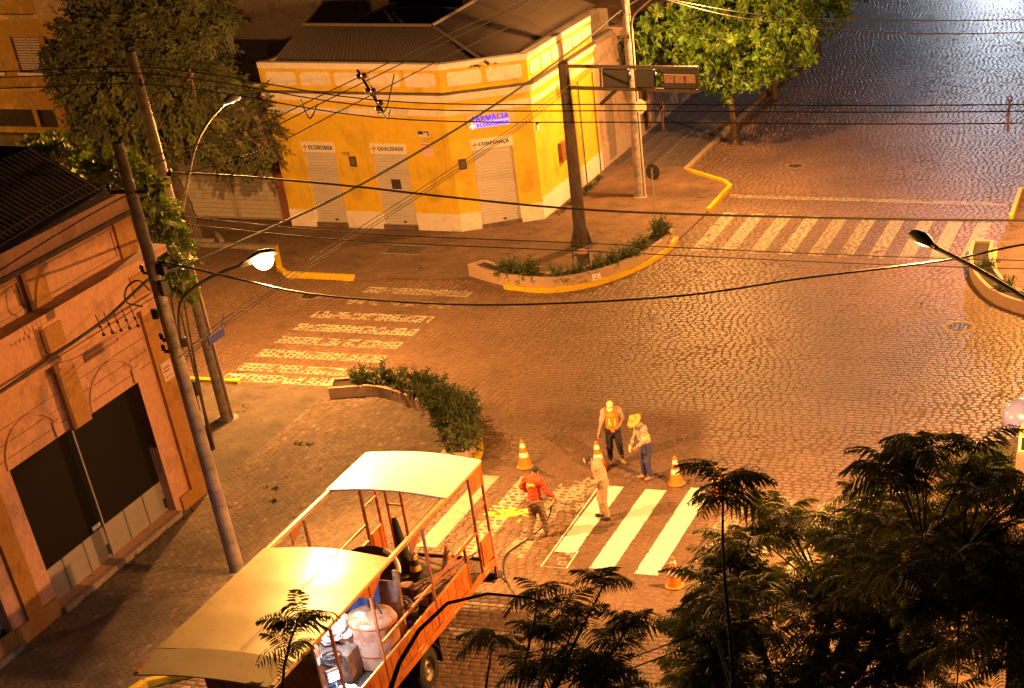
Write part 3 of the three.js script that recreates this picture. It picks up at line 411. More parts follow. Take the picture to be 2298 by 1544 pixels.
// old pink building with pilasters and cornices on the south-west corner
{
  const F = frame([-9.1, 27], [-9.1, 13.1]), S = (z) => 27 - z, t = thing('old_building', 'old pink building with ochre pilasters, heavy cornice and dark glass doors', 'building', [-12, 0, 20]);
  const pink = M([0.6, 0.32, 0.2], { map: 'worn', m: 2.7, bump: 'coarse', bm: 0.9, bs: 0.006 }), ochre = M([0.42, 0.2, 0.045], { map: 'worn', m: 1.7, bump: 'coarse', bm: 0.9, bs: 0.006 }), grime = M([0.1, 0.05, 0.03], { map: 'concrete', m: 1 });
  const hole = [[S(20.35), S(14.72), 0.22, 3.5], [S(26.9), S(22.15), 0.22, 3.5]];
  mesh('wall', [...band(F, 0, F.L, 0.0, 5.0, -0.45, 0, hole), F.b(0, F.L, 5.0, 5.82, -0.45, 0.03), F.b(0, F.L, 6.1, 7.0, -0.45, -0.02), F.b(0, F.L, 7.0, 7.4, -0.45, 0.1)], pink, t);
  meshes('plinth', [F.b(0, S(22.15) - 0.001, 0, 0.55, 0, 0.05), F.b(S(22.15), S(20.4), 0, 0.5, 0.001, 0.06), F.b(S(14.45), F.L, 0, 0.45, 0.001, 0.06)], ochre, t);
  mesh('doorstep', [F.b(S(20.35), S(14.72), 0, 0.215, -0.4, 0.16), F.b(S(26.9), S(22.15), 0, 0.215, -0.4, 0.16)], M([0.36, 0.26, 0.2], { map: 'concrete', m: 1 }), t);
  const pil = (z0, z1, y0, y1, m) => mesh('pilaster', [F.b(S(z1), S(z0), y0, y1, 0.0, 0.09)], m, t);
  pil(13.12, 13.9, 0.45, 4.78, ochre); pil(17.03, 17.8, 3.45, 4.78, ochre); pil(21.0, 21.6, 0.5, 4.78, ochre);
  for (const [z0, z1] of [[13.12, 13.9], [17.0, 17.82], [20.95, 21.65]]) { mesh('capital', [F.b(S(z1) - 0.06, S(z0) + (z0 < 14 ? 0 : 0.06), 4.78, 4.98, 0, 0.15)], pink, t); mesh('upper_pilaster', F.b(S(z1), S(z0), 6.1, 6.86, -0.02, 0.05), ochre, t); mesh('frieze_block', F.b(S(z1), S(z0), 5.2, 5.66, 0.03, 0.06), ochre, t); }
  mesh('string_course', [F.b(0, F.L, 4.98, 5.06, 0, 0.2), F.b(0, F.L, 5.06, 5.14, 0, 0.14)], pink, t);
  mesh('cornice', [F.b(0, F.L + 0.35, 5.82, 5.94, -0.45, 0.22), F.b(0, F.L + 0.5, 5.94, 6.1, -0.45, 0.46)], pink, t);
  mesh('gutter_ledge', F.b(0, F.L + 0.1, 6.9, 7.0, 0.0, 0.16), grime, t);
  // raised panel frames on the parapet and label moulds and arches lower down
  const rect = (z0, z1, y0, y1, n) => [F.b(S(z1), S(z0), y0, y0 + 0.035, n, n + 0.03), F.b(S(z1), S(z0), y1 - 0.035, y1, n, n + 0.03), F.b(S(z1), S(z1) + 0.035, y0 + 0.035, y1 - 0.035, n, n + 0.03), F.b(S(z0) - 0.035, S(z0), y0 + 0.035, y1 - 0.035, n, n + 0.03)];
  mesh('panel_moulding', rect(14.0, 16.95, 6.17, 6.78, -0.02), pink, t); mesh('panel_moulding', rect(17.95, 20.85, 6.17, 6.78, -0.02), pink, t);
  mesh('panel_moulding', rect(15.0, 16.5, 4.55, 4.7, 0), pink, t);
  for (const zc of [15.75, 19.3]) { const a = []; for (let i = 0; i <= 18; i++) { const f = Math.PI * i / 18; a.push([S(zc) + Math.cos(f) * 1.1, 3.52 + Math.sin(f) * 0.76, 0.01]); } mesh('arch_moulding', F.g(tube(a, 0.035, 6, 40)), pink, t); mesh('arch_keystone', F.r(S(zc) + 0.85, S(zc) + 1.15, 3.52, 3.86, 0, 0.06, 0.02), pink, t); }
  for (const [y] of [[3.72], [4.02], [4.32]]) mesh('ruled_joint', [F.b(S(17.0), S(13.95), y, y + 0.012, 0, 0.006), F.b(S(20.9), S(17.85), y, y + 0.012, 0, 0.006)], grime, t);
  // doors: dark glazing over pale metal kick panels
  const glass = M([0.008, 0.006, 0.005], { roughness: 0.6, clearcoat: 0.01, specularIntensity: 0.15 }), steel = M([0.34, 0.3, 0.26], { map: 'sheet', m: 1.3, roughness: 0.5, metalness: 0.3 });
  const leaf = (z0, z1) => { const d = mesh('door_leaf', F.b(S(z1), S(z0), 0.22, 0.98, -0.3, -0.25), steel, t); mesh('dark_glazing', F.b(S(z1), S(z0), 0.98, 3.5, -0.3, -0.26), glass, d); for (const z of [z0 + (z1 - z0) * 0.33, z0 + (z1 - z0) * 0.66]) mesh('panel_seam', F.b(S(z) - 0.03, S(z) + 0.03, 0.22, 0.98, -0.25, -0.23), M([0.2, 0.17, 0.14]), d); mesh('latch', F.r(S(z0) - 0.1, S(z0) - 0.02, 0.3, 0.55, -0.25, -0.2, 0.01), mBlackPrint, d); return d; };
  const d1 = leaf(14.72, 17.5), d2 = leaf(17.54, 20.35); leaf(22.15, 24.5); leaf(24.54, 26.9);
  mesh('mullion', F.b(S(17.54), S(17.5), 0.22, 3.5, -0.3, -0.2), M([0.4, 0.34, 0.28], { metalness: 0.3, roughness: 0.4 }), d1); mesh('sign_tag', F.r(S(18.0), S(17.65), 1.05, 1.15, -0.22, -0.2, 0.005), mWht, d2);
  mesh('jamb', [F.b(S(14.72), S(14.55), 0.215, 3.5, -0.3, -0.002), F.b(S(20.52), S(20.35), 0.215, 3.5, -0.3, -0.002)], M([0.3, 0.18, 0.1], { map: 'worn', m: 1.4 }), t);
  const sg = mesh('street_sign', F.r(S(13.75), S(13.25), 3.15, 3.6, 0.09, 0.11, 0.005), M([0.55, 0.4, 0.34], { map: 'sheet', m: 0.5 }), t); mesh('print', [F.b(S(13.68), S(13.36), 3.45, 3.48, 0.111, 0.113), F.b(S(13.68), S(13.4), 3.37, 3.4, 0.111, 0.113), F.b(S(13.7), S(13.3), 3.24, 3.255, 0.111, 0.113)], M([0.15, 0.05, 0.03]), sg);
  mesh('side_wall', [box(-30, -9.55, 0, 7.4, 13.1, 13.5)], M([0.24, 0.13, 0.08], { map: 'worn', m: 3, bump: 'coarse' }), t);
  mesh('roof', [corrugated([-9.55, 7.42, 27], [-9.55, 7.42, 13.2], [-11.2, 8.28, 13.2], [-11.2, 8.28, 27], 0.2, 0.02), box(-30, -11.2, 8.1, 8.27, 13.2, 27)], mDarkRoof, t);
  mesh('roof_gable', new THREE.ExtrudeGeometry(new THREE.Shape([[0, 0], [20.4, 0], [20.4, 0.88], [1.7, 0.88]].map(([a, b]) => new THREE.Vector2(a, b))), { depth: 0.06, bevelEnabled: false }).rotateY(Math.PI).translate(-9.55, 7.4, 13.22), mDarkRoof, t);
}
// plain houses in the block behind the shop and the garage
for (const [x0, x1, z0, z1, h, label] of [[-29, -16, -42, -27, 5.2, 'dark tiled house roof in the block behind the garage'], [-46, -30.5, -42, -27, 6.4, 'taller house in the block behind the ochre house']]) {
  const t = thing('rear_house', label, 'house', [(x0 + x1) / 2, 0, (z0 + z1) / 2]), wm = M([0.34, 0.25, 0.19], { map: 'worn', m: 2.6 }), xm = (x0 + x1) / 2, rm = M([0.22, 0.1, 0.065], { map: 'concrete', m: 1.4 });
  mesh('wall', [box(x0, x1, 0, h, z1 - 0.3, z1), box(x0, x1, 0, h, z0, z0 + 0.3), box(x0, x0 + 0.3, 0, h, z0 + 0.3, z1 - 0.3), box(x1 - 0.3, x1, 0, h, z0 + 0.3, z1 - 0.3)], wm, t);
  mesh('roof_slope', corrugated([x0 - 0.3, h, z1 + 0.4], [x1 + 0.3, h, z1 + 0.4], [x1 + 0.3, h + 1.7, (z0 + z1) / 2], [x0 - 0.3, h + 1.7, (z0 + z1) / 2], 0.24, 0.035), rm, t); mesh('roof_slope', corrugated([x1 + 0.3, h, z0 - 0.4], [x0 - 0.3, h, z0 - 0.4], [x0 - 0.3, h + 1.7, (z0 + z1) / 2], [x1 + 0.3, h + 1.7, (z0 + z1) / 2], 0.24, 0.035), rm, t);
  mesh('ridge', tube([[x0 - 0.3, h + 1.7, (z0 + z1) / 2], [x1 + 0.3, h + 1.7, (z0 + z1) / 2]], 0.1), rm, t); mesh('window', box(xm - 0.7, xm + 0.7, 2.2, 3.4, z1, z1 + 0.04), M([0.03, 0.03, 0.03], { roughness: 0.2 }), t);
}
// ------------------------------------------------------------ poles, lamps, wires, street furniture
const mConc = M([0.34, 0.3, 0.27], { map: 'concrete', m: 0.8, bump: 'bump', bm: 0.2, bs: 0.003 }), mConcDark = M([0.17, 0.13, 0.1], { map: 'concrete', m: 0.7, bump: 'bump', bm: 0.2, bs: 0.004 }), mPaleConc = M([0.4, 0.33, 0.29], { map: 'concrete', m: 0.9, bump: 'bump', bs: 0.003 });
const mWire = M([0.012, 0.01, 0.009], { roughness: 0.75 }), mSteel = M([0.3, 0.27, 0.24], { metalness: 0.6, roughness: 0.5, map: 'rust', m: 0.6 }), mBlackSteel = M([0.03, 0.022, 0.018], { metalness: 0.2, roughness: 0.55, map: 'grain', m: 0.4 }), mCeramic = M([0.3, 0.2, 0.15], { roughness: 0.3 });
function pole(label, x, z, h, r0, r1, split, m0, rest, o = {}) {
  const t = thing('utility_pole', label, 'utility pole', [x, 0, z], 'utility poles'), rad = (y) => lerp(r0, r1, y / h);
  mesh('shaft', rod([x, 0, z], [x, h, z], r0, r1, 20), m0, t);
  mesh('footing', lathe([[0, 0.11], [r0 * 1.5, 0.1], [r0 * 1.75, SW_TOP - 0.03]], 16).translate(x, 0, z), mConc, t);
  for (const y of o.straps ?? []) mesh('strap', new THREE.CylinderGeometry(rad(y) + 0.008, rad(y) + 0.008, 0.045, 20).translate(x, y, z), mSteel, t);
  for (const [y, a, l] of o.brackets ?? []) mesh('bracket', [bar([x, y, z], [x + Math.cos(a) * l, y, z + Math.sin(a) * l], 0.05), lathe([[0, 0], [0.05, 0.01], [0.035, 0.05], [0.055, 0.08], [0.03, 0.13], [0, 0.14]], 10).translate(x + Math.cos(a) * l, y + 0.02, z + Math.sin(a) * l)], mBlackSteel, t);
  for (const [y, a, w, hh] of o.boxes ?? []) mesh('cable_box', rbox(-w / 2, w / 2, -hh / 2, hh / 2, -0.07, 0.07, 0.02).translate(0, 0, rad(y) + 0.08).rotateY(a).translate(x, y, z), mBlackSteel, t);
  if (o.pipe) mesh('conduit_pipe', rod([x + (r0 + 0.05) * Math.cos(o.pipe[1]), 0.1, z + (r0 + 0.05) * Math.sin(o.pipe[1])], [x + (rad(o.pipe[0]) + 0.045) * Math.cos(o.pipe[1]), o.pipe[0], z + (rad(o.pipe[0]) + 0.045) * Math.sin(o.pipe[1])], 0.035), o.pipe[2], t);
  return t;
}
const poleA = pole('concrete pole beside the truck with straps and cable clutter', -5.88, 17.53, 9.4, 0.19, 0.115, 5.25, mPaleConc, mPaleConc, { straps: [5.35, 5.6, 5.9, 6.4, 6.75, 7.2, 8.35, 8.7], brackets: [[5.3, 2.8, 0.25], [5.55, 2.6, 0.22], [6.5, 0.2, 0.25], [6.9, 3.3, 0.3], [7.0, -0.4, 0.28], [8.5, 2.9, 0.45], [8.5, 0, 0.4]], boxes: [[5.45, 2.3, 0.16, 0.18], [6.65, 1.2, 0.2, 0.3], [7.0, 1.8, 0.24, 0.22], [6.1, -1.2, 0.14, 0.2]] });
mesh('poster_remains', new THREE.CylinderGeometry(0.176, 0.179, 0.34, 20, 1, true, -0.6, 2.2).translate(-5.88, 2.0, 17.53), M([0.3, 0.22, 0.3], { map: 'worn', m: 0.2, side: THREE.DoubleSide }), poleA);
const poleB = pole('concrete pole by the old building corner with conduit pipe', -11.18, 7.99, 9.3, 0.2, 0.14, 3.35, mPaleConc, mPaleConc, { straps: [4.6, 5.1, 5.4, 5.7, 6.4, 6.6], brackets: [[6.5, 0.2, 0.3], [6.6, 2.9, 0.35], [5.5, 0, 0.3], [8.6, 0.8, 0.35], [4.35, 0.2, 0.4]], boxes: [[5.35, 1.2, 0.1, 0.14], [5.1, 1.3, 0.1, 0.12], [6.35, 0.6, 0.2, 0.2]], pipe: [5.6, 0.35, M([0.4, 0.3, 0.27], { map: 'rust', m: 0.6, roughness: 0.5 })] });
const poleC = pole('concrete pole on the side street pavement behind the signal gantry', -5.77, -17.06, 9.5, 0.2, 0.13, 4.0, M([0.42, 0.36, 0.36], { map: 'concrete', m: 0.9 }), null, { straps: [4.1, 5.4, 6.2], brackets: [[5.5, 1.2, 0.4], [6.2, 2.5, 0.3]], pipe: [6.0, 0.2, M([0.5, 0.42, 0.38], { roughness: 0.5 })] });
{ const s = mesh('hexagon_plate', new THREE.CylinderGeometry(0.26, 0.26, 0.02, 6).rotateX(Math.PI / 2).rotateY(0.5).translate(-5.4, 3.25, -16.85), M([0.5, 0.42, 0.3], { roughness: 0.6 }), poleC); void s; }
const poleD = pole('dark concrete pole among the near trees carrying an arm lamp', 14.75, 18.95, 9.0, 0.25, 0.16, 4.5, mConcDark, mConcDark, { straps: [6.8, 7.4], brackets: [[7.6, 2.6, 0.4], [6.2, 3.0, 0.3]] }); void poleD;
const poleE = pole('concrete pole on the far corner of the side street', 14.2, -10.4, 9.0, 0.2, 0.13, 4.5, mConc, mConc, { straps: [6.8] }); void poleE;
// cobra-head street lamp on a bent pipe; lit ones carry a lamp of the bowl's size
function streetLamp(label, arm, dir, tilt, o) {
  const head = v3(arm[arm.length - 1]), t = thing('street_lamp', label, 'street lamp', arm[0], 'street lamps'), mHouse = M(o.house ?? [0.3, 0.28, 0.26], { roughness: 0.45, metalness: 0.3 });
  mesh('arm', tube(arm, o.r ?? 0.035, 10, 40), M(o.armc ?? [0.16, 0.12, 0.1], { metalness: 0.4, roughness: 0.5 }), t);
  const yaw = -Math.atan2(dir[1], dir[0]), put = (g) => g.rotateX(o.roll ?? 0).rotateZ(tilt).rotateY(yaw).translate(head.x, head.y, head.z);
  const sh = new THREE.SphereGeometry(1, 28, 14, 0, Math.PI * 2, 0, Math.PI / 2), p = sh.attributes.position;
  for (let i = 0; i < p.count; i++) { const x = p.getX(i), k = x < 0 ? lerp(0.55, 1, 1 + x) : 1; p.setXYZ(i, x * 0.42 + 0.36, p.getY(i) * 0.15 * k, p.getZ(i) * 0.18 * k); }
  sh.computeVertexNormals();
  const h = mesh('lamp_head', [put(sh), put(new THREE.CylinderGeometry(0.05, 0.06, 0.2, 14).rotateZ(Math.PI / 2).translate(0.0, 0.01, 0)), put(new THREE.RingGeometry(0.001, 1, 28).rotateX(Math.PI / 2).scale(0.42, 1, 0.18).translate(0.36, -0.004, 0))], mHouse, t);
  const bowl = new THREE.SphereGeometry(1, 24, 10, 0, Math.PI * 2, Math.PI / 2, Math.PI / 2).scale(...(o.lens ?? [0.235, o.bowl, 0.14])).translate(0.42, -0.008, 0);
  mesh('lens', put(bowl), o.cd ? M([0.9, 0.8, 0.6], { roughness: 0.3, emissive: C(...(o.rgb ?? SODIUM).map((c) => c ** 0.55)), emissiveIntensity: o.glow ?? 6 }) : M([0.05, 0.045, 0.04], { roughness: 0.12 }), h);
  if (o.cd) { const l = o.aim ? new THREE.SpotLight(C(...(o.rgb ?? SODIUM)), o.cd, 0, o.cone ?? 1.27, o.cone ? 0.02 : 0.35, 2) : new THREE.PointLight(C(...(o.rgb ?? SODIUM)), o.cd, 0, 2); l.shadow.radius = 6; l.castShadow = true; const q = put(new THREE.BufferGeometry().setFromPoints([V(0.42, -0.05 - o.bowl * 0.5, 0)])).attributes.position; l.position.set(q.getX(0), q.getY(0), q.getZ(0)); scene.add(l); if (o.aim) { l.target.position.copy(l.position).add(v3(o.aim)); scene.add(l.target); } }
  return t;
}
streetLamp('glaring lit street lamp on the bent arm of the pole beside the truck', [[-5.75, 5.3, 17.45], [-5.66, 5.9, 17.42], [-5.5, 6.3, 17.36], [-5.1, 6.6, 17.2], [-4.6, 6.8, 17.0], [-4.05, 6.95, 16.78]], [2.1, -0.83], 0.25, { cd: LAMP.work, bowl: 0.2, lens: [0.245, 0.24, 0.2], glow: 14, roll: -0.6, armc: [0.1, 0.07, 0.05], aim: [1, -1, 0.12] });
streetLamp('dark cobra-head lamp on a straight arm from the near tree side', [[14.6, 6.5, 18.8], [13.9, 6.85, 18.0], [13.14, 7.1, 17.4], [12.1, 7.4, 16.75], [11.12, 7.6, 16.1]], [-0.75, -0.66], 0.12, { cd: LAMP.corner, aim: [0, -1, 0], cone: 1.545, bowl: 0.05, glow: 8, house: [0.035, 0.03, 0.028], armc: [0.012, 0.01, 0.01], r: 0.04 });
streetLamp('grey street lamp on a curved arm before the large leafy tree', [[-11.05, 5.45, 7.8], [-10.95, 6.2, 7.2], [-10.85, 6.9, 6.5], [-10.75, 7.3, 5.7], [-10.6, 7.55, 5.0]], [0.12, -1], 0.04, { cd: LAMP.west, bowl: 0.015, glow: 4, house: [0.42, 0.33, 0.32], armc: [0.2, 0.16, 0.13] });
streetLamp('lit lamp over the green tree on the side street pole', [[-5.6, 5.5, -17.0], [-5.5, 6.1, -17], [-5.1, 6.45, -17], [-4.3, 6.9, -17], [-3.3, 7.25, -17]], [1, 0], 0.15, { cd: LAMP.north, bowl: 0.12, glow: 8 });
streetLamp('lit lamp on the far corner of the side street', [[14.1, 7.0, -10.4], [13.6, 7.6, -10.4], [12.9, 7.95, -10.4]], [-1, 0], 0.15, { cd: LAMP.east, bowl: 0.12, glow: 8 });
{ // lamp of the west street beyond the ochre house
  pole('concrete pole on the west street before the ochre house', -38.5, 6.5, 9, 0.2, 0.13, 4, mConc, mConc);
  streetLamp('lit lamp over the west street before the ochre house', [[-38.4, 6.4, 6.4], [-38.2, 7.2, 5.2], [-38.0, 7.5, 3.6]], [0, -1], 0.15, { cd: LAMP.house, bowl: 0.1, glow: 6 });
}
{ // white lamp far up the side street, mirrored in its worn cobbles
  pole('far concrete pole with a white lamp up the side street', -5.7, -104, 9, 0.2, 0.13, 4, mConc, mConc);
  streetLamp('cold white lamp far up the side street', [[-5.6, 7.2, -104], [-4.2, 7.9, -104], [-1.6, 8.2, -104]], [1, 0], 0.1, { cd: LAMP.led, rgb: [0.78, 0.86, 1], bowl: 0.08, glow: 10 });
}
// wires: each span its own cable
const LITWIRE = [[-5.88, 7.13, 17.4], [-5.14, 7.01, 17.35], [-3.76, 6.74, 17.25], [-2.57, 6.53, 17.16], [0.65, 6.36, 16.93], [3.16, 6.42, 16.75], [6.18, 6.65, 16.53], [8.46, 6.99, 16.36], [10.29, 7.22, 16.23], [11.64, 7.41, 16.13], [12.93, 7.68, 16.04], [20, 8.6, 15.6]], NEARWIRE = [[3, 7.0, 42], [8.22, 5.97, 31.59], [9.25, 5.65, 29.54], [10.73, 5.22, 26.61], [11.81, 4.97, 24.45], [14.7, 4.4, 18.95]];
const cable = (name, label, pts, r, group) => tag(mesh(name, tube(pts, r, 6, pts.length * 8), mWire), label, 'cable', group);
const off = (pts, dx, dy, dz) => pts.map(([x, y, z]) => [x + dx, y + dy, z + dz]);
const EW = [[-45, 8.9, 8], [-28, 8.55, 8], [-15.2, 8.8, 8], [-11.1, 8.95, 8], [-9, 8.8, 8], [-4.56, 8.3, 8], [3.1, 8.32, 8], [11.9, 8.45, 8], [26, 9, 8]];
[[0, 0, -0.1], [0, -0.09, 0.14], [0, -0.36, 0]].forEach((d, i) => cable('power_cable', `black power cable strung level across the crossing, ${['uppermost', 'middle', 'lowest'][i]} of three in the spacers`, off(EW, ...d), 0.0135, 'power cables along the west street'));
const NS = [[-5.9, 8.7, 44], [-5.9, 8.4, 30], [-5.9, 8.83, 17.54], [-5.9, 8.38, 12.2], [-5.9, 8.3, 7.7], [-5.9, 8.2, -0.13], [-5.9, 8.1, -7.8], [-5.9, 8.7, -17], [-5.9, 8.4, -40]];
[[0.05, 0, 0], [-0.1, 0.1, 0], [0.1, -0.33, 0]].forEach((d, i) => cable('power_cable', `black power cable slanting up over the yellow shop roof, ${['middle', 'uppermost', 'lowest'][i]} of three`, off(NS, ...d), 0.0125, 'power cables over the shop'));
const COM = [[-5.9, 6.3, 40], [-5.9, 6.4, 30], [-5.9, 6.51, 23.6], [-5.9, 6.65, 19.4], [-5.9, 6.85, 17.8], [-5.9, 6.7, 16.3], [-5.9, 6.44, 12.5], [-5.9, 6.17, 7.8], [-5.9, 5.98, -2.8], [-5.9, 6.16, -12.8], [-5.9, 6.35, -17], [-5.9, 6.1, -36]];
cable('telephone_cable', 'thick black telephone cable slanting up past the lit shop sign', COM, 0.028);
[[0, 0, 0], [0.12, 0.16, 0], [-0.1, -0.12, 0]].forEach((d, i) => cable('service_wire', `thin service wire slanting across the shop front, ${['middle', 'upper', 'lower'][i]} of three`, off([[-5.85, 5.05, 17.7], [-5.85, 5.18, 16.1], [-5.85, 5.22, 12.6], [-5.85, 5.03, -2.3], [-5.85, 5.15, -10.8], [-5.85, 5.56, -16.8]], ...d), 0.009, 'thin wires to the side street pole'));
cable('telephone_cable', 'thick black telephone cable crossing below the shop doors', [[-40, 6.2, 8], [-20, 6.2, 8], [-11.1, 6.55, 8], [-6, 6.38, 8], [-3.2, 6.19, 8], [0.8, 5.98, 8], [7.7, 5.97, 8], [12.2, 6.05, 8], [26, 6.5, 8]], 0.026);
[[0, 0, 0], [0, -0.16, 0.1]].forEach((d, i) => cable('service_wire', `low dark wire crossing over the shop planter, ${['upper', 'lower'][i]} of the pair`, off([[-11.05, 5.5, 8], [-6.3, 5.25, 8], [0.6, 5.19, 8], [12.2, 5.16, 8], [26, 5.6, 8]], ...d), 0.0125, 'low wires across the crossing'));
cable('service_wire', 'twisted wire lit by the glaring lamp, sagging over the crossing', LITWIRE, 0.02);
cable('service_wire', 'lit wire running across the street from the green tree, upper', [[-4.6, 6.75, -17], [-0.28, 6.2, -17], [8.2, 6.1, -17], [14.2, 6.5, -16]], 0.017); cable('service_wire', 'lit wire sagging from the green tree, lower and thinner', [[-4.9, 6.8, -17.1], [-1.65, 6.15, -17.1], [2.8, 5.75, -17.1], [5.8, 5.66, -17.1], [14.2, 6.0, -16.2]], 0.018);
[[0, 0, 0], [0, -0.14, 0.06]].forEach((d, i) => cable('service_wire', `dark wire slanting through the near tree crowns, ${['upper', 'lower'][i]} of the pair`, off(NEARWIRE, ...d), 0.012, 'wires through the near trees'));
{ // tap frame where the two lines cross, spacers on the line
  const t = thing('line_tap', 'tap rod with round insulators where the overhead lines cross', 'insulators', [-5.3, 8.2, 6.6]), a = V(-5.75, 8.62, 6.2), b = V(-4.9, 7.85, 6.9);
  mesh('rod', bar(a, b, 0.06), mBlackSteel, t); for (const [k, s] of [[0.12, 1], [0.2, -1], [0.5, 1], [0.55, -1], [0.78, 1], [0.98, -1]]) { const c = a.clone().lerp(b, k).add(V(0.16 * s, 0.02, 0.12 * s)); mesh('insulator', [new THREE.SphereGeometry(0.085, 12, 8).scale(1, 0.8, 1).translate(c.x, c.y, c.z), rod(c, a.clone().lerp(b, k), 0.03)], mCeramic, t); }
  for (const [p, q, m] of [[[-5.4, 8.3, 6.3], [-4.2, 8.1, 7.9], [-4.7, 7.75, 7.2]], [[-5.9, 8.3, 8.5], [-6.6, 8.3, 8], [-6.3, 7.95, 8.3]], [[-5.2, 8.35, 5.2], [-4.6, 8.0, 7.8], [-5.1, 7.8, 6.2]]]) mesh('jumper', tube([p, m, q], 0.018, 6), mWire, t);
  for (const [x, label] of [[3.1, 'pale spacer clamping the overhead cables beside the signal boards'], [11.6, 'pale spacer clamping the overhead cables above the dark street'], [-9.6, 'pale spacer clamping the overhead cables before the leafy tree']]) { const y = x > 10 ? 8.42 : x > 0 ? 8.3 : 8.82, s = thing('cable_spacer', label, 'spacer', [x, y, 8]); mesh('body', [bar([x, y + 0.14, 8], [x, y - 0.5, 8.02], 0.05), bar([x, y, 7.85], [x, y - 0.08, 8.2], 0.05)], M([0.42, 0.3, 0.28], {}), s); mesh('hook', [new THREE.TorusGeometry(0.05, 0.015, 6, 12).translate(x, y + 0.16, 8)], M([0.3, 0.2, 0.2]), s); }
  const bs = thing('street_name_plate', 'blue street name plate hung beside the pole near the truck', 'sign', [-5.7, 5.15, 16.05]); mesh('plate', rbox(-5.72, -5.68, 5.06, 5.24, 15.68, 16.42, 0.015), M([0.04, 0.05, 0.25], { roughness: 0.4 }), bs); mesh('hanger', [bar([-5.7, 5.22, 16.4], [-5.8, 5.35, 17.4], 0.02), bar([-5.7, 5.24, 15.72], [-5.82, 5.4, 15.3], 0.015)], mBlackSteel, bs);
  const cl = thing('cable_clamps', 'cluster of cable clamps hanging by the old building cornice', 'cable clamps', [-6.6, 6.2, 18.1]); for (let i = 0; i < 5; i++) mesh('clamp', [rod([-6.9 + i * 0.12, 6.35, 18.6 - i * 0.16], [-6.87 + i * 0.12, 5.95, 18.55 - i * 0.16], 0.012), new THREE.SphereGeometry(0.035, 8, 6).translate(-6.88 + i * 0.12, 6.1, 18.57 - i * 0.16), new THREE.SphereGeometry(0.04, 8, 6).translate(-6.87 + i * 0.12, 5.93, 18.55 - i * 0.16)], mBlackSteel, cl);
  const hp = tube([[-6.1, 6.35, 17.95], [-6.35, 6.5, 18.15], [-6.3, 6.75, 18.05], [-6.1, 6.85, 17.85], [-5.98, 6.6, 17.7]], 0.018, 6); mesh('cable_loop', hp, mWire, cl);
}
// signal gantry with dark boards seen from behind
{
  const x = -5.18, z = -7.88, t = thing('signal_gantry', 'dark steel column with cantilever arm holding black signal boards', 'traffic light', [x, 0, z]), m = M([0.075, 0.055, 0.045], { metalness: 0.2, roughness: 0.55, map: 'rust', m: 1.2 });
  mesh('column', new THREE.CylinderGeometry(0.19, 0.25, 5.85, 8).rotateY(Math.PI / 8).translate(x, 2.93, z), m, t);
  mesh('base_fins', [0, 1, 2, 3].map((i) => new THREE.ExtrudeGeometry(new THREE.Shape([[0.2, 0], [0.42, 0], [0.42, 0.06], [0.22, 0.7]].map(([a, b]) => new THREE.Vector2(a, b))), { depth: 0.03, bevelEnabled: false }).translate(0, 0, -0.015).rotateY(i * Math.PI / 2 + 0.5).translate(x, SW_TOP, z)), m, t); mesh('base_plate', rbox(x - 0.45, x + 0.45, SW_TOP - 0.02, SW_TOP + 0.04, z - 0.45, z + 0.45, 0.01), m, t);
  mesh('arm', [bar([x, 5.77, z], [-0.27, 5.77, z], 0.09), bar([x, 5.13, z], [-0.27, 5.09, z], 0.1), bar([-0.28, 5.77, z], [-0.3, 5.09, z], 0.06), bar([-3.83, 5.75, z], [-3.86, 5.12, z], 0.06), bar([-3.3, 5.09, z], [-3.88, 4.67, z + 0.15], 0.09)], m, t);
  const blk = M([0.012, 0.01, 0.01], { roughness: 0.5 });
  const bd = (x0, x1) => { const b = mesh('signal_board', rbox(x0, x1, 5.17, 5.71, z - 0.1, z + 0.09, 0.03), blk, t); for (let i = 0; i < 3; i++) { const cx = lerp(x0, x1, (i + 0.5) / 3); mesh('visor', new THREE.CylinderGeometry(0.14, 0.15, 0.22, 14, 1, true, 0, Math.PI * 1.3).rotateX(Math.PI / 2).translate(cx, 5.44, z - 0.2), blk, b); mesh('signal_glass', new THREE.CylinderGeometry(0.12, 0.12, 0.02, 14).rotateX(Math.PI / 2).translate(cx, 5.44, z - 0.105), M([[0.1, 0.01, 0.01], [0.1, 0.07, 0.01], [0.01, 0.08, 0.03]][i], { roughness: 0.2 }), b); } return b; };
  bd(-3.75, -2.8); bd(-2.55, -1.85);
  const b3 = mesh('signal_board', [rbox(-1.55, -0.36, 5.15, 5.73, z - 0.1, z + 0.06, 0.03)], blk, t);
  for (let i = 0; i < 3; i++) mesh('rear_lid', rbox(-1.49 + i * 0.38, -1.14 + i * 0.38, 5.33, 5.55, z + 0.06, z + 0.1, 0.02), M([0.4, 0.25, 0.2], { map: 'rust', m: 0.5 }), b3); mesh('lid_rail', bar([-1.5, 5.58, z + 0.09], [-0.4, 5.57, z + 0.09], 0.03), M([0.55, 0.38, 0.3], {}), b3);
  mesh('camera_arm', [bar([x + 0.1, 4.67, z + 0.2], [x + 0.3, 4.82, z + 0.35], 0.06)], blk, t);
  t.position.set(-6.0, 0, -10.2);
}
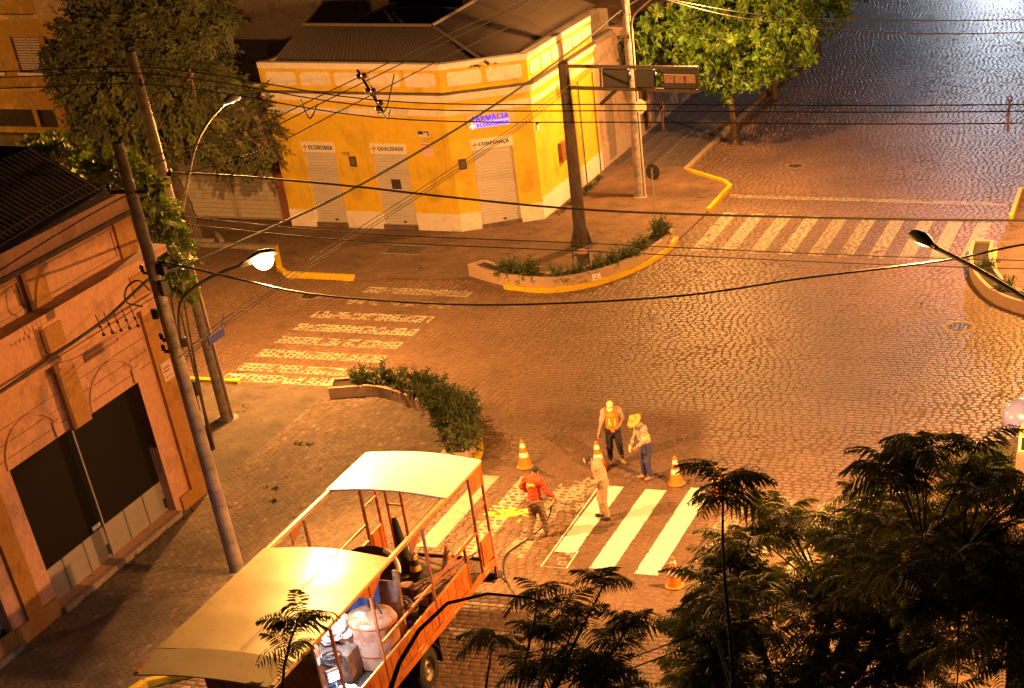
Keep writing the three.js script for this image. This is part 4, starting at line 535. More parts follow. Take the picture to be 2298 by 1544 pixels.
// round sign seen from behind on a thin post
{ const x = -3.5, z = -11.75, t = thing('road_sign', 'round road sign seen from behind on a thin pale post', 'road sign', [x, 0, z]); mesh('post', rod([x, 0, z], [x - 0.02, 2.35, z], 0.03), M([0.55, 0.45, 0.38], { metalness: 0.5, roughness: 0.4, map: 'rust', m: 0.7 }), t); const d = mesh('disc', new THREE.CylinderGeometry(0.26, 0.26, 0.012, 30).rotateX(Math.PI / 2).translate(x, 2.2, z - 0.05), M([0.02, 0.018, 0.018], { roughness: 0.6 }), t); mesh('rim', new THREE.TorusGeometry(0.26, 0.008, 6, 30).translate(x, 2.2, z - 0.05), mBlackSteel, d); mesh('clamp', [box(x - 0.05, x + 0.05, 2.27, 2.31, z - 0.045, z + 0.035), box(x - 0.05, x + 0.05, 2.09, 2.13, z - 0.045, z + 0.035)], mSteel, t); }
// litter bin in its frame
{ const x = -5.0, z = -7.45, t = thing('litter_bin', 'dark cylindrical litter bin hung in a square steel frame', 'bin', [x, 0, z]); mesh('frame', [bar([x - 0.3, SW_TOP, z + 0.2], [x - 0.3, 0.72, z + 0.2], 0.035), bar([x + 0.3, SW_TOP, z + 0.2], [x + 0.3, 0.72, z + 0.2], 0.035), bar([x - 0.3, 0.1, z + 0.2], [x + 0.3, 0.1, z + 0.2], 0.035), bar([x - 0.3, 0.55, z + 0.2], [x - 0.2, 0.55, z], 0.03), bar([x + 0.3, 0.55, z + 0.2], [x + 0.2, 0.55, z], 0.03)], mBlackSteel, t); mesh('bucket', lathe([[0.17, 0.12], [0.2, 0.16], [0.235, 0.62], [0.22, 0.62], [0.18, 0.18]], 24).translate(x, 0, z), M([0.07, 0.06, 0.05], { roughness: 0.5, map: 'grain', m: 0.3 }), t); mesh('lid', lathe([[0, 0.72], [0.15, 0.7], [0.235, 0.64], [0.235, 0.62]], 24).translate(x, 0, z), M([0.35, 0.2, 0.14], { map: 'rust', m: 0.4 }), t); }
// small dark thing on the pavement behind the pole: a litter box on a post
{ const x = -12.35, z = 7.55, t = thing('post_box', 'small dark box on a short post behind the pale pole', 'litter box', [x, 0, z]); mesh('post', rod([x, 0, z], [x, 0.75, z], 0.025), mBlackSteel, t); mesh('box', rbox(x - 0.12, x + 0.12, 0.5, 0.95, z - 0.1, z + 0.1, 0.05, 3), mBlackSteel, t); }
// planters: curved concrete troughs
function along(pts, o0, o1, y0, y1) {                                   // solid wall between two offsets of a curve
  const n = pts.length, nor = pts.map((p, i) => { const a = pts[Math.max(0, i - 1)], b = pts[Math.min(n - 1, i + 1)], dx = b[0] - a[0], dz = b[1] - a[1], L = Math.hypot(dx, dz); return [-dz / L, dx / L]; });
  const ring = pts.map(([x, z], i) => [o0, o1].map((o) => [x + nor[i][0] * o, z + nor[i][1] * o]));
  return prism([...ring.map((r) => r[0]), ...ring.map((r) => r[1]).reverse()], y0, y1);
}
const mPlanter = M([0.5, 0.36, 0.26], { map: 'worn', m: 1.1, bump: 'coarse', bm: 0.5, bs: 0.006 }), mSoil = M([0.06, 0.04, 0.025], { map: 'concrete', m: 0.5, bump: 'coarse', bm: 0.3, bs: 0.03, roughness: 1 });
function planter(label, curve, side, h, kerbPart, at) {
  const t = thing('planter', label, 'planter', at), s = side;
  mesh('outer_wall', along(curve, 0.14 * s, 0.27 * s, 0, h), mPlanter, t); mesh('inner_wall', along(curve, 0.82 * s, 0.95 * s, 0, h - 0.03), mPlanter, t); mesh('soil', along(curve, 0.27 * s, 0.82 * s, 0, h - 0.07), mSoil, t);
  for (const [i, j] of [[0, 1], [curve.length - 1, curve.length - 2]]) { const p = curve[i], q = curve[j], d = Math.hypot(q[0] - p[0], q[1] - p[1]), e = [p[0] + (q[0] - p[0]) / d * 0.12, p[1] + (q[1] - p[1]) / d * 0.12]; const pr = i === 0 ? [p, e] : [e, p]; mesh('end_wall', along(pr, 0.275 * s, 0.815 * s, 0, h - 0.004), mPlanter, t); }
  mesh('kerb', along(curve.slice(...kerbPart), -0.02 * s, 0.135 * s, -0.02, 0.17), mYellow, t);
  return t;
}
const pNW = planter('curved concrete planter with yellow kerb at the yellow shop corner', NWC, -1, 0.46, [6], [-5, 0, -7]);
{ const s = mesh('notice', rbox(-0.16, 0.16, -0.1, 0.1, -0.01, 0.01, 0.004).rotateX(-0.1).rotateY(0.75).translate(-3.93, 0.34, -5.72), M([0.62, 0.58, 0.56], {}), pNW); mesh('print', [rbox(-0.11, 0.11, -0.06, -0.04, 0.011, 0.014, 0.001).rotateX(-0.1).rotateY(0.75).translate(-3.93, 0.34, -5.72), rbox(-0.015, 0.015, 0, 0.06, 0.011, 0.014, 0.001).rotateX(-0.1).rotateY(0.75).translate(-3.93, 0.34, -5.72)], mBlackPrint, s); }
{ const g = []; for (const [px, r] of [[-8.55, 0.05], [-8.0, 0.07], [-8.25, 0.05]]) g.push(new THREE.TorusGeometry(r, 0.012, 5, 14).rotateY(0.5).translate(px, 0.3, -5.33 - (-8 - px) * 0.5 * -1)); }
planter('curved concrete planter overgrown with shrubs at the paved corner', SWC, 1, 0.42, [18], [-5, 0, 7]);
planter('curved yellow planter at the far right corner of the crossing', NEC, 1, 0.42, [0], [11, 0, -8]);
// telephone shell and totem at the right edge
{
  const x = 12.75, z = 9.3, t = thing('telephone_booth', 'blue egg-shaped telephone shell on a post', 'phone booth', [x, 0, z]); mesh('post', rod([x + 0.2, 0, z + 0.1], [x + 0.2, 1.6, z + 0.1], 0.05), mSteel, t);
  mesh('shell', new THREE.SphereGeometry(0.66, 28, 18, 0, Math.PI * 2, 0, Math.PI * 0.62).scale(1, 0.75, 0.85).rotateZ(-0.3).translate(x, 1.8, z), M([0.16, 0.18, 0.5], { roughness: 0.25, side: THREE.DoubleSide, clearcoat: 0.6 }), t); mesh('phone', rbox(x + 0.1, x + 0.34, 1.15, 1.65, z - 0.1, z + 0.12, 0.03), M([0.3, 0.3, 0.32]), t);
  const q = thing('totem', 'pale stone totem with yellow cap and dark notice window', 'totem', [12.95, 0, 10.6]); const tx = 12.95, tz = 10.6; mesh('body', rbox(tx - 0.26, tx + 0.26, 0, 1.55, tz - 0.2, tz + 0.2, 0.02), M([0.4, 0.3, 0.28], { map: 'concrete', m: 0.9 }), q); mesh('window_frame', rbox(tx - 0.24, tx + 0.24, 1.55, 2.0, tz - 0.18, tz + 0.19, 0.02), M([0.7, 0.62, 0.55]), q); mesh('window', rbox(tx - 0.16, tx + 0.16, 1.62, 1.92, tz + 0.19, tz + 0.2, 0.004), mBlackPrint, q); mesh('cap', lathe([[0, 0.24], [0.16, 0.22], [0.25, 0.1], [0.26, 0]], 20).translate(tx, 2.0, tz), M([0.7, 0.5, 0.08], { roughness: 0.5 }), q);
}
// ------------------------------------------------------------ the line-painting truck and what it carries
const mOrange = M([0.62, 0.17, 0.012], { map: 'rust', m: 1.6, roughness: 0.45, bump: 'bump', bs: 0.001 }), mOrangePost = M([0.5, 0.14, 0.02], { map: 'rust', m: 0.7, roughness: 0.5 }), mRoofPaint = M([0.84, 0.72, 0.42], { map: 'sheet', m: 2.4, roughness: 0.36 }), mRubber = M([0.02, 0.018, 0.017], { roughness: 0.8, bump: 'bump', bm: 0.1, bs: 0.004 }), mChassis = M([0.025, 0.02, 0.018], { roughness: 0.7, map: 'grain', m: 0.5 }), mBedFloor = M([0.1, 0.065, 0.045], { map: 'rust', m: 0.8 });
const TX0 = -1.43, TX1 = 1.29, TC = -0.07;
{
  const t = thing('flatbed_truck', 'orange open-sided flatbed truck with pale arched roofs beside the crossing', 'truck', [TC, 0, 23]);
  // running gear
  mesh('chassis', [box(-0.55, -0.4, 0.62, 0.88, 18.1, 30.5), box(0.26, 0.41, 0.62, 0.88, 18.1, 30.5), ...[18.6, 20.2, 21.2, 23, 24.8, 26.5].map((z) => box(-0.4, 0.26, 0.66, 0.84, z, z + 0.12)), box(-1.0, 0.85, 0.42, 0.6, 21.95, 22.15)], mChassis, t);
  const wheel = (x, z, w, dual) => { const g = thing; void g; const wm = mesh('wheel', lathe([[0.27, -w / 2], [0.42, -w / 2], [0.49, -w / 2 + 0.05], [0.5, -w / 4], [0.5, w / 4], [0.49, w / 2 - 0.05], [0.42, w / 2], [0.27, w / 2]], 36).rotateZ(Math.PI / 2).translate(x, 0.5, z), mRubber, t), s = Math.sign(x - TC); mesh('rim', lathe([[0, 0], [0.09, 0], [0.1, 0.05], [0.12, 0.05], [0.2, -0.02], [0.25, 0.0], [0.27, 0.06], [0.285, 0.06], [0.28, -0.1]], 28).rotateZ(-Math.PI / 2 * s).translate(x + s * (w / 2 - 0.08), 0.5, z), M([0.36, 0.3, 0.24], { metalness: 0.4, roughness: 0.5, map: 'rust', m: 0.5 }), wm); const tr = []; for (let i = 0; i < 40; i++) for (const sd of [-1, 1]) tr.push(new THREE.BoxGeometry(w * 0.4, 0.014, 0.045).translate(sd * w * 0.23, 0.502, 0).rotateX(i / 40 * Math.PI * 2 + sd * 0.04).translate(x, 0.5, z)); mesh('tread', tr, mRubber, wm); void dual; };
  wheel(1.12, 22.05, 0.28); wheel(0.8, 22.05, 0.27); wheel(-1.26, 22.05, 0.28); wheel(-0.94, 22.05, 0.27); wheel(1.1, 28.6, 0.27); wheel(-1.24, 28.6, 0.27);
  for (const [a, b] of [[0.64, 1.3], [-1.44, -0.78]]) { const g = []; for (let i = 0; i <= 10; i++) { const f = Math.PI * (0.08 + 0.84 * i / 10); g.push([22.05 + Math.cos(f) * 0.62, 0.45 + Math.sin(f) * 0.58]); } const s = new THREE.Shape([...g.map(([z, y]) => new THREE.Vector2(z, y)), ...g.reverse().map(([z, y]) => new THREE.Vector2(22.05 + (z - 22.05) * 0.97, 0.45 + (y - 0.45) * 0.97))]); mesh('mudguard', new THREE.ExtrudeGeometry(s, { depth: b - a, bevelEnabled: false }).rotateY(-Math.PI / 2).translate(b, 0, 0), mChassis, t); mesh('mud_flap', box(a + 0.05, b - 0.05, 0.3, 0.95, 21.33, 21.35), mRubber, t); }
  mesh('bed_floor', [box(TX0 + 0.03, TX1 - 0.03, 0.98, 1.06, 18.0, 26.4)], mBedFloor, t);
  for (let i = 0; i < 9; i++) mesh('floor_plank', box(TX0 + 0.05 + i * 0.292, TX0 + 0.33 + i * 0.292, 1.06, 1.085 + (i % 3) * 0.003, 18.02, 26.38), mBedFloor, t);
  // sides: lower panels between posts, edge rail, open rails, plates at the rear
  const posts = [17.9, 18.62, 19.4, 21.25, 23.98, 25.75], top = 3.36;
  for (const [x, s, side] of [[TX1, 1, 'right'], [TX0, -1, 'left']]) {
    posts.forEach((z, i) => { const yb = i === 0 ? 0.66 : 1.0, yt = i === 2 ? 2.07 : top; if (side === 'left' && i === 2) return; mesh('post', rbox(x - 0.03, x + 0.03, yb, yt, z - 0.028, z + 0.028, 0.006, 1), mOrangePost, t); });
    for (const [z0, z1] of [[18.66, 19.36], [19.44, 21.2], [21.3, 23.94], [24.02, 25.7]]) { if (z0 < 19 && side === 'right') continue; const p = mesh('side_panel', rbox(x - 0.02, x + 0.02, 1.15, 1.68, z0, z1, 0.008, 1), mOrange, t); for (let z = z0 + 0.3; z < z1 - 0.1; z += 0.42) mesh('stiffener', rbox(x + Math.min(s * 0.014, s * 0.03), x + Math.max(s * 0.014, s * 0.03), 1.16, 1.66, z, z + 0.05, 0.004, 1).translate(s < 0 ? 0 : 0, 0, 0), mOrange, p); mesh('edge_bar', bar([x, 1.69, z0], [x, 1.69, z1], 0.035), M([0.66, 0.36, 0.1], { roughness: 0.4, map: 'rust', m: 0.4 }), p); }
    mesh('sill_beam', rbox(x - 0.035, x + 0.035, 0.97, 1.12, 17.9, 26.4, 0.01, 1), mOrange, t);
    for (let i = 0; i < 4; i++) mesh('reflector', rbox(x + s * 0.036 - 0.004, x + s * 0.036 + 0.004, 1.02, 1.07, 18.3 + i * 1.9, 18.62 + i * 1.9, 0.003, 1), M([0.75, 0.4, 0.12], { roughness: 0.3 }), t);
    mesh('hand_rail', [bar([x, 2.06, 18.62], [x, 2.06, 23.9], 0.045, 0.05)], mOrangePost, t); mesh('mid_rail', [bar([x - s * 0.02, 2.45, 17.92], [x - s * 0.02, 2.45, 18.6], 0.035)], mOrangePost, t);
    mesh('rear_plate', rbox(x - 0.018, x + 0.018, 2.88, 3.35, 17.92, 18.6, 0.005, 1), mOrange, t); mesh('rear_plate', rbox(x - 0.018, x + 0.018, 1.2, 1.78, 17.92, 18.5, 0.005, 1), mOrange, t);
    mesh('roof_rail', [bar([x, top, 17.88], [x, top, 28.1], 0.075, 0.075)], M([0.62, 0.36, 0.1], { map: 'rust', m: 0.8, roughness: 0.4 }), t);
    meshes('roof_gusset', [new THREE.ExtrudeGeometry(new THREE.Shape([[0, 0], [0.7, 0], [0, -0.34]].map(([a, b]) => new THREE.Vector2(a, b))), { depth: 0.03, bevelEnabled: false }).rotateY(Math.PI / 2).translate(x - 0.015, top - 0.03, 24.0), new THREE.ExtrudeGeometry(new THREE.Shape([[0, 0], [-0.55, 0], [0, -0.28]].map(([a, b]) => new THREE.Vector2(a, b))), { depth: 0.03, bevelEnabled: false }).rotateY(Math.PI / 2).translate(x - 0.0148, top - 0.031, 23.96), new THREE.ExtrudeGeometry(new THREE.Shape([[0, 0], [0.6, 0], [0, -0.32]].map(([a, b]) => new THREE.Vector2(a, b))), { depth: 0.03, bevelEnabled: false }).rotateY(Math.PI / 2).translate(x - 0.0152, top - 0.029, 21.9)], mOrangePost, t);
  }
  mesh('ladder_post', [bar([TX0 + 0.3, 1.08, 18.0], [TX0 + 0.3, 3.36, 18.0], 0.05), bar([TX0 + 0.68, 1.08, 18.0], [TX0 + 0.68, 3.38, 18.0], 0.05), bar([TX0 + 0.3, 2.3, 18.0], [TX0 + 0.68, 2.3, 18.0], 0.035)], mOrangePost, t);
  mesh('tail_beam', [rbox(TX0, TX1, 0.62, 0.74, 17.74, 17.86, 0.015, 1), box(TX0 + 0.1, TX1, 0.56, 0.6, 17.4, 17.75)], mChassis, t); mesh('tail_panel', rbox(TX0 + 0.8, TX1 - 0.03, 0.98, 1.14, 17.9, 17.95, 0.01, 1), mChassis, t); mesh('tail_step', [rbox(0.3, TX1 - 0.1, 0.48, 0.52, 17.5, 17.85, 0.01, 1)], M([0.3, 0.25, 0.2], { metalness: 0.5, roughness: 0.4 }), t);
  // arched roofs
  const arch = (z0, z1, crown, y, drop = 0) => {                       // thin sheet with a little sag and dents
    const P = [], I = [], n = 24, m = Math.max(2, Math.round((z1 - z0) / 0.18)), r = n + 1, dent = (u, v) => 0.016 * (fbm(u * 5 + z0, v * (z1 - z0) * 1.6, 91, 3) - 0.5) - 0.012 * Math.abs(Math.sin(v * (z1 - z0) * 2.1)) * Math.sin(Math.PI * u);
    for (const o of [0, -0.025]) for (let j = 0; j <= m; j++) for (let i = 0; i <= n; i++) { const u = i / n, v = j / m; P.push(lerp(TX0 - 0.05, TX1 + 0.05, u), y + crown * Math.sin(Math.PI * u) + o + dent(u, v) - drop * v, lerp(z0, z1, v)); }
    const q = (a, b, c, d) => I.push(a, b, c, a, c, d), B = (m + 1) * r; for (let j = 0; j < m; j++) for (let i = 0; i < n; i++) { const k = j * r + i; q(k, k + r, k + r + 1, k + 1); q(B + k, B + k + 1, B + k + r + 1, B + k + r); }
    for (let i = 0; i < n; i++) { q(i, i + 1, B + i + 1, B + i); q(m * r + i, B + m * r + i, B + m * r + i + 1, m * r + i + 1); } for (let j = 0; j < m; j++) { const k = j * r; q(k, B + k, B + k + r, k + r); q(k + n, k + n + r, B + k + n + r, B + k + n); }
    const g = new THREE.BufferGeometry(); g.setAttribute('position', new THREE.Float32BufferAttribute(P, 3)); g.setIndex(I); return toCreasedNormals(g.toNonIndexed(), 0.6); };
  const rc = mesh('rear_canopy', arch(17.86, 19.95, 0.1, 3.41), M([0.86, 0.84, 0.8], { map: 'sheet', m: 2.4, roughness: 0.35 }), t); mesh('canopy_bow', [tube([...Array(9)].map((_, i) => [lerp(TX0, TX1, i / 8), 3.37 + 0.1 * Math.sin(Math.PI * i / 8), 19.9]), 0.025), tube([...Array(9)].map((_, i) => [lerp(TX0, TX1, i / 8), 3.37 + 0.1 * Math.sin(Math.PI * i / 8), 17.92]), 0.025)], mOrangePost, rc);
  const fr = mesh('front_roof', arch(22.92, 27.25, 0.1, 3.41), mRoofPaint, t); mesh('roof_seam', tube([...Array(9)].map((_, i) => [TC + 0.32, 3.512, lerp(22.95, 27.2, i / 8)]), 0.006, 5), M([0.4, 0.3, 0.18]), fr); mesh('visor', arch(27.25, 28.15, 0.1, 3.41, 0.05), M([0.74, 0.64, 0.44], { map: 'sheet', m: 2 }), fr);
  mesh('rear_arch_board', [new THREE.ExtrudeGeometry((() => { const s = new THREE.Shape(); s.moveTo(TX0 + 0.05, 3.3); s.lineTo(TX1 - 0.05, 3.3); for (let i = 0; i <= 12; i++) { const u = 1 - i / 12; s.lineTo(lerp(TX0 + 0.05, TX1 - 0.05, u), 3.37 + 0.09 * Math.sin(Math.PI * u)); } return s; })(), { depth: 0.02, bevelEnabled: false }).translate(0, 0, 17.88)], mOrange, t);
  // front bulkhead and cab, mostly below the picture
  mesh('bulkhead', [box(TX0 + 0.1, TX1 - 0.1, 1.06, 3.3, 26.3, 26.36)], M([0.16, 0.08, 0.05], { map: 'rust', m: 1.2 }), t);
  const cab = mesh('cab', [rbox(TX0 + 0.15, TX1 - 0.15, 0.8, 1.9, 27.9, 30.3, 0.15, 4), rbox(TX0 + 0.22, TX1 - 0.22, 1.7, 2.7, 27.95, 29.9, 0.18, 4)], M([0.5, 0.3, 0.05], { roughness: 0.35, clearcoat: 0.5 }), t); mesh('windscreen', rbox(TX0 + 0.35, TX1 - 0.35, 1.95, 2.5, 29.86, 29.92, 0.02), M([0.02, 0.02, 0.025], { roughness: 0.1 }), cab); for (const x of [TX0 + 0.5, TX1 - 0.5]) mesh('headlight', new THREE.CylinderGeometry(0.11, 0.11, 0.06, 18).rotateX(Math.PI / 2).translate(x, 1.2, 30.3), M([0.6, 0.6, 0.6], { roughness: 0.2 }), cab); mesh('bumper', rbox(TX0 + 0.1, TX1 - 0.1, 0.5, 0.78, 30.2, 30.45, 0.04), mChassis, t);
}
// load of the truck: each thing its own
const onBed = 1.09;
{ // heated paint boiler under the front roof
  const x = 0.62, z = 22.95, t = thing('paint_boiler', 'big orange-white paint boiler drum standing on the truck bed', 'boiler', [x, onBed, z]), m = M([0.62, 0.36, 0.24], { map: 'rust', m: 0.8, roughness: 0.45 });
  mesh('drum', lathe([[0, 0], [0.5, 0], [0.52, 0.05], [0.52, 0.95], [0.48, 1.06], [0.3, 1.1], [0, 1.12]], 36).translate(x, onBed, z), m, t); mesh('hoop', [new THREE.TorusGeometry(0.525, 0.018, 6, 40).rotateX(Math.PI / 2).translate(x, onBed + 0.95, z), new THREE.TorusGeometry(0.525, 0.018, 6, 40).rotateX(Math.PI / 2).translate(x, onBed + 0.35, z)], mOrangePost, t); mesh('label_plate', rbox(x - 0.28, x - 0.05, onBed + 1.095, onBed + 1.12, z + 0.05, z + 0.25, 0.01, 1), M([0.6, 0.58, 0.65]), t); mesh('valve', [rod([x + 0.05, onBed + 1.1, z - 0.15], [x + 0.05, onBed + 1.32, z - 0.15], 0.03), rod([x - 0.1, onBed + 1.1, z - 0.2], [x - 0.1, onBed + 1.36, z - 0.2], 0.025), tube([[x + 0.05, onBed + 1.3, z - 0.15], [x + 0.2, onBed + 1.25, z], [x + 0.32, onBed + 1.15, z + 0.1]], 0.02)], mBlackSteel, t);
}
{ const x = -0.25, z = 24.35, t = thing('paint_tank', 'copper-brown pressure tank with pale band beneath the front roof', 'tank', [x, onBed, z]); mesh('shell', lathe([[0, 0], [0.26, 0.02], [0.3, 0.1], [0.3, 0.85], [0.24, 1.0], [0, 1.06]], 28).translate(x, onBed, z), M([0.42, 0.2, 0.12], { map: 'rust', m: 0.7, roughness: 0.35, metalness: 0.2 }), t); mesh('band', lathe([[0.301, 0.62], [0.308, 0.63], [0.308, 0.76], [0.301, 0.77]], 28).translate(x, onBed, z), M([0.66, 0.64, 0.68]), t); mesh('gauge', [new THREE.CylinderGeometry(0.09, 0.09, 0.05, 18).rotateX(Math.PI / 2 - 0.3).translate(x + 0.2, onBed + 1.1, z + 0.2), rod([x + 0.1, onBed + 1.0, z + 0.1], [x + 0.2, onBed + 1.1, z + 0.18], 0.02)], M([0.8, 0.8, 0.85], { roughness: 0.3 }), t); }
{ const t = thing('crumpled_sheet', 'crumpled pale paper sacks heaped beside the boiler', 'sacks', [0.0, onBed, 23.5]), g = new THREE.IcosahedronGeometry(0.4, 12), p = g.attributes.position; for (let i = 0; i < p.count; i++) { const n = 0.55 + 0.9 * fbm(p.getX(i) * 8 + 9, p.getY(i) * 8 + p.getZ(i) * 6, 3, 4); p.setXYZ(i, p.getX(i) * n * 1.1, Math.max(-0.3, p.getY(i) * n * 0.8), p.getZ(i) * n); } g.computeVertexNormals(); mesh('sack', g.translate(-0.1, onBed + 0.9, 23.35), M([0.66, 0.5, 0.44], { roughness: 0.8 }), t); mesh('box_below', rbox(-0.35, 0.45, onBed, onBed + 0.62, 23.35, 23.95, 0.02), M([0.3, 0.2, 0.15], { map: 'rust', m: 0.6 }), t); }
{ const t = thing('tarpaulin', 'folded blue tarpaulin hanging beneath the front roof edge', 'tarpaulin', [-0.1, onBed, 22.7]), g = new THREE.PlaneGeometry(0.9, 1.3, 14, 14), p = g.attributes.position; for (let i = 0; i < p.count; i++) p.setZ(i, 0.12 * Math.sin(p.getX(i) * 9 + p.getY(i) * 2) + 0.05 * Math.sin(p.getY(i) * 11)); g.computeVertexNormals(); mesh('cloth', g.rotateX(-0.35).translate(0.1, onBed + 1.2, 22.35), M([0.03, 0.05, 0.16], { side: THREE.DoubleSide, roughness: 0.7 }), t); }
{ // work light: cold white lamp lit among the hoses
  const wx = 0.62, wz = 24.9, t = thing('work_light', 'glaring cold white work light lit under the truck roof', 'work light', [wx, onBed, wz], null, true); t.rotation.y = 0.95;
  mesh('stand', [rod([0, 0, 0], [0, 0.6, 0], 0.02), bar([-0.2, 0.02, 0], [0.2, 0.02, 0], 0.03)], mBlackSteel, t);
  const h = mesh('lamp_case', rbox(-0.17, 0.17, 0.6, 0.84, -0.08, 0.04, 0.03), mBlackSteel, t); mesh('lamp_glass', rbox(-0.14, 0.14, 0.63, 0.81, 0.04, 0.052, 0.005, 1), M([0.9, 0.95, 1], { emissive: C(0.75, 0.87, 1), emissiveIntensity: 9 }), h);
  const l = new THREE.SpotLight(C(0.6, 0.78, 1), 60, 0, 1.4, 0.5, 2); l.position.set(wx + 0.07, onBed + 0.72, wz + 0.06); l.target.position.set(wx + 0.45, onBed + 0.2, wz + 0.6); l.castShadow = true; scene.add(l, l.target);
  const l2 = new THREE.PointLight(C(0.6, 0.75, 1), 16, 0, 2); l2.shadow.radius = 4; l2.castShadow = true; l2.position.set(0.3, 3.0, 24.6); scene.add(l2);
  const tb = thing('strip_light', 'small white strip light under the truck front roof', 'strip light', [0.3, 3.1, 24.6]); mesh('housing', rbox(0.0, 0.6, 3.2, 3.26, 24.55, 24.65, 0.01), mWht, tb); mesh('tube_light', rbox(0.03, 0.57, 3.16, 3.2, 24.57, 24.63, 0.01), M([1, 1, 1], { emissive: C(0.7, 0.85, 1), emissiveIntensity: 5 }), tb);
}
{ const t = thing('white_bundle', 'bright white plastic bags piled under the work light', 'bags', [0.6, onBed, 25.0]); seed = 5; for (let i = 0; i < 5; i++) { const g = new THREE.IcosahedronGeometry(0.17 + 0.06 * rnd(), 9), p = g.attributes.position, s = rr(0, 50); for (let k = 0; k < p.count; k++) { const n = 0.6 + 0.85 * fbm(p.getX(k) * 16 + s, p.getY(k) * 16 + p.getZ(k) * 13, 3, 3); p.setXYZ(k, p.getX(k) * n * 1.2, p.getY(k) * n * 0.75, p.getZ(k) * n); } g.computeVertexNormals(); mesh('bag', g.translate(0.75 + rr(-0.35, 0.35), onBed + 0.2 + (i > 2 ? 0.28 : 0), 25.35 + rr(-0.25, 0.45)), M([0.7, 0.72, 0.76], { roughness: 0.4 }), t); } }
{ seed = 6; const cols = [[0.02, 0.03, 0.12], [0.02, 0.02, 0.025], [0.05, 0.05, 0.07], [0.2, 0.1, 0.05]]; for (let i = 0; i < 7; i++) { const cx = 0.35 + rr(-0.6, 0.6), cz = 24.9 + rr(-0.9, 1.0), cy = onBed + 0.05 + 0.55 * rnd(), pts = [], r = rr(0.18, 0.35); for (let k = 0; k <= 26; k++) { const f = k / 26 * Math.PI * 5; pts.push([cx + Math.cos(f) * r * (1 + 0.1 * Math.sin(f * 1.7)), cy + k * 0.008 + 0.04 * Math.sin(f * 0.6 + i), cz + Math.sin(f) * r]); } tag(mesh('hose_coil', tube(pts, 0.018 + 0.006 * (i % 2), 7, 90), M(cols[i % 4], { roughness: 0.4 })), 'coiled hose lying among the gear under the truck front roof', 'hose', 'hoses under the truck roof'); } }
{ // big dark pan with pale rim at the open middle of the bed
  const t = thing('mixing_pan', 'large dark round pan with a white inner edge on the open truck bed', 'pan', [-0.55, onBed, 21.2]); mesh('pan', lathe([[0, 0.06], [0.86, 0.08], [0.95, 0.3], [0.97, 0.3], [0.9, 0.05], [0, 0.02]], 44).rotateX(0.5).rotateZ(0.15).translate(-0.5, onBed + 0.55, 21.0), M([0.05, 0.032, 0.028], { map: 'rust', m: 1.1, roughness: 0.6 }), t); mesh('white_liner', new THREE.TorusGeometry(0.92, 0.06, 8, 14, 0.9).rotateX(-Math.PI / 2).rotateY(0.2).rotateX(0.5).rotateZ(0.15).translate(-0.5, onBed + 0.78, 21.1), M([0.8, 0.78, 0.74], { roughness: 0.4 }), t); mesh('stand', [box(-1.0, 0.0, onBed, onBed + 0.3, 20.8, 21.5)], mChassis, t);
  for (const [x, y, z, label] of [[-1.05, 2.55, 22.6, 'small yellow lamp box by the left roof rail'], [-0.45, 2.45, 21.4, 'small yellow lamp box over the dark pan'], [-0.35, 2.5, 22.1, 'small orange lamp box on a stalk in front of the pan']]) { const f = thing('beacon_box', label, 'lamp box', [x, onBed, z]); mesh('stalk', rod([x, onBed, z], [x, y, z], 0.022), mBlackSteel, f); mesh('box', rbox(x - 0.14, x + 0.14, y, y + 0.18, z - 0.09, z + 0.09, 0.03), M([0.75, 0.6, 0.3], { roughness: 0.35, map: 'sheet', m: 0.4 }), f); mesh('hood', rbox(x - 0.16, x + 0.17, y + 0.18, y + 0.2, z - 0.1, z + 0.11, 0.006, 1), M([0.7, 0.6, 0.4]), f); }
}
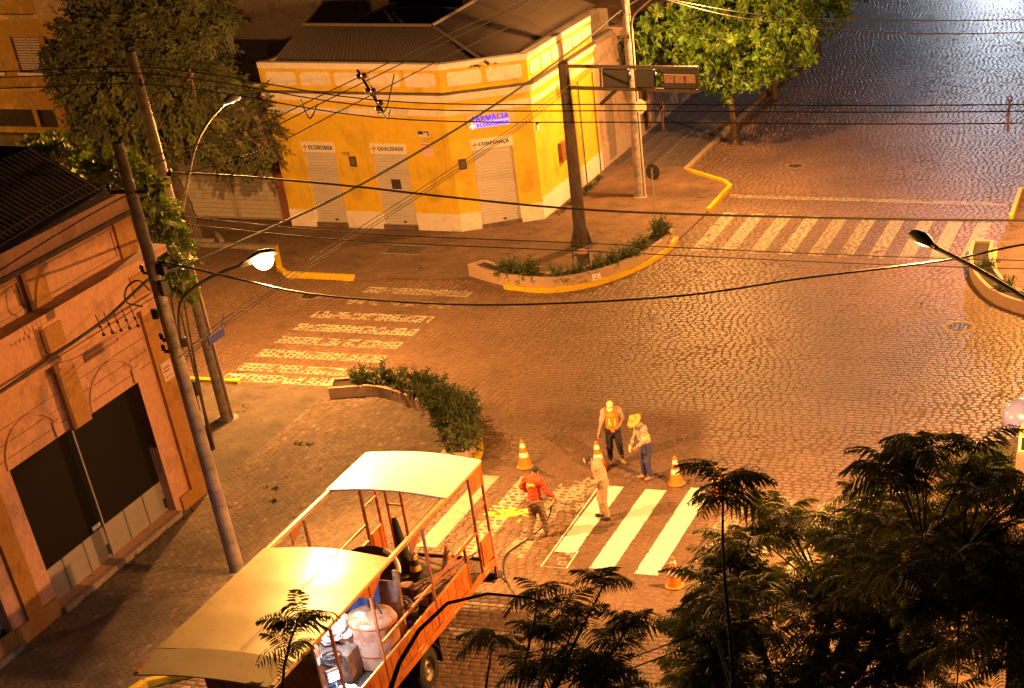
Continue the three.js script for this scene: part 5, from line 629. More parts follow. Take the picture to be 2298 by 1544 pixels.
{ // rolled black sheet stood on end, buckets, planks and bars
  const t = thing('black_roll', 'tall tapering black rolled sheet leaning upright on the truck bed', 'roll', [-0.35, onBed, 19.2]); mesh('roll', lathe([[0, 0], [0.2, 0.02], [0.19, 0.3], [0.07, 1.35], [0.05, 1.42], [0, 1.42]], 22).rotateX(-0.06).rotateZ(0.1).translate(-0.3, onBed, 19.2), M([0.012, 0.011, 0.012], { roughness: 0.5 }), t); mesh('tie', new THREE.TorusGeometry(0.13, 0.012, 6, 20).rotateX(Math.PI / 2).translate(-0.37, onBed + 0.78, 19.16), mBlackSteel, t);
  for (const [x, z, label] of [[0.12, 20.2, 'pale round bucket lid on the truck bed, beside the dark hoses'], [0.38, 20.25, 'pale round bucket lid on the truck bed, next to the bars']]) { const b = thing('bucket', label, 'bucket', [x, onBed, z]); mesh('pail', lathe([[0, 0.0], [0.13, 0], [0.16, 0.36], [0.165, 0.37]], 22).translate(x, onBed, z), M([0.3, 0.2, 0.15]), b); mesh('lid', lathe([[0, 0.395], [0.15, 0.39], [0.172, 0.38], [0.172, 0.35]], 24).translate(x, onBed, z), M([0.6, 0.42, 0.36], { roughness: 0.6 }), b); }
  seed = 13; for (let i = 0; i < 7; i++) { const x = 0.75 + i * 0.07, y = onBed + 0.12 + (i % 3) * 0.12; tag(mesh('metal_bar', bar([x, y, 18.2 + rr(0, 0.6)], [x + rr(-0.25, 0.05), y + rr(0.1, 0.8), 21.2 + rr(-0.5, 0.6)], 0.05, 0.03), M([0.3 + 0.2 * rnd(), 0.2, 0.14], { map: 'rust', m: 0.4, roughness: 0.5 })), 'long flat metal bar lying along the right side of the truck bed', 'bar', 'bars on the truck bed'); }
  for (let i = 0; i < 8; i++) { const cx = rr(-0.2, 0.9), cz = rr(19.6, 21.9), pts = [], r = rr(0.12, 0.3), y = onBed + rr(0.05, 0.5); for (let k = 0; k <= 18; k++) { const f = k / 18 * Math.PI * 3.2; pts.push([cx + Math.cos(f) * r * 1.3, y + 0.05 * Math.sin(f * 0.7 + i) + k * 0.006, cz + Math.sin(f) * r]); } tag(mesh('hose_coil', tube(pts, 0.032, 8, 60), M([[0.015, 0.012, 0.012], [0.05, 0.03, 0.02], [0.02, 0.02, 0.03]][i % 3], { roughness: 0.5 })), 'thick dark hose coiled on the open middle of the truck bed', 'hose', 'hoses on the open truck bed'); }
  for (let i = 0; i < 6; i++) { const x = rr(-0.1, 0.8), z = rr(19.8, 22.2); tag(mesh('paint_tin', [lathe([[0, 0], [0.1, 0], [0.1, 0.22], [0.085, 0.225], [0.08, 0.2], [0, 0.2]], 16).translate(x, onBed + 0.18 * (i % 2), z)], M([[0.6, 0.45, 0.2], [0.5, 0.36, 0.3], [0.2, 0.12, 0.08]][i % 3], { roughness: 0.4 })), 'small open paint tin among the dark hoses on the truck bed', 'paint tin', 'tins on the truck bed'); }
  const pb = thing('steel_plate', 'leaning rusty steel plate below the front roof edge', 'steel plate', [0.3, onBed, 22.4]); mesh('plate', rbox(-0.55, 0.55, 0, 1.3, -0.02, 0.02, 0.01, 1).rotateX(-0.1).translate(0.25, onBed, 22.0), M([0.3, 0.17, 0.14], { map: 'rust', m: 0.7 }), pb); mesh('rib', rbox(0.5, 0.62, 0, 1.55, -0.03, 0.06, 0.01, 1).rotateX(-0.1).translate(0.25, onBed, 22.02), M([0.36, 0.2, 0.12], { map: 'rust', m: 0.5 }), pb);
  const hs = [[1.0, 0.7, 17.4], [1.1, 0.1, 17.0], [0.75, 0.035, 16.3], [0.5, 0.035, 15.4], [0.75, 0.035, 14.4], [0.85, 0.04, 13.8], [1.05, 0.3, 13.6], [1.2, 0.6, 13.75]]; tag(mesh('paint_hose', tube(hs, 0.02, 8, 80), mRubber), 'black paint hose running from the truck tail to the red-shirted worker', 'hose');
}
// ------------------------------------------------------------ cones
function coneThing(label, x, z, o = {}) {
  const t = thing('traffic_cone', label, 'traffic cone', [x, o.y ?? 0.02, z], 'traffic cones', true), a = o.dark ? M([0.02, 0.018, 0.018], { roughness: 0.6 }) : M([0.82, 0.22, 0.015], { roughness: 0.5, map: 'sheet', m: 0.4 }), b = o.dark ? M([0.7, 0.42, 0.05]) : M([0.8, 0.76, 0.68], { roughness: 0.4 }), R = (y) => lerp(0.19, 0.035, (y - 0.04) / 0.71), seg = (y0, y1, d = 0) => lathe([[R(y0) + d, y0], [R(y1) + d, y1]], 26);
  mesh('base', o.dark ? rbox(-0.19, 0.19, 0, 0.04, -0.19, 0.19, 0.015) : lathe([[0, 0.012], [0.21, 0], [0.235, 0.012], [0.235, 0.035], [0.2, 0.05]], 28), a, t);
  mesh('cone_body', [lathe([[0.2, 0.045], [R(0.07), 0.07], [R(0.7), 0.7], [0.04, 0.73], [0.03, 0.75], [0, 0.75]], 28)], a, t);
  mesh('reflective_band', seg(0.3, 0.42, 0.004), b, t); mesh('reflective_band', seg(0.55, 0.66, 0.004), b, t);
  if (o.turn) t.rotation.set(...o.turn); return t;
}
coneThing('orange and white cone alone between the shrub planter and the workers', -0.95, 10.0);
coneThing('orange and white cone under the hand of the vested worker', 1.2, 9.85, { y: 0.05, turn: [0, 0, 0.06] });
coneThing('orange and white cone beside the yellow-hatted worker', 3.57, 10.45);
coneThing('orange and white cone at the end of the newest stripe', 4.85, 10.95);
coneThing('orange and white cone at the lower right end of the fresh stripes', 5.2, 16.35);
coneThing('orange and white cone behind the dark near leaves on the road', 3.75, 21.9);
coneThing('black cone with yellow bands on the truck bed beside the black roll', -0.05, 19.3, { dark: true, y: 1.09 });
coneThing('orange cone tipped into the truck bed behind the pan', -0.62, 19.5, { y: 1.15, turn: [0.15, 0, 0.2] });
coneThing('orange cone lying behind the truck rails on the bed', 0.55, 18.9, { y: 1.1, turn: [0, 0, -0.1] });

// ------------------------------------------------------------ workers: one smooth body each, clothes as shells over it
function surfaceNets(f, lo, hi, h) {
  const n = [0, 1, 2].map((k) => Math.ceil((hi[k] - lo[k]) / h) + 1), [nx, ny, nz] = n, F = new Float32Array(nx * ny * nz), at = (i, j, k) => (k * ny + j) * nx + i;
  for (let k = 0; k < nz; k++) for (let j = 0; j < ny; j++) for (let i = 0; i < nx; i++) F[at(i, j, k)] = f(lo[0] + i * h, lo[1] + j * h, lo[2] + k * h);
  const id = new Int32Array(nx * ny * nz).fill(-1), P = [], I = [];
  for (let k = 0; k < nz - 1; k++) for (let j = 0; j < ny - 1; j++) for (let i = 0; i < nx - 1; i++) {
    let m = 0; const v = []; for (let c = 0; c < 8; c++) { const q = F[at(i + (c & 1), j + ((c >> 1) & 1), k + (c >> 2))]; v.push(q); if (q < 0) m |= 1 << c; }
    if (m === 0 || m === 255) continue; let x = 0, y = 0, z = 0, e = 0;
    for (let a = 0; a < 8; a++) for (const b of [a ^ 1, a ^ 2, a ^ 4]) if (b > a && (v[a] < 0) !== (v[b] < 0)) { const t = v[a] / (v[a] - v[b]); x += lerp(a & 1, b & 1, t); y += lerp((a >> 1) & 1, (b >> 1) & 1, t); z += lerp(a >> 2, b >> 2, t); e++; }
    id[at(i, j, k)] = P.length / 3; P.push(lo[0] + (i + x / e) * h, lo[1] + (j + y / e) * h, lo[2] + (k + z / e) * h);
  }
  const quad = (a, b, c, d, fl) => { if (a < 0 || b < 0 || c < 0 || d < 0) return; if (fl) I.push(a, b, c, a, c, d); else I.push(a, c, b, a, d, c); };
  for (let k = 1; k < nz - 1; k++) for (let j = 1; j < ny - 1; j++) for (let i = 1; i < nx - 1; i++) {
    const s = F[at(i, j, k)] < 0;
    if (s !== F[at(i + 1, j, k)] < 0) quad(id[at(i, j - 1, k - 1)], id[at(i, j, k - 1)], id[at(i, j, k)], id[at(i, j - 1, k)], s);
    if (s !== F[at(i, j + 1, k)] < 0) quad(id[at(i - 1, j, k - 1)], id[at(i - 1, j, k)], id[at(i, j, k)], id[at(i, j, k - 1)], s);
    if (s !== F[at(i, j, k + 1)] < 0) quad(id[at(i - 1, j - 1, k)], id[at(i, j - 1, k)], id[at(i, j, k)], id[at(i - 1, j, k)], s);
  }
  const g = new THREE.BufferGeometry(); g.setAttribute('position', new THREE.Float32BufferAttribute(P, 3)); g.setIndex(I); g.computeVertexNormals(); return g;
}
const capsule = (x, y, z, [a, b, ra, rb]) => { const bx = b[0] - a[0], by = b[1] - a[1], bz = b[2] - a[2], px = x - a[0], py = y - a[1], pz = z - a[2], t = clamp((px * bx + py * by + pz * bz) / (bx * bx + by * by + bz * bz + 1e-9)); return Math.hypot(px - bx * t, py - by * t, pz - bz * t) - lerp(ra, rb, t); };
const smin = (a, b, k) => { const h = clamp(0.5 + 0.5 * (b - a) / k); return lerp(b, a, h) - k * h * (1 - h); };
const union = (bones, k = 0.035) => (x, y, z) => { let d = 9; for (const b of bones) { const q = capsule(x, y, z, b); d = d > 8 ? q : smin(d, q, k); } return d; };
function bounds(bones, m) { const lo = [9, 9, 9], hi = [-9, -9, -9]; for (const [a, b, ra, rb] of bones) for (const [p, r] of [[a, ra], [b, rb]]) for (let k = 0; k < 3; k++) { lo[k] = Math.min(lo[k], p[k] - r - m); hi[k] = Math.max(hi[k], p[k] + r + m); } return [lo, hi]; }
const mSkin = M([0.36, 0.19, 0.12], { roughness: 0.6 });
/* J: joints in the worker's own axes, facing +z: hip, chest, neck, head (centre), and l/r shoulder, elbow, wrist, hip, knee, ankle, toe */
function worker(label, at, yaw, J, wear) {
  const t = thing('person', label, 'person', at, null, true), S = 1;
  const torso = [[J.hip, J.belly, 0.135, 0.13], [J.belly, J.chest, 0.13, 0.15], [[J.hip[0] - 0.06, J.hip[1], J.hip[2]], [J.hip[0] + 0.06, J.hip[1], J.hip[2]], 0.12, 0.12], [J.ls, J.rs, 0.085, 0.085], [J.chest, J.neck, 0.13, 0.065]];
  const arm = (s) => [[J[s + 's'], J[s + 'e'], 0.062, 0.046], [J[s + 'e'], J[s + 'w'], 0.045, 0.031]], leg = (s) => [[J[s + 'h'], J[s + 'k'], 0.098, 0.066], [J[s + 'k'], J[s + 'a'], 0.062, 0.042]], foot = (s) => [[J[s + 'a'], J[s + 't'], 0.045, 0.038]];
  const body = [...torso, ...arm('l'), ...arm('r'), ...leg('l'), ...leg('r'), ...foot('l'), ...foot('r'), [J.neck, J.head, 0.058, 0.055]];
  const N = v3(J.head), face = v3(J.look).normalize(), up = v3(J.crown ?? [0, 1, 0]); up.addScaledVector(face, -up.dot(face)).normalize(); const side = up.clone().cross(face), HM = new THREE.Matrix4().makeBasis(side, up, face).setPosition(N);
  // head with brow, nose, mouth, chin, ears in its own grid
  const hf = (x, y, z) => { let d = Math.hypot(x / 0.075, (y - 0.02) / 0.105, (z + 0.012) / 0.094) - 1; d *= 0.078; d = smin(d, capsule(x, y, z, [[0, -0.055, 0.03], [0, -0.085, 0.058], 0.052, 0.036]), 0.03); d = smin(d, capsule(x, y, z, [[0, 0.018, 0.085], [0, -0.022, 0.106], 0.008, 0.014]), 0.012); d = smin(d, capsule(x, y, z, [[-0.018, -0.058, 0.088], [0.018, -0.058, 0.088], 0.007, 0.007]), 0.008); for (const s of [-1, 1]) { d = smin(d, capsule(x, y, z, [[s * 0.078, 0.015, -0.005], [s * 0.08, -0.022, 0.003], 0.013, 0.009]), 0.008); d = Math.max(d, -(Math.hypot(x - s * 0.031, y - 0.012, z - 0.094) - 0.013)); } return smin(d, capsule(x, y, z, [[0, -0.06, -0.02], [0, -0.15, -0.03], 0.055, 0.058]), 0.03); };
  const headG = surfaceNets(hf, [-0.12, -0.2, -0.14], [0.12, 0.16, 0.15], 0.007).applyMatrix4(HM);
  // hands: palm, four fingers of unequal length with two bends, thumb from the side of the palm
  const hand = (s) => { const w = v3(J[s + 'w']), d = (J[s + 'hd'] ? v3(J[s + 'hd']) : w.clone().sub(v3(J[s + 'e']))).normalize(), palm = v3(J[s + 'pn'] ?? [s === 'l' ? -1 : 1, 0, 0]); palm.addScaledVector(d, -palm.dot(d)).normalize(); const u = d.clone().cross(palm).multiplyScalar(s === 'l' ? 1 : -1), c = J[s + 'curl'] ?? 0.45, bones = [], p = (a, b, e) => w.clone().addScaledVector(d, a).addScaledVector(u, b).addScaledVector(palm, e).toArray(); bones.push([p(0, 0, 0), p(0.04, 0, 0), 0.03, 0.03], [p(0.03, -0.022, 0), p(0.085, -0.03, 0), 0.016, 0.014], [p(0.03, 0.02, 0), p(0.088, 0.026, 0), 0.016, 0.014], [p(0.03, 0, 0), p(0.09, 0, 0), 0.017, 0.015]); [[-0.031, 0.06], [-0.01, 0.074], [0.011, 0.07], [0.03, 0.054]].forEach(([b, L]) => { let a = 0.088, e = 0, f = c; const q = [p(a, b, e)]; for (const k of [0.45, 0.32, 0.23]) { a += Math.cos(f) * L * k; e += Math.sin(f) * L * k; f += c; q.push(p(a, b * 1.1, e)); } for (let i = 0; i < 3; i++) bones.push([q[i], q[i + 1], 0.0098 - i * 0.0008, 0.009 - i * 0.0008]); }); bones.push([p(0.02, 0.03, 0.004), p(0.05, 0.056, 0.012), 0.013, 0.0115], [p(0.05, 0.056, 0.012), p(0.078, 0.062, 0.024), 0.011, 0.009]); const [lo, hi] = bounds(bones, 0.01); return surfaceNets(union(bones, 0.006), lo, hi, 0.006); };
  const [lo, hi] = bounds(body, 0.03);
  mesh('body', [surfaceNets(union(body), lo, hi, 0.02), headG, hand('l'), hand('r')], mSkin, t);
  // eyes
  mesh('eyes', [-1, 1].map((s) => new THREE.SphereGeometry(0.0125, 10, 8).translate(s * 0.031, 0.012, 0.079).applyMatrix4(HM)), M([0.5, 0.45, 0.4], { roughness: 0.2 }), t);
  const shell = (name, bones, grow, cut, m, h = 0.017, k = 0.045, wr = 0.0075) => { const bs = bones.map(([a, b, ra, rb]) => [a, b, ra + grow, rb + grow]), u = union(bs, k), [l, g] = bounds(bs, 0.03); return mesh(name, surfaceNets((x, y, z) => { let d = u(x, y, z) + wr * (Math.sin(x * 31 + y * 23) * Math.sin(y * 37 + z * 29) + 0.9 * Math.sin(y * 62 + x * 14 + z * 20) * Math.sin(x * 25 - z * 18)); for (const c of cut) d = Math.max(d, c(x, y, z)); return d; }, l, g, h), m, t); };
  const above = (p, n) => { const q = v3(n).normalize(), c = v3(p).dot(q); return (x, y, z) => c - (x * q.x + y * q.y + z * q.z); };
  const w = wear(J, arm, leg, torso, shell, above, HM, t);
  // shoes and hair
  for (const s of ['l', 'r']) { const a = J[s + 'a'], b = J[s + 't']; mesh('shoe', surfaceNets(union([[[a[0], a[1] - 0.02, a[2]], [b[0], b[1], b[2]], 0.055, 0.046], [[a[0], a[1] + 0.03, a[2]], [a[0], a[1] - 0.02, a[2]], 0.05, 0.055]], 0.03), ...bounds([[a, b, 0.09, 0.09]], 0.02), 0.012), w.shoe, t); }
  if (w.hair) mesh('hair', surfaceNets((x, y, z) => Math.max(Math.hypot(x / 0.082, (y - 0.025) / 0.108, (z + 0.018) / 0.097) * 0.085 - 0.085, -(y + 0.03 - (z > 0.03 ? 1 : 0) * 0.09 + z * 0.3)), [-0.12, -0.12, -0.14], [0.12, 0.16, 0.12], 0.008).applyMatrix4(HM), w.hair, t);
  t.rotation.y = yaw; return t;
}
const clothes = { grey: M([0.5, 0.43, 0.4], { roughness: 0.9, map: 'grain', m: 0.3 }), beige: M([0.46, 0.34, 0.24], { roughness: 0.9, map: 'grain', m: 0.3 }), red: M([0.66, 0.09, 0.03], { roughness: 0.85, map: 'grain', m: 0.3 }), vest: M([0.85, 0.2, 0.015], { roughness: 0.7 }), navy: M([0.02, 0.018, 0.03], { roughness: 0.9 }), blue: M([0.05, 0.05, 0.16], { roughness: 0.9 }), dusty: M([0.24, 0.16, 0.12], { roughness: 0.9, map: 'worn', m: 0.4 }), band: M([0.75, 0.68, 0.2], { roughness: 0.4 }), silver: M([0.7, 0.7, 0.66], { roughness: 0.35 }), dark: M([0.03, 0.025, 0.025], { roughness: 0.8 }), leather: M([0.28, 0.18, 0.12], { roughness: 0.6 }), hair: M([0.02, 0.014, 0.01], { roughness: 0.7 }) };
const bandOn = (shell, name, bones, at, n, wd, m) => { const q = v3(n).normalize(), c = v3(at).dot(q); return shell(name, bones, 0.022, [(x, y, z) => Math.abs(x * q.x + y * q.y + z * q.z - c) - wd], m, 0.011, 0.045, 0.003); };
const lerp3 = (a, b, t) => a.map((v, i) => lerp(v, b[i], t));
const cap = (HM, t, m, front, peak = 0.09) => { mesh('cap', new THREE.SphereGeometry(0.103, 22, 12, 0, Math.PI * 2, 0, Math.PI * 0.5).scale(0.9, 0.95, 1.04).translate(0, 0.045, -0.012).applyMatrix4(HM), m, t); if (front) mesh('cap_front', new THREE.SphereGeometry(0.1045, 18, 10, Math.PI * 0.18, Math.PI * 0.64, 0.25, Math.PI * 0.5 - 0.25).scale(0.9, 0.95, 1.04).translate(0, 0.045, -0.012).applyMatrix4(HM), front, t); const s = new THREE.Shape(); s.absellipse(0, 0, 0.082, peak, 0, Math.PI); mesh('cap_peak', new THREE.ExtrudeGeometry(s, { depth: 0.006, bevelEnabled: false, curveSegments: 16 }).rotateX(Math.PI / 2 + 0.22).translate(0, 0.05, 0.075).applyMatrix4(HM), m, t); };
// man in orange vest, pale hard cap, head bowed, one hand on the cone
worker('worker in an orange safety vest and pale cap resting a hand on a cone', [1.5, 0.02, 9.35], 0.35, {
  hip: [0, 0.93, 0], belly: [0, 1.1, 0.01], chest: [0, 1.32, 0.03], neck: [0, 1.5, 0.07], head: [-0.02, 1.6, 0.14], look: [-0.15, -0.75, 0.65], crown: [0, 0.7, 0.7],
  ls: [0.19, 1.43, 0.03], le: [0.3, 1.2, -0.04], lw: [0.18, 1.05, 0.14], lhd: [-0.6, -0.1, 0.5], lpn: [-0.4, 0, -0.6], rs: [-0.19, 1.42, 0.03], re: [-0.3, 1.14, 0.06], rw: [-0.4, 0.92, 0.24], rhd: [-0.15, -1, 0.25], rpn: [0.6, 0, 0.5], rcurl: 0.7,
  lh: [0.1, 0.9, 0], lk: [0.15, 0.5, 0.06], la: [0.2, 0.07, 0.0], lt: [0.28, 0.045, 0.16], rh: [-0.1, 0.9, 0], rk: [-0.13, 0.5, 0.08], ra: [-0.13, 0.07, 0.02], rt: [-0.12, 0.045, 0.19] },
(J, arm, leg, torso, shell, above, HM, t) => {
  shell('trousers', [...leg('l'), ...leg('r'), torso[0], torso[2]], 0.022, [above([0, 0.2, 0], [0, 1, 0]), (x, y) => y - 1.0], clothes.navy);
  shell('trouser_cuffs', [leg('l')[1], leg('r')[1]], 0.03, [above([0, 0.17, 0], [0, 1, 0]), (x, y) => y - 0.25], clothes.dusty, 0.013);
  const cutL = above(lerp3(J.ls, J.le, 0.75), [J.ls[0] - J.le[0], J.ls[1] - J.le[1], J.ls[2] - J.le[2]]); void cutL;
  shell('shirt', [torso[1], torso[3], torso[4], [J.ls, lerp3(J.ls, J.le, 0.8), 0.066, 0.056], [J.rs, lerp3(J.rs, J.re, 0.8), 0.066, 0.056]], 0.014, [above([0, 1.0, 0], [0, 1, 0])], clothes.grey);
  shell('vest', [torso[0], torso[1], torso[3], torso[4]], 0.03, [above([0, 0.9, 0], [0, 1, 0]), (x) => Math.abs(x) - 0.185, (x, y, z) => 0.07 - Math.hypot(x, (y - 1.55) * 0.8, z - 0.1)], clothes.vest);
  const strip = (x0, x1) => shell('reflective_strip', [torso[0], torso[1], torso[4]], 0.036, [(x) => Math.abs(x - (x0 + x1) / 2) - (x1 - x0) / 2, (x, y) => Math.max(y - 1.28, 1.08 - y)], clothes.band, 0.012); strip(-0.1, -0.045); strip(0.05, 0.105);
  cap(HM, t, M([0.72, 0.6, 0.36], { roughness: 0.7 })); return { shoe: clothes.leather, hair: clothes.hair }; });
// man in a wide yellow straw hat, grey shirt with bands, blue trousers
worker('worker in a wide yellow hat, banded grey shirt and blue trousers', [2.68, 0.02, 10.2], -0.75, {
  hip: [0, 0.93, -0.03], belly: [0, 1.1, 0.02], chest: [0, 1.3, 0.09], neck: [0, 1.46, 0.17], head: [0.0, 1.555, 0.25], look: [0, -0.6, 0.8], crown: [0, 0.8, 0.6],
  ls: [0.18, 1.39, 0.1], le: [0.23, 1.12, 0.14], lw: [0.16, 0.96, 0.34], lhd: [-0.1, -0.2, 0.5], lpn: [-1, 0, 0.1], lcurl: 0.6, rs: [-0.18, 1.39, 0.1], re: [-0.25, 1.12, 0.12], rw: [-0.17, 0.95, 0.32], rhd: [0.1, -0.3, 0.5], rpn: [1, 0, 0.1], rcurl: 0.6,
  lh: [0.09, 0.9, -0.03], lk: [0.1, 0.49, 0.02], la: [0.11, 0.07, -0.04], lt: [0.14, 0.045, 0.13], rh: [-0.09, 0.9, -0.03], rk: [-0.09, 0.5, 0.05], ra: [-0.1, 0.07, 0.04], rt: [-0.12, 0.045, 0.21] },
(J, arm, leg, torso, shell, above, HM, t) => {
  shell('trousers', [...leg('l'), ...leg('r'), torso[0], torso[2]], 0.024, [above([0, 0.07, 0], [0, 1, 0]), (x, y) => y - 0.99], clothes.blue);
  shell('shirt', [torso[0], torso[1], torso[3], torso[4], ...arm('l'), ...arm('r')], 0.018, [above([0, 0.88, 0], [0, 1, 0]), (x, y, z) => (z > 0.28 && y < 1.0 ? z - 0.3 : -1)], clothes.grey);
  bandOn(shell, 'reflective_band', [torso[0], torso[1], ...arm('l'), ...arm('r')], [0, 1.17, 0], [0, 1, -0.15], 0.022, clothes.band); bandOn(shell, 'reflective_band', [torso[0], torso[1]], [0, 1.09, 0], [0, 1, -0.1], 0.014, clothes.silver);
  const straw = M([0.78, 0.5, 0.1], { roughness: 0.8, map: 'grain', m: 0.1 }); const hat = mesh('hat', lathe([[0.0, 0.15], [0.06, 0.148], [0.09, 0.11], [0.1, 0.06], [0.104, 0.045], [0.17, 0.03], [0.215, 0.0], [0.218, -0.012], [0.17, 0.02], [0.1, 0.035]], 30).translate(0, 0.05, -0.012).applyMatrix4(HM), straw, t); mesh('hat_band', lathe([[0.104, 0.045], [0.107, 0.05], [0.104, 0.075], [0.1, 0.075]], 26).translate(0, 0.05, -0.012).applyMatrix4(HM), M([0.6, 0.36, 0.07]), hat);
  const bottle = mesh('spray_bottle', lathe([[0, 0], [0.045, 0.005], [0.05, 0.1], [0.03, 0.14], [0.018, 0.17], [0, 0.17]], 16).translate(0.0, 0.82, 0.46), M([0.66, 0.58, 0.3], { roughness: 0.4 }), t); void bottle; return { shoe: clothes.leather, hair: clothes.hair }; });
// man in red shirt, back to us, stepping towards the crossing
worker('worker in a red long-sleeved shirt seen from behind, arm reaching out', [0.98, 0.02, 14.25], Math.PI - 0.25, {
  hip: [0, 0.94, 0], belly: [0, 1.12, 0.02], chest: [0, 1.34, 0.05], neck: [-0.01, 1.52, 0.09], head: [-0.03, 1.63, 0.14], look: [-0.25, -0.35, 0.85], crown: [0, 0.95, 0.25],
  ls: [0.2, 1.45, 0.05], le: [0.36, 1.24, 0.02], lw: [0.3, 1.02, 0.2], lhd: [-0.2, -0.5, 0.6], lpn: [-1, 0, 0], lcurl: 0.7, rs: [-0.2, 1.44, 0.05], re: [-0.36, 1.19, 0.08], rw: [-0.52, 1.0, 0.2], rhd: [-0.5, -0.5, 0.3], rpn: [0.6, -0.3, 0.4], rcurl: 0.5,
  lh: [0.1, 0.91, 0], lk: [0.13, 0.5, 0.0], la: [0.12, 0.09, -0.26], lt: [0.13, 0.05, -0.1], rh: [-0.1, 0.91, 0], rk: [-0.12, 0.5, 0.13], ra: [-0.15, 0.07, 0.16], rt: [-0.18, 0.045, 0.34] },
(J, arm, leg, torso, shell, above, HM, t) => {
  shell('trousers', [...leg('l'), ...leg('r'), torso[0], torso[2]], 0.03, [above([0, 0.1, 0], [0, 1, 0]), (x, y) => y - 1.0], clothes.dusty);
  shell('shirt', [torso[0], torso[1], torso[3], torso[4], ...arm('l'), ...arm('r')], 0.024, [above([0, 0.9, 0], [0, 1, 0]), (x, y, z) => (Math.abs(x) > 0.2 && y < 1.06 ? 1.06 - y : -1)], clothes.red);
  const logo = mesh('shirt_print', surfaceNets((x, y, z) => { const u = union([torso[1], torso[3], torso[4]].map(([a, b, p, q]) => [a, b, p + 0.03, q + 0.03]), 0.045)(x, y, z); return Math.max(u, Math.hypot(x / 0.13, (y - 1.37) / 0.045) * 0.05 - 0.05, z); }, [-0.2, 1.25, -0.25], [0.2, 1.5, 0.1], 0.012), M([0.8, 0.6, 0.05]), t); mesh('print_dark', surfaceNets((x, y, z) => { const u = union([torso[1], torso[3], torso[4]].map(([a, b, p, q]) => [a, b, p + 0.033, q + 0.033]), 0.045)(x, y, z); return Math.max(u, Math.min(Math.max(Math.abs(x - 0.05) - 0.045, Math.abs(y - 1.375) - 0.009), Math.max(Math.abs(x + 0.05) - 0.045, Math.abs(y - 1.362) - 0.009)), z); }, [-0.2, 1.25, -0.25], [0.2, 1.5, 0.1], 0.008), clothes.dark, logo);
  cap(HM, t, clothes.dark); return { shoe: clothes.leather, hair: clothes.hair }; });
// man in pale shirt and trousers, dark and white cap, side on, looking down
worker('worker in a pale banded shirt and dark cap standing on the fresh stripes', [2.33, 0.03, 12.9], -1.3, {
  hip: [0, 0.93, -0.02], belly: [0, 1.1, 0.01], chest: [0, 1.3, 0.06], neck: [0, 1.45, 0.16], head: [0, 1.5, 0.27], look: [0, -0.75, 0.65], crown: [0, 0.65, 0.75],
  ls: [0.18, 1.4, 0.06], le: [0.23, 1.13, 0.0], lw: [0.2, 0.98, 0.2], lhd: [-0.2, 0, 0.6], lpn: [-1, 0, 0], lcurl: 0.6, rs: [-0.18, 1.4, 0.06], re: [-0.24, 1.13, -0.05], rw: [-0.22, 1.02, 0.16], rhd: [0, -0.1, 0.6], rpn: [1, 0, 0], rcurl: 0.6,
  lh: [0.09, 0.9, -0.02], lk: [0.1, 0.49, 0.0], la: [0.1, 0.07, -0.08], lt: [0.11, 0.045, 0.09], rh: [-0.09, 0.9, -0.02], rk: [-0.09, 0.5, 0.08], ra: [-0.1, 0.07, 0.06], rt: [-0.11, 0.045, 0.23] },
(J, arm, leg, torso, shell, above, HM, t) => {
  shell('trousers', [...leg('l'), ...leg('r'), torso[0], torso[2]], 0.03, [above([0, 0.08, 0], [0, 1, 0]), (x, y) => y - 0.99], clothes.beige);
  shell('shirt', [torso[0], torso[1], torso[3], torso[4], [J.ls, J.le, 0.064, 0.05], [J.rs, J.re, 0.064, 0.05], [J.le, lerp3(J.le, J.lw, 0.7), 0.05, 0.04], [J.re, lerp3(J.re, J.rw, 0.7), 0.05, 0.04]], 0.02, [above([0, 0.93, 0], [0, 1, 0])], M([0.52, 0.4, 0.31], { roughness: 0.9, map: 'grain', m: 0.3 }));
  bandOn(shell, 'reflective_band', [torso[0], torso[1], [J.ls, J.le, 0.064, 0.05], [J.rs, J.re, 0.064, 0.05]], [0, 1.14, 0], [0, 1, 0.1], 0.02, clothes.band);
  mesh('pouch', rbox(-0.3, -0.22, 0.9, 1.0, -0.06, 0.06, 0.02), clothes.dark, t); cap(HM, t, clothes.dark, M([0.7, 0.66, 0.55]), 0.1); return { shoe: clothes.dark, hair: clothes.hair }; });
// ------------------------------------------------------------ trees and plants
const leafMat = (rgb, o = {}) => M(rgb, { roughness: 0.75, side: THREE.DoubleSide, transmission: 0.3, thickness: 0, ...o });
function leafGeo(L, W, fold = 0.25, bendY = 0.3) {                      // one leaf along +z, folded on its midrib, tip drooping
  const P = [], st = [[0, 0.06], [0.3, 0.7], [0.62, 1], [0.86, 0.62], [1, 0.05]];
  const pt = (t, w, s) => [s * w * W / 2, Math.abs(s) * w * W * fold / 2 - bendY * L * t * t * 0.5, t * L];
  for (let i = 0; i + 1 < st.length; i++) for (const s of [-1, 1]) { const a = pt(st[i][0], 0, 0), b = pt(st[i + 1][0], 0, 0), c = pt(st[i][0], st[i][1], s), d = pt(st[i + 1][0], st[i + 1][1], s); P.push(...a, ...c, ...d, ...a, ...d, ...b); }
  const g = new THREE.BufferGeometry(); g.setAttribute('position', new THREE.Float32BufferAttribute(P, 3)); g.computeVertexNormals(); return g;
}
function whorl(n, L, W, spread, s) { seed = s; const out = []; for (let i = 0; i < n; i++) { const k = rr(0.7, 1.1); out.push(leafGeo(L * k, W * k, rr(0.15, 0.4), rr(0.2, 0.6)).rotateX(-rr(0.1, spread)).rotateY(i / n * Math.PI * 2 + rr(-0.4, 0.4)).translate(rr(-0.02, 0.02), rr(-0.03, 0.03), rr(-0.02, 0.02))); } return geo(out); }
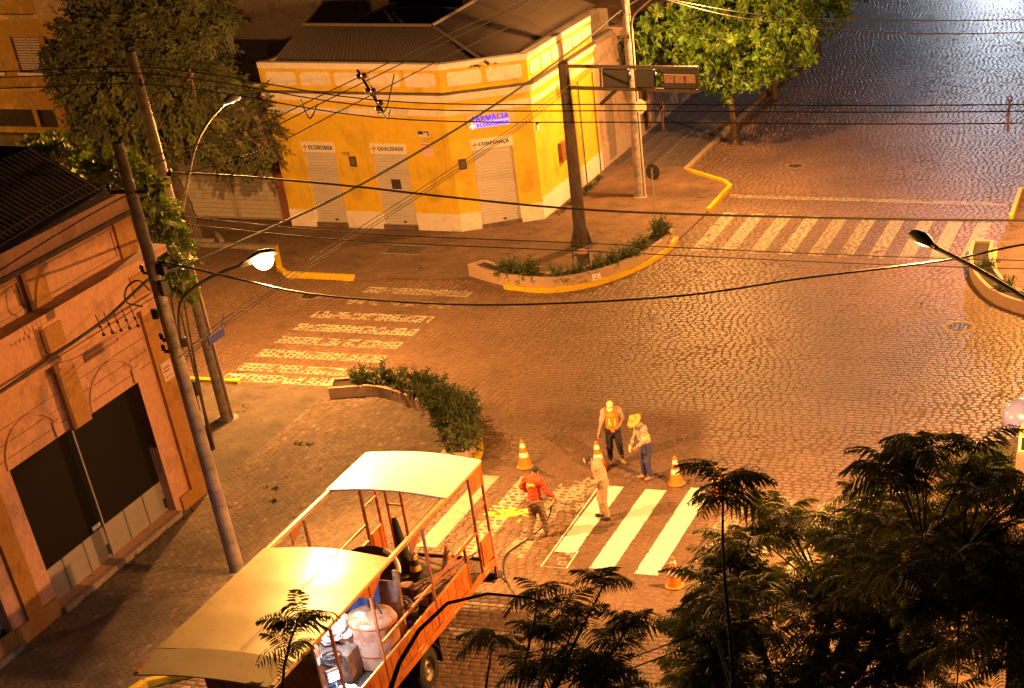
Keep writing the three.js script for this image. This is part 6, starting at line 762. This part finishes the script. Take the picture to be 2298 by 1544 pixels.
function sprig(n, L, W, len, s) { seed = s; const out = []; for (let i = 0; i < n; i++) { const t = (i + 0.5) / n; out.push(leafGeo(L * rr(0.7, 1.1), W * rr(0.8, 1.1), rr(0.1, 0.4), rr(0.2, 0.7)).rotateX(rr(-0.5, 0.5)).rotateY((i % 2 ? 1 : -1) * rr(0.5, 1.3) + rr(-0.3, 0.3)).translate(rr(-0.02, 0.02), -0.12 * t * t * len + rr(-0.03, 0.03), t * len)); } return geo(out); }
function frondGeo(L, pairs, s) {                                        // feathery leaf: arched rib along +z with drooping comb of narrow strips
  seed = s; const P = [], at = (t) => [0, 0.28 * L * t - 0.62 * L * t * t, L * t * (1 - 0.1 * t)];
  const q4 = (a, b, c, d) => P.push(...a, ...b, ...c, ...a, ...c, ...d);
  for (let i = 0; i < 6; i++) { const a = at(i / 6), b = at((i + 1) / 6), w = 0.007 * (1 - i / 8); q4([-w, a[1], a[2]], [w, a[1], a[2]], [w, b[1], b[2]], [-w, b[1], b[2]]); q4([0, a[1] - w, a[2]], [0, a[1] + w, a[2]], [0, b[1] + w, b[2]], [0, b[1] - w, b[2]]); }
  for (let i = 1; i <= pairs; i++) for (const sd of [-1, 1]) {
    const t = i / pairs, o = at(t), l = L * 0.42 * Math.sin(Math.PI * (0.2 + 0.72 * t)) * rr(0.8, 1.1), w = L * 0.028, drop = rr(0.35, 0.85), f = rr(0.2, 0.5);
    const p = (u, k) => [sd * l * u * (1 - 0.25 * drop * u), o[1] - l * drop * u * u, o[2] + l * f * u + k * w * Math.sin(Math.PI * (0.12 + 0.84 * u))];
    for (let k = 0; k < 3; k++) q4(p(k / 3, -1), p(k / 3, 1), p((k + 1) / 3, 1), p((k + 1) / 3, -1));
  }
  const g = new THREE.BufferGeometry(); g.setAttribute('position', new THREE.Float32BufferAttribute(P, 3)); g.computeVertexNormals(); return prep(g);
}
function scatter(parent, name, g, m, items, tint) {                     // items: [pos, direction, roll, scale]; one InstancedMesh as a part
  const im = new THREE.InstancedMesh(g, m, items.length), o = new THREE.Object3D(), base = parent.position; im.name = name; im.userData.kind = 'stuff'; im.castShadow = im.receiveShadow = true;
  items.forEach(([p, d, roll, s], i) => { o.position.copy(p).sub(base); o.up.set(0, 1, 0); if (Math.abs(d.y) > 0.98) o.up.set(1, 0, 0); o.lookAt(o.position.clone().add(d)); o.rotateZ(roll); o.scale.setScalar(s); o.updateMatrix(); im.setMatrixAt(i, o.matrix); const k = tint ? rr(tint[0], tint[1]) : 1, y = rr(0.85, 1.2); im.setColorAt(i, C(k * y, k, k * rr(0.7, 1.1))); });
  parent.add(im); return im;
}
function lobes(list, n, shellness = 0.55) {                             // points spread through ellipsoids, denser outward
  const vol = list.map(([, r]) => r[0] * r[1] * r[2]), tot = vol.reduce((a, b) => a + b), out = [];
  list.forEach(([c, r], k) => { const m = Math.round(n * vol[k] / tot); for (let i = 0; i < m; i++) { const u = rr(-1, 1), f = rr(0, Math.PI * 2), q = Math.sqrt(1 - u * u), d = V(q * Math.cos(f), u, q * Math.sin(f)), k2 = lerp(Math.cbrt(rnd()), 1, shellness * rnd()) * lerp(0.78, 1.12, fbm(d.x * 3 + c[0], d.z * 3 + d.y * 2.3 + c[2], 77, 3)); out.push([V(c[0] + d.x * r[0] * k2, c[1] + d.y * r[1] * k2, c[2] + d.z * r[2] * k2), d]); } });
  return out;
}
function limbGeo(a, b, r0, r1, sag = 0.15, n = 7) { a = v3(a); b = v3(b); const m = a.clone().lerp(b, 0.5).add(V(rr(-0.2, 0.2), a.distanceTo(b) * sag, rr(-0.2, 0.2))), c = new THREE.CatmullRomCurve3([a, m, b]), g = new THREE.TubeGeometry(c, 8, 1, n), p = g.attributes.position, pts = c.getSpacedPoints(8); for (let i = 0; i < p.count; i++) { const k = Math.floor(i / (n + 1)), r = lerp(r0, r1, k / 8), q = pts[Math.min(8, k)]; const cc = c.getPointAt(k / 8); p.setXYZ(i, cc.x + (p.getX(i) - cc.x) * r, cc.y + (p.getY(i) - cc.y) * r, cc.z + (p.getZ(i) - cc.z) * r); void q; } g.computeVertexNormals(); return g; }
const mBark = M([0.14, 0.1, 0.072], { map: 'bark', m: 0.7, bump: 'coarse', bm: 0.25, bs: 0.02 }), mBarkDark = mBark;
function trunk(t, pts, r0, r1, m) { const c = new THREE.CatmullRomCurve3(pts.map(v3)), N = 16, g = new THREE.TubeGeometry(c, N, 1, 12), p = g.attributes.position; for (let i = 0; i < p.count; i++) { const k = Math.floor(i / 13), q = c.getPointAt(k / N), r = lerp(r0, r1, k / N) * (1 + (k < 2 ? 0.45 * (2 - k) / 2 : 0)) * (1 + 0.1 * Math.sin(i * 5.1)); p.setXYZ(i, q.x + (p.getX(i) - q.x) * r, q.y + (p.getY(i) - q.y) * r, q.z + (p.getZ(i) - q.z) * r); } g.computeVertexNormals(); return mesh('trunk', g, m, t); }
// --- large leafy tree by the garage
{
  seed = 301; const t = thing('leafy_tree', 'large dark leafy tree in front of the garage and yellow shop', 'tree', [-21.7, 0, -9.4]);
  trunk(t, [[-21.7, 0, -9.4], [-21.75, 1.2, -9.35], [-21.95, 2.4, -9.2], [-21.9, 3.2, -9.1]], 0.27, 0.2, mBarkDark);
  const L = [[[-21.8, 5.6, -8.6], [3.6, 2.7, 2.7]], [[-18.7, 3.9, -9.0], [1.6, 1.5, 1.4]], [[-20.0, 7.6, -9.0], [2.2, 1.6, 2]], [[-22.6, 3.7, -7.3], [2.2, 1.3, 1.5]], [[-22.6, 8.5, -9.2], [1.7, 1.1, 1.8]], [[-19.6, 5.2, -7.6], [1.9, 1.6, 1.5]]];
  for (const [c] of L) mesh('limb', limbGeo([-21.9, 3.0, -9.1], c, 0.13, 0.03), mBarkDark, t);
  const cl = [sprig(9, 0.19, 0.1, 0.42, 1), sprig(7, 0.22, 0.115, 0.4, 2)];
  cl.forEach((g, k) => scatter(t, 'foliage', g, leafMat(k ? [0.078, 0.09, 0.018] : [0.066, 0.078, 0.018]), lobes(L, 2300, 0.7).map(([p, d]) => [p, d.clone().add(V(rr(-0.7, 0.7), rr(-0.8, 0.2), rr(-0.7, 0.7))).normalize(), rr(-0.6, 0.6), rr(0.7, 1.25)]), [0.6, 1.35]));
  const bed = thing('tree_pit', 'pale stone edging round the foot of the large leafy tree', 'edging', [-21.7, SW_TOP, -9.3]); for (const [a, b] of [[[-22.7, -8.9], [-21.9, -9.9]], [[-21.1, -9.9], [-20.3, -8.9]], [[-22.4, -8.8], [-20.6, -8.8]]]) mesh('edging_stone', bar([a[0], SW_TOP + 0.07, a[1]], [b[0], SW_TOP + 0.07, b[1]], 0.16, 0.14), mKerb, bed);
}
// --- bright street trees with big spoon-shaped leaves along the side street
{
  const cl = [whorl(9, 0.29, 0.125, 0.9, 11), whorl(8, 0.33, 0.14, 1.1, 12), whorl(7, 0.26, 0.115, 0.6, 13)];
  const streetTree = (label, x, z, n, s) => {
    seed = s; const t = thing('street_tree', label, 'tree', [x, 0, z], 'street trees along the side street');
    trunk(t, [[x, 0, z], [x - 0.05, 0.9, z - 0.05], [x - 0.15, 1.7, z - 0.1], [x - 0.25, 2.5, z - 0.2]], 0.16, 0.11, mBark);
    const L = [[[x - 0.2, 4.3, z - 0.6], [3.3, 1.7, 3.2]], [[x + 2.0, 3.7, z + 0.6], [2.0, 1.3, 2.2]], [[x - 2.6, 3.9, z + 1.2], [1.9, 1.4, 2.4]], [[x + 0.4, 3.5, z + 2.2], [2.4, 1.3, 1.6]], [[x + 1.2, 4.0, z - 2.6], [2.3, 1.5, 2]]];
    for (const [c] of L) mesh('limb', limbGeo([x - 0.22, 2.3, z - 0.15], c, 0.075, 0.02), mBark, t);
    cl.forEach((g, k) => scatter(t, 'foliage', g, leafMat([[0.1, 0.2, 0.018], [0.075, 0.17, 0.02], [0.12, 0.21, 0.02]][k], { transmission: 0.2, roughness: 0.5 }), lobes(L, n / 3, 0.75).map(([p, d]) => [p, d.clone().multiplyScalar(0.55).add(V(rr(-0.4, 0.4), rr(0.1, 0.7), rr(-0.4, 0.4))).normalize().applyAxisAngle(V(1, 0, 0), 0), rr(-3, 3), rr(0.6, 1.2)]), [0.5, 1.35]));
    return t;
  };
  streetTree('bright green broad-leaved street tree beside the signal boards', -4.05, -26.0, 2000, 401); streetTree('green broad-leaved street tree, second from the signal boards', -4.3, -35.0, 900, 402); streetTree('green broad-leaved street tree, third from the signal boards', -4.3, -45.0, 600, 403);
}
// --- shrubs behind the old building, lit by the west lamp
{
  const g = [whorl(7, 0.2, 0.15, 0.9, 21), sprig(8, 0.17, 0.13, 0.35, 22)];
  const bush = (label, L, n, s, x, z, h) => { seed = s; const t = thing('garden_shrub', label, 'shrub', [x, 0, z], 'shrubs behind the old building'); for (let i = 0; i < 4; i++) mesh('stem', limbGeo([x + rr(-0.1, 0.1), 0, z + rr(-0.1, 0.1)], [x + rr(-0.5, 0.5), h * 0.8, z + rr(-0.3, 0.3)], 0.05, 0.015, 0.02), mBarkDark, t); g.forEach((q) => scatter(t, 'foliage', q, leafMat([0.13, 0.19, 0.02]), lobes(L, n / 2, 0.6).map(([p, d]) => [p, d.clone().add(V(rr(-0.5, 0.5), rr(-0.2, 0.6), rr(-0.5, 0.5))).normalize(), rr(-3, 3), rr(0.6, 1.1)]), [0.7, 1.3])); };
  bush('tall slim shrub with round yellow-green leaves behind the old building corner', [[[-10.95, 7.0, 10.3], [0.4, 0.5, 0.4]], [[-10.35, 6.2, 10.1], [0.42, 0.7, 0.4]], [[-10.2, 5.3, 10.0], [0.4, 0.6, 0.4]], [[-10.35, 4.5, 9.8], [0.4, 0.45, 0.4]]], 380, 501, -10.5, 10.2, 6);
  bush('leafy shrub reaching over the dark roof edge, beside the slim one', [[[-12.6, 7.0, 10.4], [1.2, 0.75, 0.7]]], 300, 502, -12.6, 10.4, 7); bush('leafy shrub far along behind the dark roof of the old building', [[[-16.2, 6.9, 10.4], [2.2, 0.8, 0.8]]], 420, 503, -16.2, 10.4, 7);
}
// --- feathery trees near the camera
const frond = [frondGeo(0.62, 13, 31), frondGeo(0.55, 11, 32), frondGeo(0.7, 14, 33)];
function rosette(items, tip, n, dir, size) { for (let i = 0; i < n; i++) { const a = i / n * Math.PI * 2 + rr(-0.3, 0.3), el = rr(-0.15, 0.75); items[Math.floor(rnd() * 3)].push([tip.clone().addScaledVector(dir, -rr(0, 0.35) * (i > 5 ? 1 : 0.3)), V(Math.cos(a) * Math.cos(el), Math.sin(el), Math.sin(a) * Math.cos(el)), rr(-0.3, 0.3), size * rr(0.75, 1.15)]); } }
function feathery(label, base, fork, tips, rb, mLeaf, s, perTip, size) {
  seed = s; const t = thing('feathery_tree', label, 'tree', base, 'feathery trees near the camera'), items = [[], [], []];
  trunk(t, [base, [lerp(base[0], fork[0], 0.4) + 0.1, fork[1] * 0.4, lerp(base[2], fork[2], 0.4)], fork], rb, rb * 0.6, mBarkDark);
  for (const [path, r, n] of tips) { const pts = [fork, ...path].map(v3); mesh('branch', (() => { const c = new THREE.CatmullRomCurve3(pts), N = 14, g = new THREE.TubeGeometry(c, N, 1, 7), p = g.attributes.position; for (let i = 0; i < p.count; i++) { const k = Math.floor(i / 8), q = c.getPointAt(k / N), w = lerp(r, 0.01, k / N); p.setXYZ(i, q.x + (p.getX(i) - q.x) * w, q.y + (p.getY(i) - q.y) * w, q.z + (p.getZ(i) - q.z) * w); } g.computeVertexNormals(); return g; })(), mBarkDark, t); const d = pts[pts.length - 1].clone().sub(pts[pts.length - 2]).normalize(); rosette(items, pts[pts.length - 1], n ?? perTip, d, size); if ((n ?? perTip) > 9) rosette(items, pts[pts.length - 1].clone().addScaledVector(d, -0.45), Math.round((n ?? perTip) * 0.6), d, size); }
  items.forEach((it, k) => { if (it.length) scatter(t, 'foliage', frond[k], mLeaf, it, [0.7, 1.25]); }); return t;
}
{
  const mLit = leafMat([0.15, 0.17, 0.022], { transmission: 0.5 }), mNear = mLit;
  // crown lit from the arm lamp, over the pavement at the lower right
  seed = 601; const tips = []; const L = [[[10.9, 4.9, 26.9], [2.3, 1.9, 2.6]], [[10.1, 3.9, 28.4], [1.5, 1.3, 1.6]], [[12.5, 5.6, 26.6], [1.8, 1.5, 1.9]]];
  const hubs = lobes(L, 12, 0).map(([p]) => p.clone().lerp(V(10.8, 4, 27.2), 0.45)); for (const [p, d] of lobes(L, 240, 0.6)) { if (d.y < -0.75) continue; const hb = hubs.reduce((a, b) => (a.distanceTo(p) < b.distanceTo(p) ? a : b)); tips.push([[hb.toArray(), p.clone().lerp(hb, 0.4).add(V(0, 0.15, 0)).toArray(), p.toArray()], 0.03]); }
  feathery('feathery tree lit yellow-green on the pavement at the lower right', [10.9, 0, 27.9], [10.7, 2.9, 27.6], tips, 0.17, mLit, 602, 9, 0.9);
  // dark crown above the lamp, right edge
  seed = 611; const tipsR = [], LR = [[[13.6, 8.6, 31.2], [1.3, 1.2, 1.3]], [[15.2, 7.6, 30.9], [1.5, 1.2, 1.3]], [[12.9, 7.5, 30.5], [1.0, 0.9, 1.1]], [[14.4, 7.0, 30.4], [1.6, 1.1, 1.3]]], hubR = lobes(LR, 8, 0).map(([p]) => p.clone().lerp(V(14.4, 7.2, 31), 0.45));
  for (const [p] of lobes(LR, 110, 0.6)) { const hb = hubR.reduce((a, b) => (a.distanceTo(p) < b.distanceTo(p) ? a : b)); tipsR.push([[hb.toArray(), p.clone().lerp(hb, 0.4).add(V(0, 0.12, 0)).toArray(), p.toArray()], 0.03]); }
  feathery('tall dark feathery tree reaching above the arm lamp at the right edge', [14.45, 0, 28.9], [14.6, 6.4, 28.9], tipsR, 0.42, mNear, 612, 9, 0.85);
  // thin dark shoots in front of truck and crossing
  feathery('dark feathery tree whose thin shoots cross in front of the truck', [9.6, 0, 39.6], [9.4, 5.8, 38.6], [
    [[[7.6, 7.3, 37.6], [6.95, 7.9, 36.6], [6.6, 8.35, 35.6], [6.55, 8.6, 34.95]], 0.05, 13], [[[7.4, 7.2, 37.6], [6.7, 7.7, 36.6], [6.45, 8.0, 36.1]], 0.04, 8], [[[7.6, 7.2, 37.8], [7.0, 7.6, 36.9], [6.9, 7.9, 36.3]], 0.04, 12], [[[7.9, 7.4, 37.6], [7.3, 7.8, 36.7], [7.3, 8.0, 36.2]], 0.04, 10],
    [[[8.4, 7.0, 37.2], [7.85, 8.1, 35.6], [8.2, 8.6, 34.4], [9.0, 8.65, 34.2], [9.6, 8.5, 34.2]], 0.06, 6],
    [[[9.3, 7.2, 36.6], [9.2, 8.0, 34.9], [9.0, 8.4, 33.5]], 0.05, 8], [[[9.6, 7.3, 36.6], [9.7, 8.1, 34.9], [9.75, 8.45, 33.2]], 0.05, 9], [[[9.7, 7.2, 36.6], [10.1, 8.0, 35.2], [10.3, 8.35, 33.9]], 0.05, 8], [[[9.5, 7.0, 36.8], [9.6, 7.8, 35.5], [9.8, 8.2, 34.6]], 0.05, 9], [[[9.3, 7.0, 36.8], [9.3, 7.8, 35.6], [9.3, 8.1, 34.9]], 0.05, 8], [[[9.9, 7.0, 36.6], [10.2, 7.7, 35.6], [10.4, 8.0, 35.0]], 0.05, 8], [[[9.2, 7.0, 36.8], [8.9, 7.9, 35.4], [8.75, 8.3, 34.5]], 0.04, 9],
    [[[9.34, 7.0, 36.8], [9.31, 7.65, 34.70], [9.25, 8.10, 33.80]], 0.035, 8], [[[9.29, 7.0, 36.8], [9.24, 7.65, 34.63], [9.13, 8.10, 33.73]], 0.035, 8], [[[9.75, 7.0, 36.8], [9.93, 7.83, 36.02], [10.28, 8.28, 35.12]], 0.035, 8], [[[9.33, 7.0, 36.8], [9.30, 7.59, 35.52], [9.23, 8.04, 34.62]], 0.035, 8], [[[9.30, 7.0, 36.8], [9.26, 7.56, 34.70], [9.16, 8.01, 33.80]], 0.035, 8], [[[9.76, 7.0, 36.8], [9.93, 7.85, 36.07], [10.29, 8.30, 35.17]], 0.035, 8], [[[9.68, 7.0, 36.8], [9.82, 7.60, 34.87], [10.10, 8.05, 33.97]], 0.035, 8], [[[9.58, 7.0, 36.8], [9.66, 7.88, 35.89], [9.84, 8.33, 34.99]], 0.035, 8], [[[9.73, 7.0, 36.8], [9.89, 7.75, 34.66], [10.22, 8.20, 33.76]], 0.035, 8], [[[9.60, 7.0, 36.8], [9.70, 7.54, 35.46], [9.91, 7.99, 34.56]], 0.035, 8], [[[9.48, 7.0, 36.8], [9.53, 7.92, 34.67], [9.61, 8.37, 33.77]], 0.035, 8], [[[9.72, 7.0, 36.8], [9.88, 7.60, 35.54], [10.20, 8.05, 34.64]], 0.035, 8], [[[7.7, 7.2, 37.8], [7.45, 7.96, 36.60]], 0.03, 8], [[[7.7, 7.2, 37.8], [7.36, 7.82, 36.56]], 0.03, 8], [[[7.7, 7.2, 37.8], [6.96, 7.75, 36.50]], 0.03, 8], [[[7.7, 7.2, 37.8], [6.49, 7.71, 36.77]], 0.03, 8], [[[7.7, 7.2, 37.8], [6.07, 7.78, 36.64]], 0.03, 8], [[[7.7, 7.2, 37.8], [6.86, 7.80, 36.53]], 0.03, 8], [[[7.7, 7.2, 37.8], [7.60, 7.82, 36.34]], 0.03, 8],
  ], 0.16, mNear, 621, 9, 0.72);
  feathery('slim dark sapling whose bare stem rises before the fresh stripes', [12.4, 0, 38.4], [12.3, 7.4, 37.4], [[[[11.9, 8.4, 35.4], [11.35, 9.0, 33.6], [10.95, 9.3, 32.0]], 0.045, 12], [[[12.0, 8.0, 35.6], [11.4, 8.3, 34.2], [11.15, 8.45, 33.6]], 0.04, 5]], 0.1, mNear, 631, 10, 0.95);
}
// --- planter shrubs: clumps of small leaves, a few pale flowers
{
  const g = [whorl(9, 0.13, 0.055, 1.1, 41), sprig(9, 0.11, 0.045, 0.3, 42)], flower = geo([0, 1, 2, 3, 4].map((i) => leafGeo(0.035, 0.025, 0.1, 0.1).rotateX(-0.3).rotateY(i * 1.257)));
  const clump = (label, x, z, y, r, h, n, s, group, fl = 0) => { seed = s; const t = thing('planter_shrub', label, 'shrub', [x, y, z], group); for (let i = 0; i < 3; i++) mesh('stem', limbGeo([x + rr(-0.1, 0.1), y - 0.08, z + rr(-0.1, 0.1)], [x + rr(-r, r) * 0.6, y + h * 0.7, z + rr(-r, r) * 0.6], 0.015, 0.006, 0.1, 5), mBarkDark, t); const L = [[[x, y + h * 0.45, z], [r, h * 0.55, r]], [[x + rr(-r, r) * 0.7, y + h * 0.3, z + rr(-r, r) * 0.7], [r * 0.6, h * 0.45, r * 0.6]]]; g.forEach((q, k) => scatter(t, 'foliage', q, leafMat(k ? [0.055, 0.085, 0.02] : [0.075, 0.1, 0.022]), lobes(L, n / 2, 0.5).map(([p, d]) => [V(p.x, Math.max(p.y, y - 0.05), p.z), d.clone().add(V(rr(-0.5, 0.5), rr(0, 0.8), rr(-0.5, 0.5))).normalize(), rr(-3, 3), rr(0.7, 1.2)]), [0.6, 1.4])); if (fl) { const it = []; for (const [p] of lobes(L, fl, 1)) it.push([V(p.x, Math.max(p.y, y) + 0.04, p.z), V(rr(-0.4, 0.4), 1, rr(-0.4, 0.4)).normalize(), 0, rr(0.8, 1.3)]); scatter(t, 'flowers', flower, leafMat([0.6, 0.5, 0.36]), it); } };
  const mid = (curve, t, o) => { const c = new THREE.CatmullRomCurve3(curve.map(([x, z]) => V(x, 0, z))), p = c.getPointAt(t), d = c.getTangentAt(t); return [p.x - d.z * o, p.z + d.x * o]; };
  [[0.1, 0.32, 0.3, 60], [0.2, 0.36, 0.34, 80], [0.33, 0.45, 0.4, 120], [0.43, 0.5, 0.5, 150], [0.53, 0.5, 0.5, 150], [0.62, 0.55, 0.62, 190], [0.72, 0.7, 0.75, 260], [0.79, 0.62, 0.7, 220], [0.9, 0.36, 0.5, 110], [0.97, 0.3, 0.35, 70]].forEach(([t, r, h, n], i) => { const [x, z] = mid(SWC, t, 0.52); clump('green shrub spilling over the planter wall at the paved corner', x, z, 0.36, r, h, n, 700 + i, 'shrubs in the overgrown planter', i > 4 ? 9 : 3); });
  [[0.17, 0.3, 0.34, 90], [0.25, 0.32, 0.38, 100], [0.37, 0.2, 0.16, 50], [0.45, 0.2, 0.18, 50], [0.53, 0.2, 0.2, 50], [0.6, 0.22, 0.22, 60], [0.68, 0.24, 0.25, 70], [0.76, 0.24, 0.25, 70], [0.93, 0.3, 0.5, 110]].forEach(([t, r, h, n], i) => { const [x, z] = mid(NWC, t, -0.45); clump('low green plant in the planter at the yellow shop corner', x, z, 0.39, r, h, n, 720 + i, 'plants in the shop corner planter'); });
  [[0.3, 0.2, 0.18, 40], [0.5, 0.22, 0.2, 50], [0.62, 0.25, 0.25, 50]].forEach(([t, r, h, n], i) => { const [x, z] = mid(NEC, t, 0.52); clump('low plant in the yellow planter at the far corner', x, z, 0.36, r, h, n, 740 + i, 'plants in the far planter'); });
  seed = 745; clump('lit yellow-green bush beside the telephone shell', 11.85, 9.5, 0.05, 0.75, 0.9, 420, 746, null);
  // weeds along walls, fallen leaves on the paving
  seed = 751; const wd = []; for (let i = 0; i < 90; i++) wd.push([V(-8.4 + rr(0, 0.25), SW_TOP, -13.8 - 6 * Math.pow(rnd(), 0.7)), V(rr(-0.6, 0.6), 1, rr(-0.6, 0.6)).normalize(), rr(-3, 3), rr(0.5, 1.2)]); for (let i = 0; i < 40; i++) wd.push([V(-8.95 + rr(0, 0.2), SW_TOP, rr(13.3, 20)), V(rr(-0.6, 0.6), 1, rr(-0.6, 0.6)).normalize(), rr(-3, 3), rr(0.3, 0.7)]); for (let i = 0; i < 60; i++) { const c = [[-5.6, 10.3], [-7.9, 9.6], [-7.4, 12.7], [-7.0, 13.4]][i % 4]; wd.push([V(c[0] + rr(-0.3, 0.3), SW_TOP, c[1] + rr(-0.12, 0.12)), V(rr(-0.8, 0.8), 1, rr(-0.8, 0.8)).normalize(), rr(-3, 3), rr(0.3, 0.7)]); }
  const w = new THREE.Group(); w.name = 'weeds'; scene.add(w); tag(w, 'weeds growing in the joints along walls and paving', 'weeds', null, 'stuff'); scatter(w, 'weed_leaves', g[0], leafMat([0.07, 0.08, 0.025]), wd, [0.6, 1.3]);
  const lt = new THREE.Group(); lt.name = 'fallen_leaves'; scene.add(lt); tag(lt, 'dry fallen leaves and litter scattered on the paving', 'fallen leaves', null, 'stuff'); const li = []; for (let i = 0; i < 520; i++) { const near = i < 330, x = near ? rr(-9, -2.6) : rr(-16, 9), z = near ? rr(6, 17) : rr(-20, 12); if (near && fbm(x * 0.7, z * 0.7, 19, 2) < 0.45) continue; const on = !onRoad(x, z); li.push([V(x, on ? SW_TOP + 0.025 : 0.035, z), V(rr(-1, 1), rr(-0.2, 0.2), rr(-1, 1)).normalize(), rr(-0.4, 0.4), rr(0.5, 1.2)]); } scatter(lt, 'leaf_litter', leafGeo(0.11, 0.06, 0.5, 0.5), leafMat([0.13, 0.08, 0.04]), li, [0.35, 1.5]);
}
// ------------------------------------------------------------
scene.traverse((o) => { delete o.userData.local; });
scene.updateMatrixWorld(true);
renderer.render(scene, camera);
